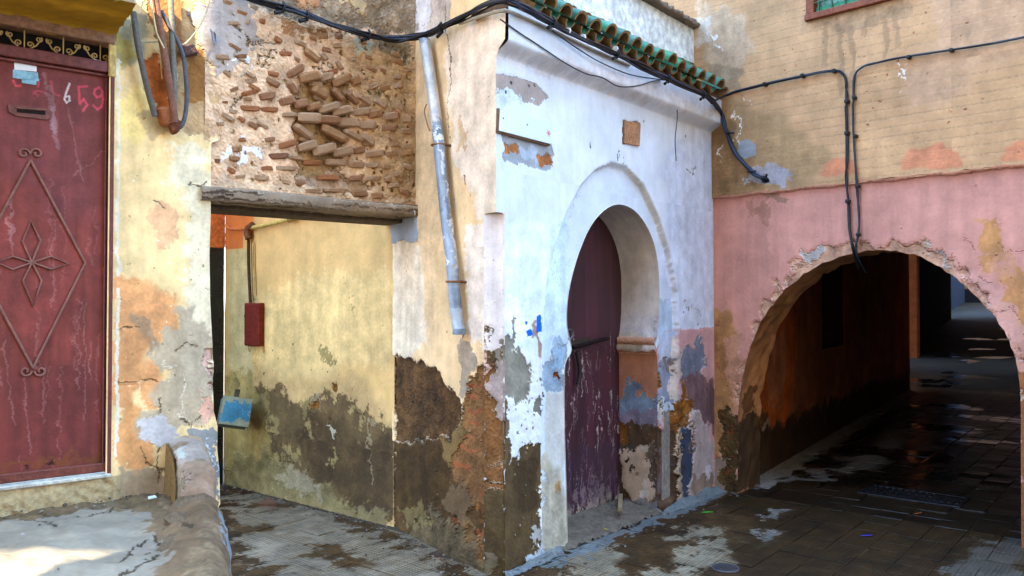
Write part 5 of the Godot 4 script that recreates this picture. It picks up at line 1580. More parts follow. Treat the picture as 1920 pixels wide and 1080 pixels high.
	part("reveal", sheet(20, steps, rev, func(i: int, j: int): return Vector2(0.02 + 0.96 * i / 20.0, 1.0 - float(j) / steps), true), m, o, at)
	# impost moulding on the right jamb
	var iu: float = hole[14]
	var imp := func(i: int, j: int):
		var prof := [[1.245, 0.0], [1.25, 0.02], [1.243, 0.045], [1.215, 0.050], [1.205, 0.046], [1.195, 0.036], [1.17, 0.022], [1.145, 0.012], [1.135, 0.018], [1.125, 0.016], [1.118, 0.0]]
		var k: int = ((i * 30 + 11) & 1023) + ((j * 20 + 7) & 1023) * 1024
		return Vector3(iu + 0.004 - prof[j][1] + (N2[k] - 128) * 0.00002, prof[j][0] + (N2[k] - 128) * 0.00004, -0.352 + 0.316 * i / 16.0)
	part("impost", sheet(16, 10, imp), plain("#c8967a", 0.9, 0.5, 2.4), o, at)
	# the leaf: boards, ledge, bolt
	var door := Node3D.new()
	door.name = "door"
	door.transform = at * mv(0, 0, -0.36)
	o.add_child(door, true)
	for i in 8:
		var x0 := 0.50 + i * 0.165
		var w := Surf.new(0.0, 0.16, 0.0, 2.3, 0.005, 80 + i)
		if i < 7 or true:
			w.base(["#421a22", "#3e1820", "#461d26"][i % 3], 0.04, 0.08, 0.10, 0.22, 0.0006)
		w.shiny(0.55)
		for n2 in 60:
			var v := rng.randf_range(0.0, 1.0)
			v = v * v * 1.2
			var u := rng.randf_range(0.0, 0.16)
			w.line([u, v, u + rng.randf_range(-0.002, 0.002), v + rng.randf_range(0.03, 0.16)], rng.randf_range(0.004, 0.008), ["#a89c8e", "#2a1018", "#bcb2a4", "#7d6a66"][n2 % 4], -0.0008, 0.85, 0.8)
		for n2 in 7:
			var u := rng.randf_range(0.0, 0.16)
			w.patch([u, -0.05, u + 0.05, -0.05, u + 0.04, rng.randf_range(0.1, 0.34), u + 0.015, rng.randf_range(0.1, 0.3)], ["#9a8c78", "#8d8272"][n2 % 2], -0.001, 0.02, 0.9, 2.4, 0.3)
		w.patch([0.0, 0.1, 0.16, 0.1, 0.16, 0.55, 0.0, 0.5], "#3a2438", 9.0, 0.12, 0.5, 1.6)
		var wmat := w.material()
		part("board", sheet_box(x0 + 0.001, 0.0, x0 + 0.164, 2.3, 0.03), flip_v(wmat), door, mv(0, 0.0, -0.03))
	part("door_back", block(Vector3(0.45, -0.02, -0.08), Vector3(1.85, 2.35, -0.035), 0.004), plain("#2a1416", 0.9, 0.0), door)
	part("jamb_post", block(Vector3(0.575, 0.0, 0.0), Vector3(0.63, 2.0, 0.045), 0.006, 0.003, rng), plain("#6a4a34", 0.85, 0.4), door)
	var bolt := tube(curve(lp([1.093,1.194,1.248,1.21,1.382,1.227,1.535,1.244], 0.05), 3), 0.014, 7)
	part("bolt_bar", bolt, plain("#241a1c", 0.45, 0.2, 2.0, 0.6), door)
	part("bolt_plate", slab([1.122,1.236,1.358,1.257,1.357,1.182,1.122,1.163], 0.001, 0.012), plain("#3a2c22", 0.6, 0.3), door)
	part("hasp", tube(curve(lp([1.081,1.238,1.119,1.28,1.106,1.317,1.056,1.311,1.043,1.276], 0.03), 3), 0.006, 6), plain("#6e6a70", 0.4, 0.0, 1.6, 0.6), door)
	part("handle", tube(curve(lp([1.157,1.162,1.182,1.087,1.195,1.012,1.169,0.933], 0.035), 3), 0.012, 7), plain("#241a1e", 0.5, 0.2), door)
	# the sill of the doorway
	var sill := func(i: int, j: int):
		var k: int = ((i * 20 + 77) & 1023) + ((j * 20 + 300) & 1023) * 1024
		return Vector3(0.56 + 1.18 * i / 40.0, 0.006 + 0.03 * (1.0 - j / 14.0) + (N2[k] - 128) * 0.0002, -0.37 + 0.40 * j / 14.0)
	part("door_sill", sheet(40, 14, sill), plain("#6d5f50", 0.85, 1.0, 1.6), o, at)
	var strip := thing("wood_strip", "thin bare wooden strip lying on the sill of the dark red door", "wood strip", WX * Transform3D(Basis(Vector3.UP, 0.55), Vector3(1.52, 0.075, -0.20)))
	part("strip", block(Vector3(-0.22, -0.012, -0.018), Vector3(0.22, 0.012, 0.018), 0.004, 0.003, rng), plain("#8d7658", 0.85, 0.5), strip)


func flip_v(m: StandardMaterial3D) -> StandardMaterial3D:
	m.uv1_scale = Vector3(1, -1, 1)
	m.uv1_offset = Vector3(0, 1, 0)
	return m


# glazed barrel tiles on the eaves, the parapet behind them
func roof(o: Node3D, at: Transform3D) -> void:
	part("parapet", block(Vector3(0.10, 3.10, -0.36), Vector3(2.72, 3.76, -0.16), 0.012), plain("#dfe4e4", 0.9, 0.3, 0.9), o, at)
	var cap := func(i: int, j: int):
		var u := 0.10 + 2.62 * i / 90.0
		var prof := [[3.755, -0.155], [3.757, -0.115], [3.775, -0.105], [3.80, -0.11], [3.812, -0.15], [3.812, -0.36]]
		var k: int = ((i * 11 + 5) & 1023) + ((j * 90) & 1023) * 1024
		var w := (N2[k] - 128) * 0.00012
		return Vector3(u, prof[j][0] + w, prof[j][1] + w * 1.4)
	part("coping", sheet(90, 5, cap, null, true), plain("#7d6c5c", 0.92, 1.2, 2.4), o, at)
	part("eaves_board", block(Vector3(-0.06, 3.115, -0.2), Vector3(2.66, 3.155, 0.075), 0.006), plain("#6e4f38", 0.9, 0.4), o, at)
	part("mortar_bed", block(Vector3(0.02, 3.15, -0.2), Vector3(2.62, 3.20, 0.02), 0.01), plain("#5d4a38", 0.92, 0.8), o, at)
	var glaze := [plain("#186a3e", 0.35, 0.6, 3.0), plain("#217848", 0.32, 0.6, 3.0), plain("#115232", 0.4, 0.6, 3.0), plain("#3a6a52", 0.4, 0.7, 3.0)]
	var clay := plain("#8a6a44", 0.85, 0.6, 3.0)
	var barrels := []
	var pans := []
	for g in glaze:
		barrels.append(tile_shape(0.062, 0.05, 1.0, g, clay))
		pans.append(tile_shape(0.046, 0.054, -1.0, g, clay))
	for row in 2:
		var n := 16
		for i in n:
			var u := 0.06 + i * 0.158 + row * 0.0
			var jit := rng.randf_range(-0.007, 0.007)
			var tilt := Basis(Vector3.RIGHT, deg_to_rad(30.0 + rng.randf_range(-2.0, 2.0))) * Basis(Vector3.UP, rng.randf_range(-0.03, 0.03))
			var dd := 0.15 - row * 0.185
			var vv := 3.185 + row * 0.118
			part("cover_tile", barrels[rng.randi() % 4], null, o, at * Transform3D(tilt, Vector3(u, vv + jit, dd + jit)))
			if i < n - 1:
				part("pan_tile", pans[rng.randi() % 4], null, o, at * Transform3D(tilt, Vector3(u + 0.079, vv - 0.012 + jit * 0.5, dd - 0.012 + jit)))
			# mortar in the mouth of the upper tiles
			if row == 1 and rng.randf() < 0.9:
				part("mortar_plug", block(Vector3(-0.036, -0.03, -0.02), Vector3(0.036, 0.026, 0.012), 0.02, 0.006, rng), clay, o, at * Transform3D(tilt, Vector3(u, vv + 0.012 + jit, dd + jit - 0.006)))
	part("end_tile", tile_shape(0.056, 0.048, 1.0, glaze[3], clay), null, o, at * Transform3D(Basis(Vector3.BACK, -0.5) * Basis(Vector3.RIGHT, 0.5), Vector3(2.55, 3.16, 0.12)))


# half a barrel, 0.26 long, mouth towards z; up = -1 is the trough between two barrels
func tile_shape(r0: float, r1: float, up: float, glazed: Material, clay: Material) -> ArrayMesh:
	var out: ArrayMesh = null
	var thick := 0.013
	var nseg := 10
	var at := func(k: int, z: float, r: float) -> Vector3:
		var a := PI * k / nseg
		return Vector3(-cos(a) * r, (sin(a) * r * 1.12) * up, z)
	for side in 2:
		var st := SurfaceTool.new()
		st.begin(Mesh.PRIMITIVE_TRIANGLES)
		for k in nseg:
			var a := [at.call(k, 0.0, r0), at.call(k + 1, 0.0, r0), at.call(k + 1, -0.26, r1), at.call(k, -0.26, r1)]
			var b := [at.call(k, 0.0, r0 - thick), at.call(k + 1, 0.0, r0 - thick), at.call(k + 1, -0.26, r1 - thick), at.call(k, -0.26, r1 - thick)]
			# the glaze is on the upper face, the mouth and the back are bare clay
			var glaze_face: Array = a if up > 0.0 else b
			var bare: Array = b if up > 0.0 else a
			if side == 0:
				st.set_smooth_group(1)
				for q in [0, 2, 1, 0, 3, 2]:
					st.add_vertex(glaze_face[q])
			else:
				st.set_smooth_group(2)
				for q in [0, 1, 2, 0, 2, 3]:
					st.add_vertex(bare[q])
				st.set_smooth_group(-1)
				var lip := [a[0], a[1], b[1], b[0]]
				for q in ([0, 1, 2, 0, 2, 3] if up > 0.0 else [0, 2, 1, 0, 3, 2]):
					st.add_vertex(lip[q])
		st.generate_normals()
		out = st.commit(out) if out else st.commit()
	out.surface_set_material(0, glazed)
	out.surface_set_material(1, clay)
	return out


# ------------------------------------------------------------------ the pink house over the passage

func right_house() -> void:
	var o := thing("pink_house", "pink and tan house with an arched passage through its ground floor", "house", RX)
	var top := Surf.new(-0.52, 2.9, 2.33, 4.4, 0.0052, 91)
	top.base("#c0956c", 0.03, 0.06, 0.10, 0.03, 0.0012)
	# combed render: narrow bands across the wall
	for y in top.ny:
		var v := top.v0 + top.h - (y + 0.5) * top.px
		for x in top.nx:
			var i := y * top.nx + x
			var k := ((y * 3) & 1023) * 1024 + ((x + 200) & 1023)
			var f := fposmod(v + (N2[k] - 128) * 0.00003 + sin((top.u0 + x * top.px) * 1.3) * 0.004, 0.066) / 0.066
			top.d[i] += 0.0018 * (f if f < 0.85 else (1.0 - f) / 0.15 * 0.85)
			if f > 0.86 or f < 0.06:
				var e := 0.13 * clampf((N2[(k * 7) & 1048575] - 70) / 90.0, 0.0, 1.0)
				top.r[i] *= 1.0 - e
				top.g[i] *= 1.0 - e
				top.b[i] *= 1.0 - e
	top.patch([-0.183,3.123,0.3,3.081,0.816,2.83,0.972,2.418,0.518,2.298,-0.187,2.328], "#997a56", 9.0, 0.26, 0.8, 1.2, 0.2)
	top.patch([-0.183,2.99,0.16,2.935,0.432,2.52,0.295,2.318,-0.187,2.328], "#826444", 9.0, 0.14, 0.75, 1.4, 0.3)
	top.patch([-0.078,3.939,0.212,3.862,0.393,3.439,0.162,3.277,-0.08,3.456], "#bda892", 9.0, 0.16, 0.5, 1.6, 0.3)
	top.patch([-0.179,3.833,-0.029,3.839,0.044,3.69,-0.03,3.577,-0.18,3.611], "#d0ccc6", 0.002, 0.05, 0.5, 2.2)
	top.patch([-0.031,3.446,0.301,3.333,0.254,3.174,0.017,3.175], "#8f7a62", 9.0, 0.06, 0.7, 1.6)
	top.patch([1.76,3.699,2.21,3.564,2.204,2.97,1.487,2.832], "#b48f72", 9.0, 0.3, 0.6)
	for q in [[1.449,2.408,1.47,2.471,1.525,2.522,1.603,2.543,1.701,2.533,1.781,2.487,1.83,2.425,1.848,2.361], [0.893,2.407,0.925,2.501,1.011,2.544,1.095,2.534,1.17,2.464,1.199,2.392], [2.03,2.38,2.066,2.442,2.128,2.487,2.213,2.501,2.212,2.37]]:
		top.patch(q, "#c97a58", 9.0, 0.05, 0.75, 0.6, 0.2)
	top.patch([0.243,2.762,0.316,2.776,0.388,2.724,0.388,2.641,0.297,2.62,0.233,2.67], "#8c94a0", 9.0, 0.015, 0.85, 0.2, 0.1)
	top.patch([0.378,2.535,0.476,2.564,0.571,2.504,0.673,2.452,0.647,2.382,0.386,2.401,0.296,2.452], "#9a98a2", 9.0, 0.03, 0.85, 1.8, 0.2)
	top.patch([0.409,2.481,0.484,2.481,0.501,2.422,0.422,2.422], "#2a2018", -0.02, 0.0, 1.0, 1.0)
	for q in [[0.933,3.534,0.947,3.355,0.938,3.201], [1.038,3.489,1.056,3.292,1.046,2.986], [1.133,3.473,1.146,3.195,1.137,3.045], [1.353,3.485,1.366,3.334,1.357,3.188], [1.424,3.504,1.436,3.354,1.456,3.239], [1.208,3.47,1.222,3.368]]:
		top.line(q, 0.035, "#8a6c50", 9.0, 0.5, 0.7, 0.04)
	top.patch([0.76,3.637,1.562,3.577,1.543,3.437,1.423,3.416,1.133,3.427,0.78,3.512], "#93765a", 9.0, 0.12, 0.6, 1.2, 0.4)
	for q in [[0.3,3.115,0.318,3.053], [0.207,3.055,0.244,2.922,0.28,2.773], [-0.054,3.757,-0.02,3.679], [0.029,3.65,0.077,3.57,0.106,3.52], [0.092,2.753,0.101,2.653], [1.441,3.133,1.447,2.949], [1.503,3.138,1.503,3.119]]:
		top.line(q, 0.014, "#e6e4e0", 0.001, 0.9, 2.0)
	top.strew([0.1, 2.5, 2.6, 3.7], 60, 0.010, "#9a5a38", -0.003, rng, 0.8)
	top.strew([0.0, 2.4, 2.6, 3.7], 60, 0.006, "#7a5a38", -0.003, rng, 0.8)
	var tm := top.material()
	var lip := []
	for i in 60:
		var u := -0.51 + 3.39 * i / 59.0
		lip += [u, 2.348 + 0.005 * sin(i * 1.7) + 0.004 * sin(i * 0.6) + (0.012 if i in [32, 33, 41] else 0.0)]
	var frame_hole := [0.833,3.618]
	var wu0: float = frame_hole[0]
	var wv0: float = frame_hole[1]
	var wu1 := wu0 + 0.70
	var outline := lip + [2.88, 4.39, -0.51, 4.39]
	part("upper_wall", top.grid(outline, [[wu0, wv0, wu1, wv0, wu1, 4.25, wu0, 4.25]]), tm, o, mv(0, 0, 0.026))
	part("render_lip", lip_shape(), plain("#c98f78", 0.9, 0.4), o)
	part("upper_core", join([block(Vector3(-0.51, 3.0, -0.4), Vector3(wu0 - 0.02, 5.4, -0.01), 0.004), block(Vector3(-0.11, 2.37, -0.4), Vector3(wu0 - 0.02, 2.998, -0.01), 0.004), block(Vector3(wu1 + 0.02, 2.37, -0.4), Vector3(2.95, 5.4, -0.01), 0.004), block(Vector3(wu0 - 0.02, 2.37, -0.4), Vector3(wu1 + 0.02, wv0 - 0.02, -0.01), 0.004), block(Vector3(wu0 - 0.02, 4.27, -0.4), Vector3(wu1 + 0.02, 5.4, -0.01), 0.004)]), plain("#a07c56", 0.92, 0.3), o)
	part("top_storey", block(Vector3(-0.51, 4.385, -0.02), Vector3(2.95, 5.4, 0.02), 0.004), plain("#bd9168", 0.92, 0.4), o)
	# window
	var w := Node3D.new()
	w.name = "window"
	w.position = Vector3(wu0, wv0, 0.0)
	o.add_child(w, true)
	var wood := plain("#7a3c1c", 0.6, 0.3)
	var ww := wu1 - wu0
	var wh := 4.25 - wv0
	part("sill", block(Vector3(-0.035, -0.045, -0.06), Vector3(ww + 0.035, 0.004, 0.06), 0.006), wood, w)
	part("frame", join([block(Vector3(-0.03, 0.006, -0.05), Vector3(0.03, wh, 0.045), 0.005), block(Vector3(ww - 0.03, 0.006, -0.05), Vector3(ww + 0.03, wh, 0.045), 0.005), block(Vector3(0.031, wh - 0.05, -0.05), Vector3(ww - 0.031, wh, 0.04), 0.005)]), wood, w)
	part("sash", join([block(Vector3(0.032, 0.008, -0.03), Vector3(ww - 0.032, 0.05, 0.01), 0.004), block(Vector3(ww / 2 - 0.02, 0.05, -0.03), Vector3(ww / 2 + 0.02, wh - 0.05, 0.01), 0.004)]), plain("#2f7a58", 0.6, 0.2), w)
	var glass := StandardMaterial3D.new()
	glass.transparency = BaseMaterial3D.TRANSPARENCY_ALPHA
	glass.albedo_color = Color(0.5, 0.75, 0.7, 0.18)
	glass.roughness = 0.05
	part("pane", block(Vector3(0.032, 0.05, -0.034), Vector3(ww - 0.032, wh - 0.05, -0.030), 0.001), glass, w)
	part("curtain", block(Vector3(0.0, 0.0, -0.16), Vector3(ww, wh, -0.14), 0.003), plain("#4f9a84", 0.9, 0.4), w)
	for i in 7:
		part("bar", tube([Vector3(0.06 + i * 0.097, 0.006, 0.025), Vector3(0.06 + i * 0.097, wh - 0.05, 0.025)], 0.007, 6), plain("#3f5a46", 0.6, 0.2), w)
	for i in 3:
		part("cross_bar", tube([Vector3(0.03, 0.08 + i * 0.22, 0.03), Vector3(ww - 0.03, 0.08 + i * 0.22, 0.03)], 0.006, 6), plain("#3f5a46", 0.6, 0.2), w)
	# the pink ground floor with the arch
	var s := Surf.new(-0.12, 2.95, -0.03, 2.38, 0.005, 93)
	s.base("#c28878", 0.03, 0.06, 0.08, 0.05, 0.0012)
	s.patch([-0.14,1.535,0.132,1.407,0.252,1.199,0.223,0.947,0.184,0.608,0.19,-0.019,-0.148,-0.076], "#a0753f", 9.0, 0.12, 0.75, 1.6, 0.3)
	s.patch([0.102,1.194,0.244,1.324,0.261,1.116,0.212,0.695,0.128,0.645], "#c08a76", 9.0, 0.05, 0.7, 1.6)
	s.patch([-0.141,1.36,-0.032,1.362,0.005,0.933,0.01,-0.007,-0.148,-0.033], "#c58a68", 9.0, 0.04, 0.7, 1.4)
	s.patch([1.937,1.986,2.021,2.024,2.056,1.961,2.037,1.828,1.994,1.729,1.946,1.747,1.923,1.867], "#a5743c", 9.0, 0.06, 0.7, 2.0, 0.3)
	s.patch([2.047,1.694,2.191,1.739,2.273,1.655,2.269,1.203,2.116,1.328,2.045,1.527], "#a5743c", 9.0, 0.10, 0.7, 1.8, 0.3)
	s.patch([1.989,1.83,2.106,1.792,2.105,1.659,2.017,1.594], "#b98462", 9.0, 0.05, 0.7, 1.8)
	s.patch([2.101,1.262,2.27,1.332,2.255,-0.084,2.115,-0.117], "#80502f", 9.0, 0.04, 0.9, 1.5)
	s.patch([0.318,2.262,0.474,2.277,0.517,2.184,0.429,2.108,0.34,2.198], "#9c6c58", 9.0, 0.03, 0.7, 2.0)
	s.patch([0.431,2.355,0.605,2.37,0.646,2.286,0.474,2.269], "#8a6a58", 9.0, 0.03, 0.7, 2.0)
	for q in [[0.466,2.311,0.473,2.023,0.462,1.696], [1.891,2.263,1.896,2.177], [1.12,1.833,1.269,2.012]]:
		s.line(q, 0.016, "#ad7c70", 9.0, 0.5, 2.0, 0.02)
	# broken plaster round the arch, bare rubble at the foot of the jamb
	var rim := [0.212,0.632,0.255,0.949,0.33,1.222,0.443,1.467,0.608,1.653,0.743,1.793,0.776,1.871,0.921,1.887,1.064,1.873,1.195,1.916,1.34,1.908,1.513,1.863,1.62,1.876,1.742,1.779,1.836,1.686,1.896,1.595,1.956,1.493,2.043,1.326,2.1,1.196,2.112,0.932,2.085,1.129,2.013,1.259,1.118,1.53]
	s.patch(rim, "#b58a70", -0.009, 0.0, 1.0, 2.0, 0.3, 0.009)
	s.patch([0.748,1.888,0.909,1.911,0.936,1.863,0.848,1.813,0.759,1.824], "#a59a92", -0.006, 0.0, 1.0, 1.4)
	s.patch([1.613,1.883,1.73,1.8,1.704,1.766,1.613,1.826], "#a99a90", -0.006, 0.0, 1.0, 1.8)
	s.patch([1.773,1.736,1.958,1.662,2.159,1.395,2.184,1.069,2.099,1.063,2.043,1.326], "#c49284", 9.0, 0.04, 0.7, 1.6)
	s.patch([0.061,0.63,0.109,0.652,0.156,0.614,0.212,0.628,0.236,-0.011,0.048,-0.043,0.069,0.257], "#4d3a22", -0.014, 0.0, 1.0, 1.4, 0.4, 0.012)
	s.patch([0.001,0.248,0.059,0.298,0.077,-0.038,-0.01,-0.053], "#8b7a6c", -0.004, 0.0, 1.0, 2.0)
	for q in [[0.107,0.262,0.163,0.287,0.163,0.262,0.107,0.237], [0.089,0.489,0.146,0.503,0.146,0.478,0.089,0.463], [0.135,0.182,0.191,0.199,0.191,0.173,0.134,0.157]]:
		s.patch(q, "#7d3e22", -0.010, 0.0, 1.0, 1.6)
	for q in [[1.774,1.805,1.866,1.664,1.956,1.527], [1.914,1.493,1.985,1.443,2.074,1.453,2.145,1.395], [1.807,1.942,1.899,1.834], [2.02,1.896,2.048,1.794,2.164,1.822], [1.928,1.663,1.957,1.629], [0.017,1.363,0.034,0.935]]:
		s.line(q, 0.007, "#7a4a44", -0.003, 0.6, 1.2, 0.005)
	s.strew([0.0, 1.5, 2.6, 2.3], 50, 0.007, "#a8685c", -0.003, rng, 0.8)
	s.strew([1.5, 1.2, 2.6, 2.0], 50, 0.008, "#7d5048", -0.003, rng, 0.8)
	s.strew([0.0, 0.1, 0.2, 1.4], 26, 0.008, "#7b5a34", -0.004, rng, 0.8)
	var m := s.material()
	var arch := [0.204,0.004,0.205,0.318,0.207,0.611,0.241,0.864,0.311,1.139,0.425,1.381,0.599,1.593,0.808,1.747,1.044,1.836,1.268,1.864,1.478,1.839,1.645,1.761,1.804,1.638,1.956,1.466,2.058,1.307,2.114,1.13,2.135,0.934,2.134,0.573,2.131,0.034]
	var hole := arch_edge(arch, 0.006)
	part("lower_wall", s.grid([-0.11, -0.02, -0.11, 2.37, 2.94, 2.37, 2.94, -0.02], [hole + [hole[hole.size() - 2], -0.4, hole[0], -0.4]]), m, o)
	# the arch's own thickness
	var a2 := hole
	var n := a2.size() / 2
	var soffit := func(i: int, j: int):
		var q := Vector2(a2[j * 2], a2[j * 2 + 1])
		var c := Vector2(1.16, 0.9)
		var k: int = ((j * 7) & 1023) * 1024 + ((i * 12 + 60) & 1023)
		var out := (q - c).normalized()
		var t := i / 10.0
		q += out * (((N2[k] - 128) * 0.00016 + (N1[k] - 128) * 0.00006) * smoothstep(0.0, 0.2, t) + 0.012 * sin(t * 3.0))
		return Vector3(q.x, q.y, -0.36 * t - 0.006 * (1.0 - t))
	var so := Surf.new(0.0, 0.4, 0.0, 5.0, 0.008, 95)
	so.base("#a5744e", 0.06, 0.16, 0.2, 0.0, 0.005)
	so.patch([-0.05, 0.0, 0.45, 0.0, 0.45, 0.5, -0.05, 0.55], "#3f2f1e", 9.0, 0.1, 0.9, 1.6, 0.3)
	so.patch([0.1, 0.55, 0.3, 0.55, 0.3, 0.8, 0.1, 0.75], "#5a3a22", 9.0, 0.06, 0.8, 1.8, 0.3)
	var som := so.material()
	part("arch_soffit", sheet(10, n - 1, soffit, func(i: int, j: int): return Vector2(i / 10.0, 1.0 - float(j) / (n - 1)), true), som, o)
	part("floor_slab", block(Vector3(-0.1, 2.4, -1.1), Vector3(2.94, 2.9, -0.41), 0.004), plain("#3f2a1a", 0.9, 0.3), o)
	part("lower_core", join([block(Vector3(-0.1, -0.05, -0.36), Vector3(0.17, 2.3, -0.05), 0.004), block(Vector3(2.2, -0.05, -0.36), Vector3(2.94, 2.3, -0.05), 0.004), block(Vector3(0.17, 1.98, -0.36), Vector3(2.2, 2.36, -0.05), 0.004)]), plain("#8a5f40", 0.92, 0.3), o)


func lip_shape() -> ArrayMesh:
	var f := func(i: int, j: int):
		var prof := [[0.030, 2.356], [0.026, 2.343], [0.010, 2.338], [-0.01, 2.336]]
		var k: int = ((i * 13 + 3) & 1023) + ((j * 50) & 1023) * 1024
		return Vector3(-0.11 + 2.99 * i / 150.0, prof[j][1] + (N2[k] - 128) * 0.00008 + 0.004 * sin(i * 0.31), prof[j][0])
	return sheet(150, 3, f)


# the points of an arch, evenly spaced and a little ragged along the crown
func arch_edge(p: Array, ragged: float) -> Array:
	var pts := []
	for i in range(0, p.size(), 2):
		pts.append(Vector3(p[i], p[i + 1], 0))
	var fine := curve(pts, 8)
	var out := []
	for i in fine.size():
		var q: Vector3 = fine[i]
		var e := (N1[(i * 61) & 1048575] - 128) / 128.0 * ragged + (N2[(i * 37 + 5000) & 1048575] - 128) / 128.0 * ragged * 1.6
		e *= smoothstep(0.9, 1.4, q.y)
		var c := (Vector2(q.x, q.y) - Vector2(1.16, 0.9)).normalized()
		out += [q.x + c.x * e, q.y + c.y * e]
	return out


func passage() -> void:
	var o := thing("covered_passage", "dark covered passage with orange walls running back behind the arch", "passage", TX)
	var len_t := 8.234
	var s := Surf.new(-0.05, len_t + 0.05, -0.03, 2.6, 0.011, 97)
	s.base("#9a5c38", 0.06, 0.14, 0.2, 0.06, 0.002)
	s.patch([-0.245,1.882,1.006,1.943,1.373,1.542,1.164,0.827,0.969,0.343,0.009,0.465,-0.261,0.93], "#c4622a", 9.0, 0.2, 0.9, 1.3, 0.25)
	s.patch([0.32,1.166,0.813,1.244,0.981,0.84,0.713,0.569,0.309,0.611], "#b07a62", 9.0, 0.08, 0.6, 1.8, 0.3)
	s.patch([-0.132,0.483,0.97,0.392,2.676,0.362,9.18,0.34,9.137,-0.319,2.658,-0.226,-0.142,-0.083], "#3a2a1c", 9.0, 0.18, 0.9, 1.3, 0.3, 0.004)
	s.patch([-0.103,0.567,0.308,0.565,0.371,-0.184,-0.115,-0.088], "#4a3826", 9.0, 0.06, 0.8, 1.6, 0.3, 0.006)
	s.patch([0.068,0.547,0.307,0.501,0.305,0.418,0.066,0.449], "#a08a78", 0.004, 0.0, 1.0, 1.8)
	s.strew([0.0, 0.1, 2.5, 1.4], 60, 0.014, "#8a6a50", -0.004, rng, 0.6)
	var m := s.material()
	var wq := [2.26,1.889,3.258,1.801,3.174,0.991,2.234,1.005]
	var hole := [wq[0], wq[7], wq[2], wq[7], wq[2], 2.25, wq[0], 2.25]
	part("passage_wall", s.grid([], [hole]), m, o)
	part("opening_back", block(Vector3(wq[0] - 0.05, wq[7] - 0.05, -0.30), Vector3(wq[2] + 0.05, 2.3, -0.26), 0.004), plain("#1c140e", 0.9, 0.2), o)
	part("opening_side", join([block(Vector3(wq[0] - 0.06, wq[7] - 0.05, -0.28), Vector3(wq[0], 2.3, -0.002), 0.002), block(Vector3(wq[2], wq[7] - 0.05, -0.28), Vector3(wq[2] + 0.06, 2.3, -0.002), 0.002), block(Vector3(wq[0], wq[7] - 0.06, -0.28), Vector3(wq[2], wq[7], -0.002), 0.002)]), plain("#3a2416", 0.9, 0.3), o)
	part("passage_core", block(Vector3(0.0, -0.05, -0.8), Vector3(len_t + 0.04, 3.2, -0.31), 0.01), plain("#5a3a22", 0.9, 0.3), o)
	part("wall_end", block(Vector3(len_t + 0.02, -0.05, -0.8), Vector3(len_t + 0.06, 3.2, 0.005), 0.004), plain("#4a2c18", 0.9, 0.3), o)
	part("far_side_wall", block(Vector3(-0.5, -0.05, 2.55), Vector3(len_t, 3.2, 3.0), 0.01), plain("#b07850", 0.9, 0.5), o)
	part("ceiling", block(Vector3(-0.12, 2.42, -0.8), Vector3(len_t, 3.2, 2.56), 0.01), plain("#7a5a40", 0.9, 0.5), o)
	part("upper_storey", block(Vector3(-0.1, 3.19, 0.1), Vector3(len_t, 8.6, 2.9), 0.01), plain("#bf946b", 0.9, 0.3), o)  # unseen block added to keep the sun out of the court behind
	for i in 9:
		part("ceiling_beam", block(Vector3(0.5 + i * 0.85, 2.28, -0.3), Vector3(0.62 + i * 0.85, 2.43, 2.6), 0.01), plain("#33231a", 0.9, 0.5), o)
	# a kerb of cement along the foot of the passage wall
	var foot := func(i: int, j: int):
		var k: int = ((i * 9 + 10) & 1023) + ((j * 30 + 140) & 1023) * 1024
		var t := j / 6.0
		return Vector3(-0.2 + (len_t + 0.2) * i / 100.0, 0.05 * (1.0 - t) * (1.0 - t) + 0.003, -0.01 + (0.16 + (N2[k] - 128) * 0.0008) * t)
	part("cement_foot", sheet(100, 6, foot), plain("#77716b", 0.9, 0.8, 1.6), o)
	# beyond the open court: a second covered stretch
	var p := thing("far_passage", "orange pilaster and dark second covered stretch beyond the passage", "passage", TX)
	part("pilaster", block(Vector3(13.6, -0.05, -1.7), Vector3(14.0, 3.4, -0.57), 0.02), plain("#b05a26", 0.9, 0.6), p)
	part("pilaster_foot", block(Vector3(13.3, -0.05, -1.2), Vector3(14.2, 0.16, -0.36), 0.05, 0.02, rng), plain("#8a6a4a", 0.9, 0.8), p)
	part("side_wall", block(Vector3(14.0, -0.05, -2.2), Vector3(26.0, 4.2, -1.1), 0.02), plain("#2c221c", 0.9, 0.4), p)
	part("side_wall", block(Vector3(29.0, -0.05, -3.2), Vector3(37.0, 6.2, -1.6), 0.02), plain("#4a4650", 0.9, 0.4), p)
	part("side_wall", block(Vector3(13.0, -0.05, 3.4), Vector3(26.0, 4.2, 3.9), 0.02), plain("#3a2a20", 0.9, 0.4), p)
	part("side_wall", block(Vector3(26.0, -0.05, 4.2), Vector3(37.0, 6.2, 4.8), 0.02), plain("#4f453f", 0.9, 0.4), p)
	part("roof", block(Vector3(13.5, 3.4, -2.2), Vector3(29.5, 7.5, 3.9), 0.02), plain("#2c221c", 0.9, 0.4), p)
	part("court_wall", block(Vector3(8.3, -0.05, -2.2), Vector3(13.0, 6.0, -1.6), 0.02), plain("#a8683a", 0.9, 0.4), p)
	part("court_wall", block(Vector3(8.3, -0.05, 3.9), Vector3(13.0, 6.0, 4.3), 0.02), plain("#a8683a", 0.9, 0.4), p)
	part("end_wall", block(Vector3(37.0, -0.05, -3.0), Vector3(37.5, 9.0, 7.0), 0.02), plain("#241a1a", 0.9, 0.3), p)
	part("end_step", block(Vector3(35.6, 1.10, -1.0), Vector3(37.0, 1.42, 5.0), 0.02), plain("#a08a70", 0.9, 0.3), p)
	part("court_shade_roof", block(Vector3(8.3, 3.6, -2.2), Vector3(12.2, 7.5, 4.3), 0.02), plain("#3f2a1a", 0.9, 0.3), p)  # unseen cover added over the court to darken its floor
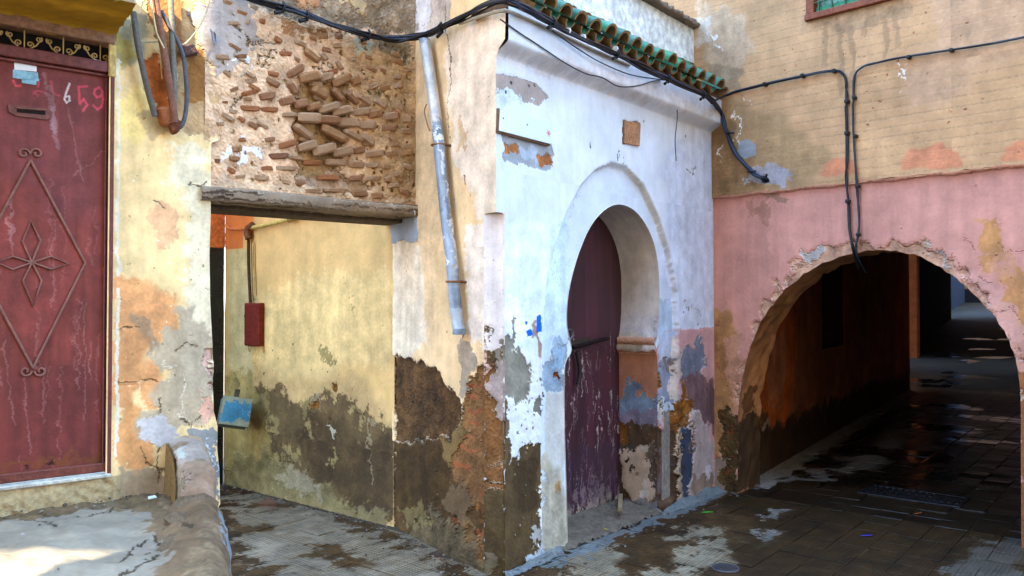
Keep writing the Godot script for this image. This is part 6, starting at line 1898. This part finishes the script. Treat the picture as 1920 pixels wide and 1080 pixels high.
	var bag := thing("blue_bag", "small blue bag standing at the far end of the lane", "bag", TX * mv(35.9, 1.42, 0.75))
	part("bag_body", block(Vector3(-0.12, 0.0, -0.16), Vector3(0.12, 0.5, 0.16), 0.08, 0.01, rng), plain("#2a5fae", 0.6, 0.4), bag)
	part("bag_strap", tube(curve([Vector3(0, 0.46, -0.1), Vector3(0, 0.64, -0.04), Vector3(0, 0.64, 0.04), Vector3(0, 0.46, 0.1)], 4), 0.015, 6), plain("#1c3f78", 0.6, 0.2), bag)
	# the drain grate in the passage floor
	var g := thing("drain_grate", "dark cast iron drain grate set in the wet floor of the passage", "drain grate", FX * mv(1.28, 3.42, 0.003))
	part("grate_frame", join([block(Vector3(-0.36, -0.19, -0.01), Vector3(0.36, -0.16, 0.006), 0.003), block(Vector3(-0.36, 0.16, -0.01), Vector3(0.36, 0.19, 0.006), 0.003), block(Vector3(-0.36, -0.1595, -0.01), Vector3(-0.33, 0.1595, 0.006), 0.003), block(Vector3(0.33, -0.1595, -0.01), Vector3(0.36, 0.1595, 0.006), 0.003)]), plain("#2b2a2c", 0.4, 0.3, 2.0, 0.5), g)
	for i in 13:
		part("bar", block(Vector3(-0.318 + i * 0.049, -0.158, -0.01), Vector3(-0.292 + i * 0.049, 0.158, 0.004), 0.003), plain("#35343a", 0.4, 0.3, 2.0, 0.5), g)
	part("cross_bar", join([block(Vector3(-0.328, -0.07, -0.012), Vector3(0.328, -0.04, 0.001), 0.003), block(Vector3(-0.328, 0.04, -0.012), Vector3(0.328, 0.07, 0.001), 0.003)]), plain("#2b2a2c", 0.4, 0.3, 2.0, 0.5), g)
	var cover := thing("drain_cover", "small round iron drain cover in the paving near the white house", "drain cover", FX * Transform3D(Basis.IDENTITY, Vector3(0.0, 0.0, 0.002) + at_floor([0.894,0.879])))
	var cy := CylinderMesh.new()
	cy.top_radius = 0.062
	cy.bottom_radius = 0.066
	cy.height = 0.012
	cy.radial_segments = 28
	part("lid", cy, plain("#3a3436", 0.5, 0.4, 3.0, 0.3), cover, Transform3D(Basis(Vector3.RIGHT, PI / 2), Vector3(0, 0, 0.002)))
	var to := TorusMesh.new()
	to.inner_radius = 0.064
	to.outer_radius = 0.078
	part("rim", to, plain("#4a4446", 0.5, 0.4, 3.0, 0.3), cover, Transform3D(Basis(Vector3.RIGHT, PI / 2), Vector3(0, 0, 0.0)))


func at_floor(l: Array) -> Vector3:
	return Vector3(l[0], l[1], 0)


# ------------------------------------------------------------------ unseen houses, added behind the viewer to keep this corner in shade

func shade_houses() -> void:
	var a := thing("unseen_shade_house", "tall unseen house mass added behind the viewer to keep the sun off", "house", mv(4.0, 0, 2.6))
	part("wall", block(Vector3(-8.11, -0.05, 0.0), Vector3(9.0, 12.5, 5.0), 0.02), plain("#c9a27c", 0.92, 0.3), a)
	part("shade_corner_wall", block(Vector3(-8.72, -0.05, 0.0), Vector3(-8.112, 4.3, 0.35), 0.02), plain("#c9a27c", 0.92, 0.3), a)
	part("shade_corner_storey", block(Vector3(-8.72, 5.15, 0.0), Vector3(-8.112, 12.5, 0.35), 0.02), plain("#c9a27c", 0.92, 0.3), a)  # added screen; the gap below it is shaped to let sun onto the stoop
	part("door", block(Vector3(-5.2, 0.0, -0.05), Vector3(-4.2, 2.2, -0.002), 0.01), plain("#6b4a34", 0.7, 0.2), a)
	var b := thing("unseen_shade_house", "low unseen screen walls added behind the viewer with a gap for the sun", "house", mv(-6.73, 0, 2.6))
	part("wall", block(Vector3(0.95, -0.05, 0.0), Vector3(1.99, 4.3, 0.35), 0.02), plain("#d3b48c", 0.92, 0.3), b)
	part("upper_storey", block(Vector3(0.95, 5.15, 0.0), Vector3(1.99, 7.55, 0.35), 0.02), plain("#d3b48c", 0.92, 0.3), b)  # added screen continuing the same gap for the sun patch


# ------------------------------------------------------------------ cables and pipes

func strands(called: String, o: Node3D, path: Array, count: int, spread: float, r: float, mm: Array, rg: RandomNumberGenerator) -> void:
	var line := curve(path, 7)
	for s in count:
		var ph := TAU * s / count + rg.randf() * 0.8
		var rad := spread * rg.randf_range(0.45, 1.1)
		var tw := rg.randf_range(-0.16, 0.16)
		var pts := []
		for i in line.size():
			var f: Vector3 = (line[mini(i + 1, line.size() - 1)] - line[maxi(i - 1, 0)]).normalized()
			var a := f.cross(Vector3.UP).normalized()
			var b := a.cross(f)
			var an := ph + tw * i + 0.5 * sin(i * 0.31 + s)
			pts.append(line[i] + (a * cos(an) + b * sin(an)) * rad * (0.8 + 0.3 * sin(i * 0.5 + s * 2.0)))
		part(called, tube(pts, r * rg.randf_range(0.8, 1.2), 6), mm[s % mm.size()], o)


func cables() -> void:
	var black := plain("#15161a", 0.45, 0.0)
	var grey := plain("#2a2e38", 0.5, 0.0)
	var blue := plain("#1e2a44", 0.5, 0.0)
	var pale := plain("#b9b1a4", 0.6, 0.1)
	var main := thing("cable_bundle", "thick bundle of black cables looping past the corner and along under the green tiles", "cables")
	var path := wp(LX, [0.168,3.199,0.325,3.183,0.516,3.172,0.716,3.148,0.965,3.138,1.171,3.161], 0.06) + wp(BX, [0.579,3.162,0.902,3.141,1.219,3.132,1.453,3.095], 0.06) + wp(WX, [-0.022,3.104,0.219,3.088,0.51,3.078,0.861,3.074,1.255,3.062,1.637,3.059,2.029,3.063,2.278,3.04], 0.165)
	strands("cable", main, path, 9, 0.019, 0.0075, [black, grey, black, blue], rng)
	for q in [[[0.419,3.181], 0], [[0.565,3.165], 0], [[0.965,3.138], 0], [[0.777,3.145], 1], [[0.224,3.09], 2], [[0.898,3.073], 2], [[1.56,3.057], 2], [[2.099,3.054], 2]]:
		var fr: Transform3D = [LX, BX, WX][q[1]]
		var dd: float = [0.06, 0.06, 0.165][q[1]]
		var c := fr * Vector3(q[0][0], q[0][1], dd)
		var n := fr.basis.z
		var t := fr.basis.x
		part("cable_tie", tube([c + Vector3(0, 0.03, 0) + n * 0.008, c + n * 0.034, c - Vector3(0, 0.03, 0) + n * 0.006], 0.007, 6), black, main)
		part("wall_hook", tube([c - Vector3(0, 0.02, 0), c - Vector3(0, 0.045, 0) - t * 0.05 + n * 0.01], 0.011, 6), black, main)
	for q in [[0.379,3.082], [0.532,3.084], [0.892,3.102]]:
		var c := WX * Vector3(q[0], q[1], 0.165)
		part("white_tape", tube([c - WX.basis.x * 0.006, c + WX.basis.x * 0.006], 0.021, 8), plain("#d6d9dc", 0.5, 0.0), main)
	var cd := thing("pale_conduit", "pale plastic conduit bending round the top of the white corner", "conduit")
	part("conduit", tube(curve(wp(BX, [0.941,3.128,1.215,3.096,1.399,3.064], 0.04) + wp(WX, [0.018,3.085,0.338,3.086,0.726,3.075,1.167,3.077], 0.10), 5), 0.011, 7), plain("#a89c8c", 0.6, 0.2), cd)
	var tw := thing("loose_wire", "long thin wire sagging across the white front below the green tiles", "wire")
	part("wire", tube(curve(wp(WX, [-0.15,3.021,0.018,2.99,0.196,2.963,0.444,2.923,0.656,2.907,0.846,2.922,1.035,2.907,1.269,2.96,1.462,3.03,1.596,3.07], 0.10), 5), 0.0042, 5), grey, tw)
	var tw2 := thing("loose_wire", "thin wire dipping close under the cable bundle on the white front", "wire")
	part("wire", tube(curve(wp(WX, [0.291,3.07,0.471,3.04,0.696,3.011,0.939,3,1.202,3.01,1.606,3.068], 0.12), 5), 0.0042, 5), grey, tw2)
	var tw3 := thing("hanging_wire", "thin loose wire hanging straight down the white wall near its right end", "wire")
	part("wire", tube(curve(wp(WX, [1.839,3.081,1.871,2.977,1.886,2.862,1.852,2.7,1.867,2.538], 0.07), 5), 0.0035, 5), grey, tw3)
	# on the tan wall
	var c3 := thing("wall_cable", "short thick black cable ending in a hole in the tan wall", "cable")
	strands("cable", c3, wp(WX, [2.205,3.051], 0.165) + wp(RX, [0.11,3.019,0.156,2.863,0.221,2.706,0.33,2.558,0.436,2.463], 0.06) + wp(RX, [0.472,2.44], 0.01), 5, 0.013, 0.008, [black, blue, grey], rng)
	for q in [[0.189,2.837], [0.374,2.512]]:
		var c := RX * Vector3(q[0], q[1], 0.06)
		part("cable_tie", tube([c + RX.basis.x * -0.035, c + RX.basis.z * 0.03, c + RX.basis.x * 0.035], 0.008, 6), black, c3)
	var c1 := thing("wall_cable", "black cable running right along the tan wall then down into the arch, left of two", "cable")
	strands("cable", c1, wp(WX, [2.278,3.04], 0.165) + wp(RX, [0.152,3.15,0.328,3.167,0.592,3.173,0.841,3.175,0.999,3.166,1.068,3.137,1.098,3.073,1.1,2.891,1.102,2.663,1.096,2.398], 0.05) + wp(RX, [1.098,2.241,1.107,2.021,1.132,1.869], 0.03) + [RX * (Vector3(1.12, 1.74, -0.1))], 3, 0.008, 0.008, [black, grey], rng)
	var c2 := thing("wall_cable", "black cable crossing the tan wall rightwards, then the right drop into the arch", "cable")
	strands("cable", c2, wp(RX, [2.38,3.13,2.188,3.131,1.985,3.135,1.706,3.147,1.473,3.159,1.297,3.156,1.21,3.145,1.165,3.105,1.149,2.995,1.151,2.731,1.164,2.428], 0.05) + wp(RX, [1.165,2.235,1.174,2.016,1.155,1.849], 0.03) + [RX * (Vector3(1.16, 1.72, -0.12))], 2, 0.006, 0.007, [black, grey], rng)
	for q in [[0.48,3.171], [0.78,3.176], [1.014,3.163], [1.104,2.928], [1.102,2.701], [1.105,2.218]]:
		var c := RX * Vector3(q[0], q[1], 0.05)
		part("cable_clip", block(Vector3(-0.014, -0.014, -0.03), Vector3(0.014, 0.014, 0.02), 0.005), black, c1, Transform3D(RX.basis, c))
	for q in [[1.52,3.152], [1.782,3.14], [1.156,2.945], [1.162,2.673], [1.173,2.317], [1.174,1.979]]:
		var c := RX * Vector3(q[0], q[1], 0.05)
		part("cable_clip", block(Vector3(-0.012, -0.012, -0.03), Vector3(0.012, 0.012, 0.02), 0.005), black, c2, Transform3D(RX.basis, c))
	# drainpipe that stops half way
	var dp := thing("drainpipe", "leaning grey metal drainpipe with flaking white paint, ending above the ground", "drainpipe", Transform3D(Basis.IDENTITY, BX.origin))
	var q := [0.552,3.136,0.662,2.76,0.735,2.455,0.819,2.03,0.894,1.711,0.924,1.525,0.973,1.323]
	var dinv := dp.transform.affine_inverse() * BX
	var ds := Surf.new(0.0, 0.25, 0.0, 2.2, 0.004, 101)
	ds.base("#8a94a0", 0.04, 0.10, 0.10, 0.2, 0.0005)
	ds.shiny(0.5)
	for i in 26:
		var u := rng.randf_range(0.0, 0.22)
		var v := rng.randf_range(0.0, 2.1)
		ds.patch([u, v, u + 0.03, v, u + 0.025, v + rng.randf_range(0.08, 0.4), u + 0.004, v + rng.randf_range(0.06, 0.3)], ["#dcdfe0", "#6f7c8c", "#c9cfd2", "#a9a08e"][i % 4], 0.0004, 0.0, 0.9, 1.6)
	ds.patch([0.0, 1.6, 0.25, 1.6, 0.25, 2.2, 0.0, 2.2], "#c6c1ba", 9.0, 0.1, 0.8, 1.6)
	ds.patch([0.0, 0.0, 0.25, 0.0, 0.25, 0.3, 0.0, 0.3], "#b9c2c8", 9.0, 0.1, 0.6, 1.6)
	var dm := ds.material()
	dm.metallic = 0.25
	var pts := curve(lp(q, 0.06), 6)
	var nn := pts.size()
	var pipe := func(i: int, j: int):
		var a := TAU * i / 16.0
		var seam := 0.0025 if i == 0 or i == 16 else 0.0
		return pts[j] + Vector3(cos(a + 2.6) * (0.036 + seam), 0, sin(a + 2.6) * (0.036 + seam))
	part("pipe", sheet(16, nn - 1, pipe, func(i: int, j: int): return Vector2(i / 16.0, float(j) / (nn - 1)), true), dm, dp, dinv)
	part("pipe_mouth", tube([pts[nn - 1] + Vector3(0, 0.03, 0), pts[nn - 1] + Vector3(0, -0.004, 0)], 0.039, 14), plain("#7f8b97", 0.5, 0.2, 1.6, 0.3), dp, dinv)
	for qq in [[0.728,2.449], [0.906,1.624]]:
		var rg := []
		for i in 17:
			var a := TAU * i / 16.0
			rg.append(Vector3(qq[0] + cos(a) * 0.041, qq[1], 0.06 + sin(a) * 0.041))
		part("pipe_clamp", tube(rg, 0.006, 6), plain("#8a5c34", 0.7, 0.4), dp, dinv)
		part("clamp_stub", tube([Vector3(qq[0] + 0.03, qq[1], 0.03), Vector3(qq[0] + 0.05, qq[1] - 0.004, -0.01)], 0.008, 6), plain("#6e4a2c", 0.7, 0.4), dp, dinv)
	part("wire_loop", tube(curve(lp([0.527,2.743,0.499,2.698,0.541,2.606,0.568,2.568], 0.03), 4), 0.004, 5), plain("#8a6a48", 0.6, 0.1), dp, dinv)
	# old pipes on the left pier
	var pp := thing("service_pipes", "cluster of old rusty and grey pipes ending on the cream pier", "pipes", LX)
	part("grey_pipe", tube(curve(lp([-0.367,2.978,-0.346,2.824,-0.319,2.693,-0.287,2.561,-0.258,2.461], 0.05), 4), 0.015, 9), plain("#57534d", 0.55, 0.4, 3.0, 0.2), pp)
	part("rusty_pipe", tube(curve(lp([-0.274,3.113,-0.246,2.953,-0.219,2.792,-0.186,2.604,-0.161,2.44], 0.06), 4), 0.019, 9), plain("#7a5240", 0.75, 0.6, 3.0), pp)
	part("green_pipe", tube(curve(lp([-0.187,3.137,-0.177,2.915,-0.171,2.776,-0.164,2.637,-0.166,2.525], 0.045), 4), 0.016, 9), plain("#6e6a5c", 0.6, 0.5, 3.0), pp)
	part("blue_hose", tube(curve(lp([-0.234,3.014,-0.18,2.92,-0.128,2.824,-0.108,2.704,-0.102,2.563,-0.115,2.46,-0.139,2.417], 0.05), 5), 0.0115, 8), plain("#4c4e54", 0.55, 0.2), pp)
	part("rusty_elbow", tube(curve(lp([-0.155,2.454,-0.16,2.414,-0.181,2.4], 0.05), 4), 0.026, 9), plain("#5f3216", 0.8, 0.8, 4.0), pp)
	part("rusty_bracket", block(Vector3(-0.05, -0.05, -0.03), Vector3(0.05, 0.05, 0.03), 0.012, 0.010, rng), plain("#9a5a30", 0.85, 0.9, 4.0), pp, Transform3D(Basis(Vector3.BACK, 0.3), at_wall([-0.189,2.469], 0.03)))
	part("wall_bracket", block(Vector3(-0.035, -0.03, -0.02), Vector3(0.035, 0.025, 0.02), 0.006, 0.006, rng), plain("#5c4038", 0.85, 0.9, 4.0), pp, Transform3D(Basis(Vector3.BACK, 0.35), at_wall([-0.083,2.845], 0.02)))
	var ww := thing("pale_wire", "thin yellowish wires tangled among the old pipes on the pier", "wire", LX)
	part("wire", tube(curve(lp([-0.297,3.076,-0.28,2.97,-0.264,2.886,-0.243,2.84,-0.227,2.811], 0.085), 4), 0.0045, 5), plain("#cdb98a", 0.6, 0.0), ww)
	part("wire", tube(curve(lp([0.022,3.16,-0.011,3.037,-0.05,2.954,-0.099,2.881,-0.126,2.858], 0.05), 4), 0.0045, 5), plain("#bfb190", 0.6, 0.0), ww)
	part("wire", tube(curve(lp([-0.317,3.083,-0.332,3.008,-0.347,2.966], 0.07), 4), 0.0045, 5), plain("#c9b78c", 0.6, 0.0), ww)
	part("wire", tube(curve(lp([-0.372,2.922,-0.376,2.883,-0.356,2.855,-0.315,2.841,-0.237,2.857], 0.03), 4), 0.0035, 5), plain("#a39a80", 0.6, 0.0), ww)
	part("wire", tube(curve(lp([-0.242,2.784,-0.231,2.769,-0.226,2.726,-0.22,2.665], 0.03), 4), 0.0035, 5), plain("#d0b070", 0.6, 0.0), ww)


func at_wall(l: Array, dist: float) -> Vector3:
	return Vector3(l[0], l[1], dist)


# ------------------------------------------------------------------ signs, plates, litter

func small_things() -> void:
	# grit swept to the foot of the walls
	var mm := MultiMesh.new()
	mm.transform_format = MultiMesh.TRANSFORM_3D
	mm.use_colors = true
	mm.mesh = block(Vector3(-0.5, -0.5, -0.5), Vector3(0.5, 0.5, 0.5), 0.25, 0.12, rng)
	mm.instance_count = 520
	for i in 520:
		var p: Vector3
		if i < 120:
			p = WX * Vector3(rng.randf_range(0.0, 2.6), 0.004, 0.06 + absf(rng.randfn(0.0, 0.12)))
		elif i < 280:
			p = BX * Vector3(rng.randf_range(0.0, 1.2), 0.004, 0.03 + absf(rng.randfn(0.0, 0.10)))
		elif i < 440:
			p = AX * Vector3(rng.randf_range(0.2, 2.0), 0.004, 0.03 + absf(rng.randfn(0.0, 0.08)))
		else:
			p = LX * Vector3(rng.randf_range(-1.1, -0.2), 0.53, absf(rng.randfn(0.02, 0.18)) + 0.03)
		var s := rng.randf_range(0.004, 0.013) * (1.6 if i % 17 == 0 else 1.0)
		mm.set_instance_transform(i, Transform3D(Basis(Vector3.UP, rng.randf() * TAU) * Basis(Vector3.RIGHT, rng.randf_range(-0.4, 0.4)) * Basis.from_scale(Vector3(s * 1.3, s * 0.6, s)), p))
		mm.set_instance_color(i, [Color(0.06, 0.045, 0.03), Color(0.12, 0.10, 0.075), Color(0.20, 0.17, 0.14), Color(0.12, 0.07, 0.04)][rng.randi() % 4])
	var grit := MultiMeshInstance3D.new()
	grit.name = "grit"
	grit.multimesh = mm
	var gm := StandardMaterial3D.new()
	gm.vertex_color_use_as_albedo = true
	gm.roughness = 0.95
	grit.material_override = gm
	tag(grit, "loose grit and plaster crumbs along the foot of the walls", "grit", "", "stuff")
	add_child(grit)
	var sp := thing("sign_plate", "blank pale blue sign plate fixed near the corner of the white wall", "sign", WX)
	var q := [-0.052,2.569,0.413,2.567,0.403,2.445,-0.061,2.447]
	var plate := []
	for i in 4:
		plate += [q[i * 2], q[i * 2 + 1]]
	part("plate", slab(plate, 0.012, 0.022), clean("#d3dfe8", 0.5), sp)
	part("backing", slab([plate[0] - 0.012, plate[1] + 0.004, plate[2] + 0.004, plate[3] + 0.004, plate[4] + 0.004, plate[5] - 0.012, plate[6] - 0.012, plate[7] - 0.012], 0.0, 0.0118), plain("#6f4f38", 0.8, 0.3), sp)
	var star := []
	var sc := [0.382,2.505]
	for i in 12:
		var r := 0.026 if i % 2 == 0 else 0.009
		star += [sc[0] + cos(i * TAU / 12.0) * r, sc[1] + sin(i * TAU / 12.0) * r]
	part("red_star_mark", slab(star, 0.0222, 0.0226), plain("#d9848c", 0.6, 0.0), sp)
	for c in [[-0.033,2.52], [0.179,2.521]]:
		part("screw", block(Vector3(-0.005, -0.005, 0.0), Vector3(0.005, 0.005, 0.003), 0.002), plain("#6a7a84", 0.4, 0.0), sp, mv(c[0], c[1], 0.022))
	var sq := thing("wall_plaque", "small square brown plaque on the white wall above the arch", "plaque", WX)
	part("slab", slab([1.248,2.735,1.459,2.749,1.444,2.59,1.248,2.582], 0.002, 0.014), plain("#b2805c", 0.85, 0.7, 3.0), sq)
	var np := thing("metal_plate", "small pointed grey metal plate bent out from the wall beside the pipes", "metal plate", LX * Transform3D(Basis(Vector3.UP, 0.5), at_wall([0.046,2.941], 0.03)))
	part("plate", slab([-0.035, 0.035, 0.012, 0.012, 0.035, -0.004, 0.0, -0.045], 0.0, 0.004), plain("#8a919a", 0.5, 0.2, 2.0, 0.4), np)
	part("rust_spot", slab([-0.008, 0.028, 0.006, 0.018, 0.008, -0.02, -0.002, 0.0], 0.0042, 0.006), plain("#7a4630", 0.8, 0.4), np)
	for e in [[[0.277,1.918], "#3fae2a", "bright green scrap lying on the dark paving near the white house"], [[-0.062,1.095], "#b5a13a", "small yellow straw lying on the doorway sill dirt"], [[1.445,2.849], "#8a4a1c", "small orange leaf lying on the dark paving before the arch"], [[1.324,2.041], "#2b2f8a", "tiny blue scrap lying on the dark paving before the arch"]]:
		var t := thing("litter_scrap", e[2], "litter", FX * Transform3D(Basis(Vector3.BACK, e[0][0] * 3.0), Vector3(e[0][0], e[0][1], 0.006)))
		part("scrap", slab([-0.045, -0.006, 0.0, -0.009, 0.045, -0.003, 0.02, 0.008, -0.03, 0.007], 0.0, 0.003), plain(e[1], 0.7, 0.0), t)
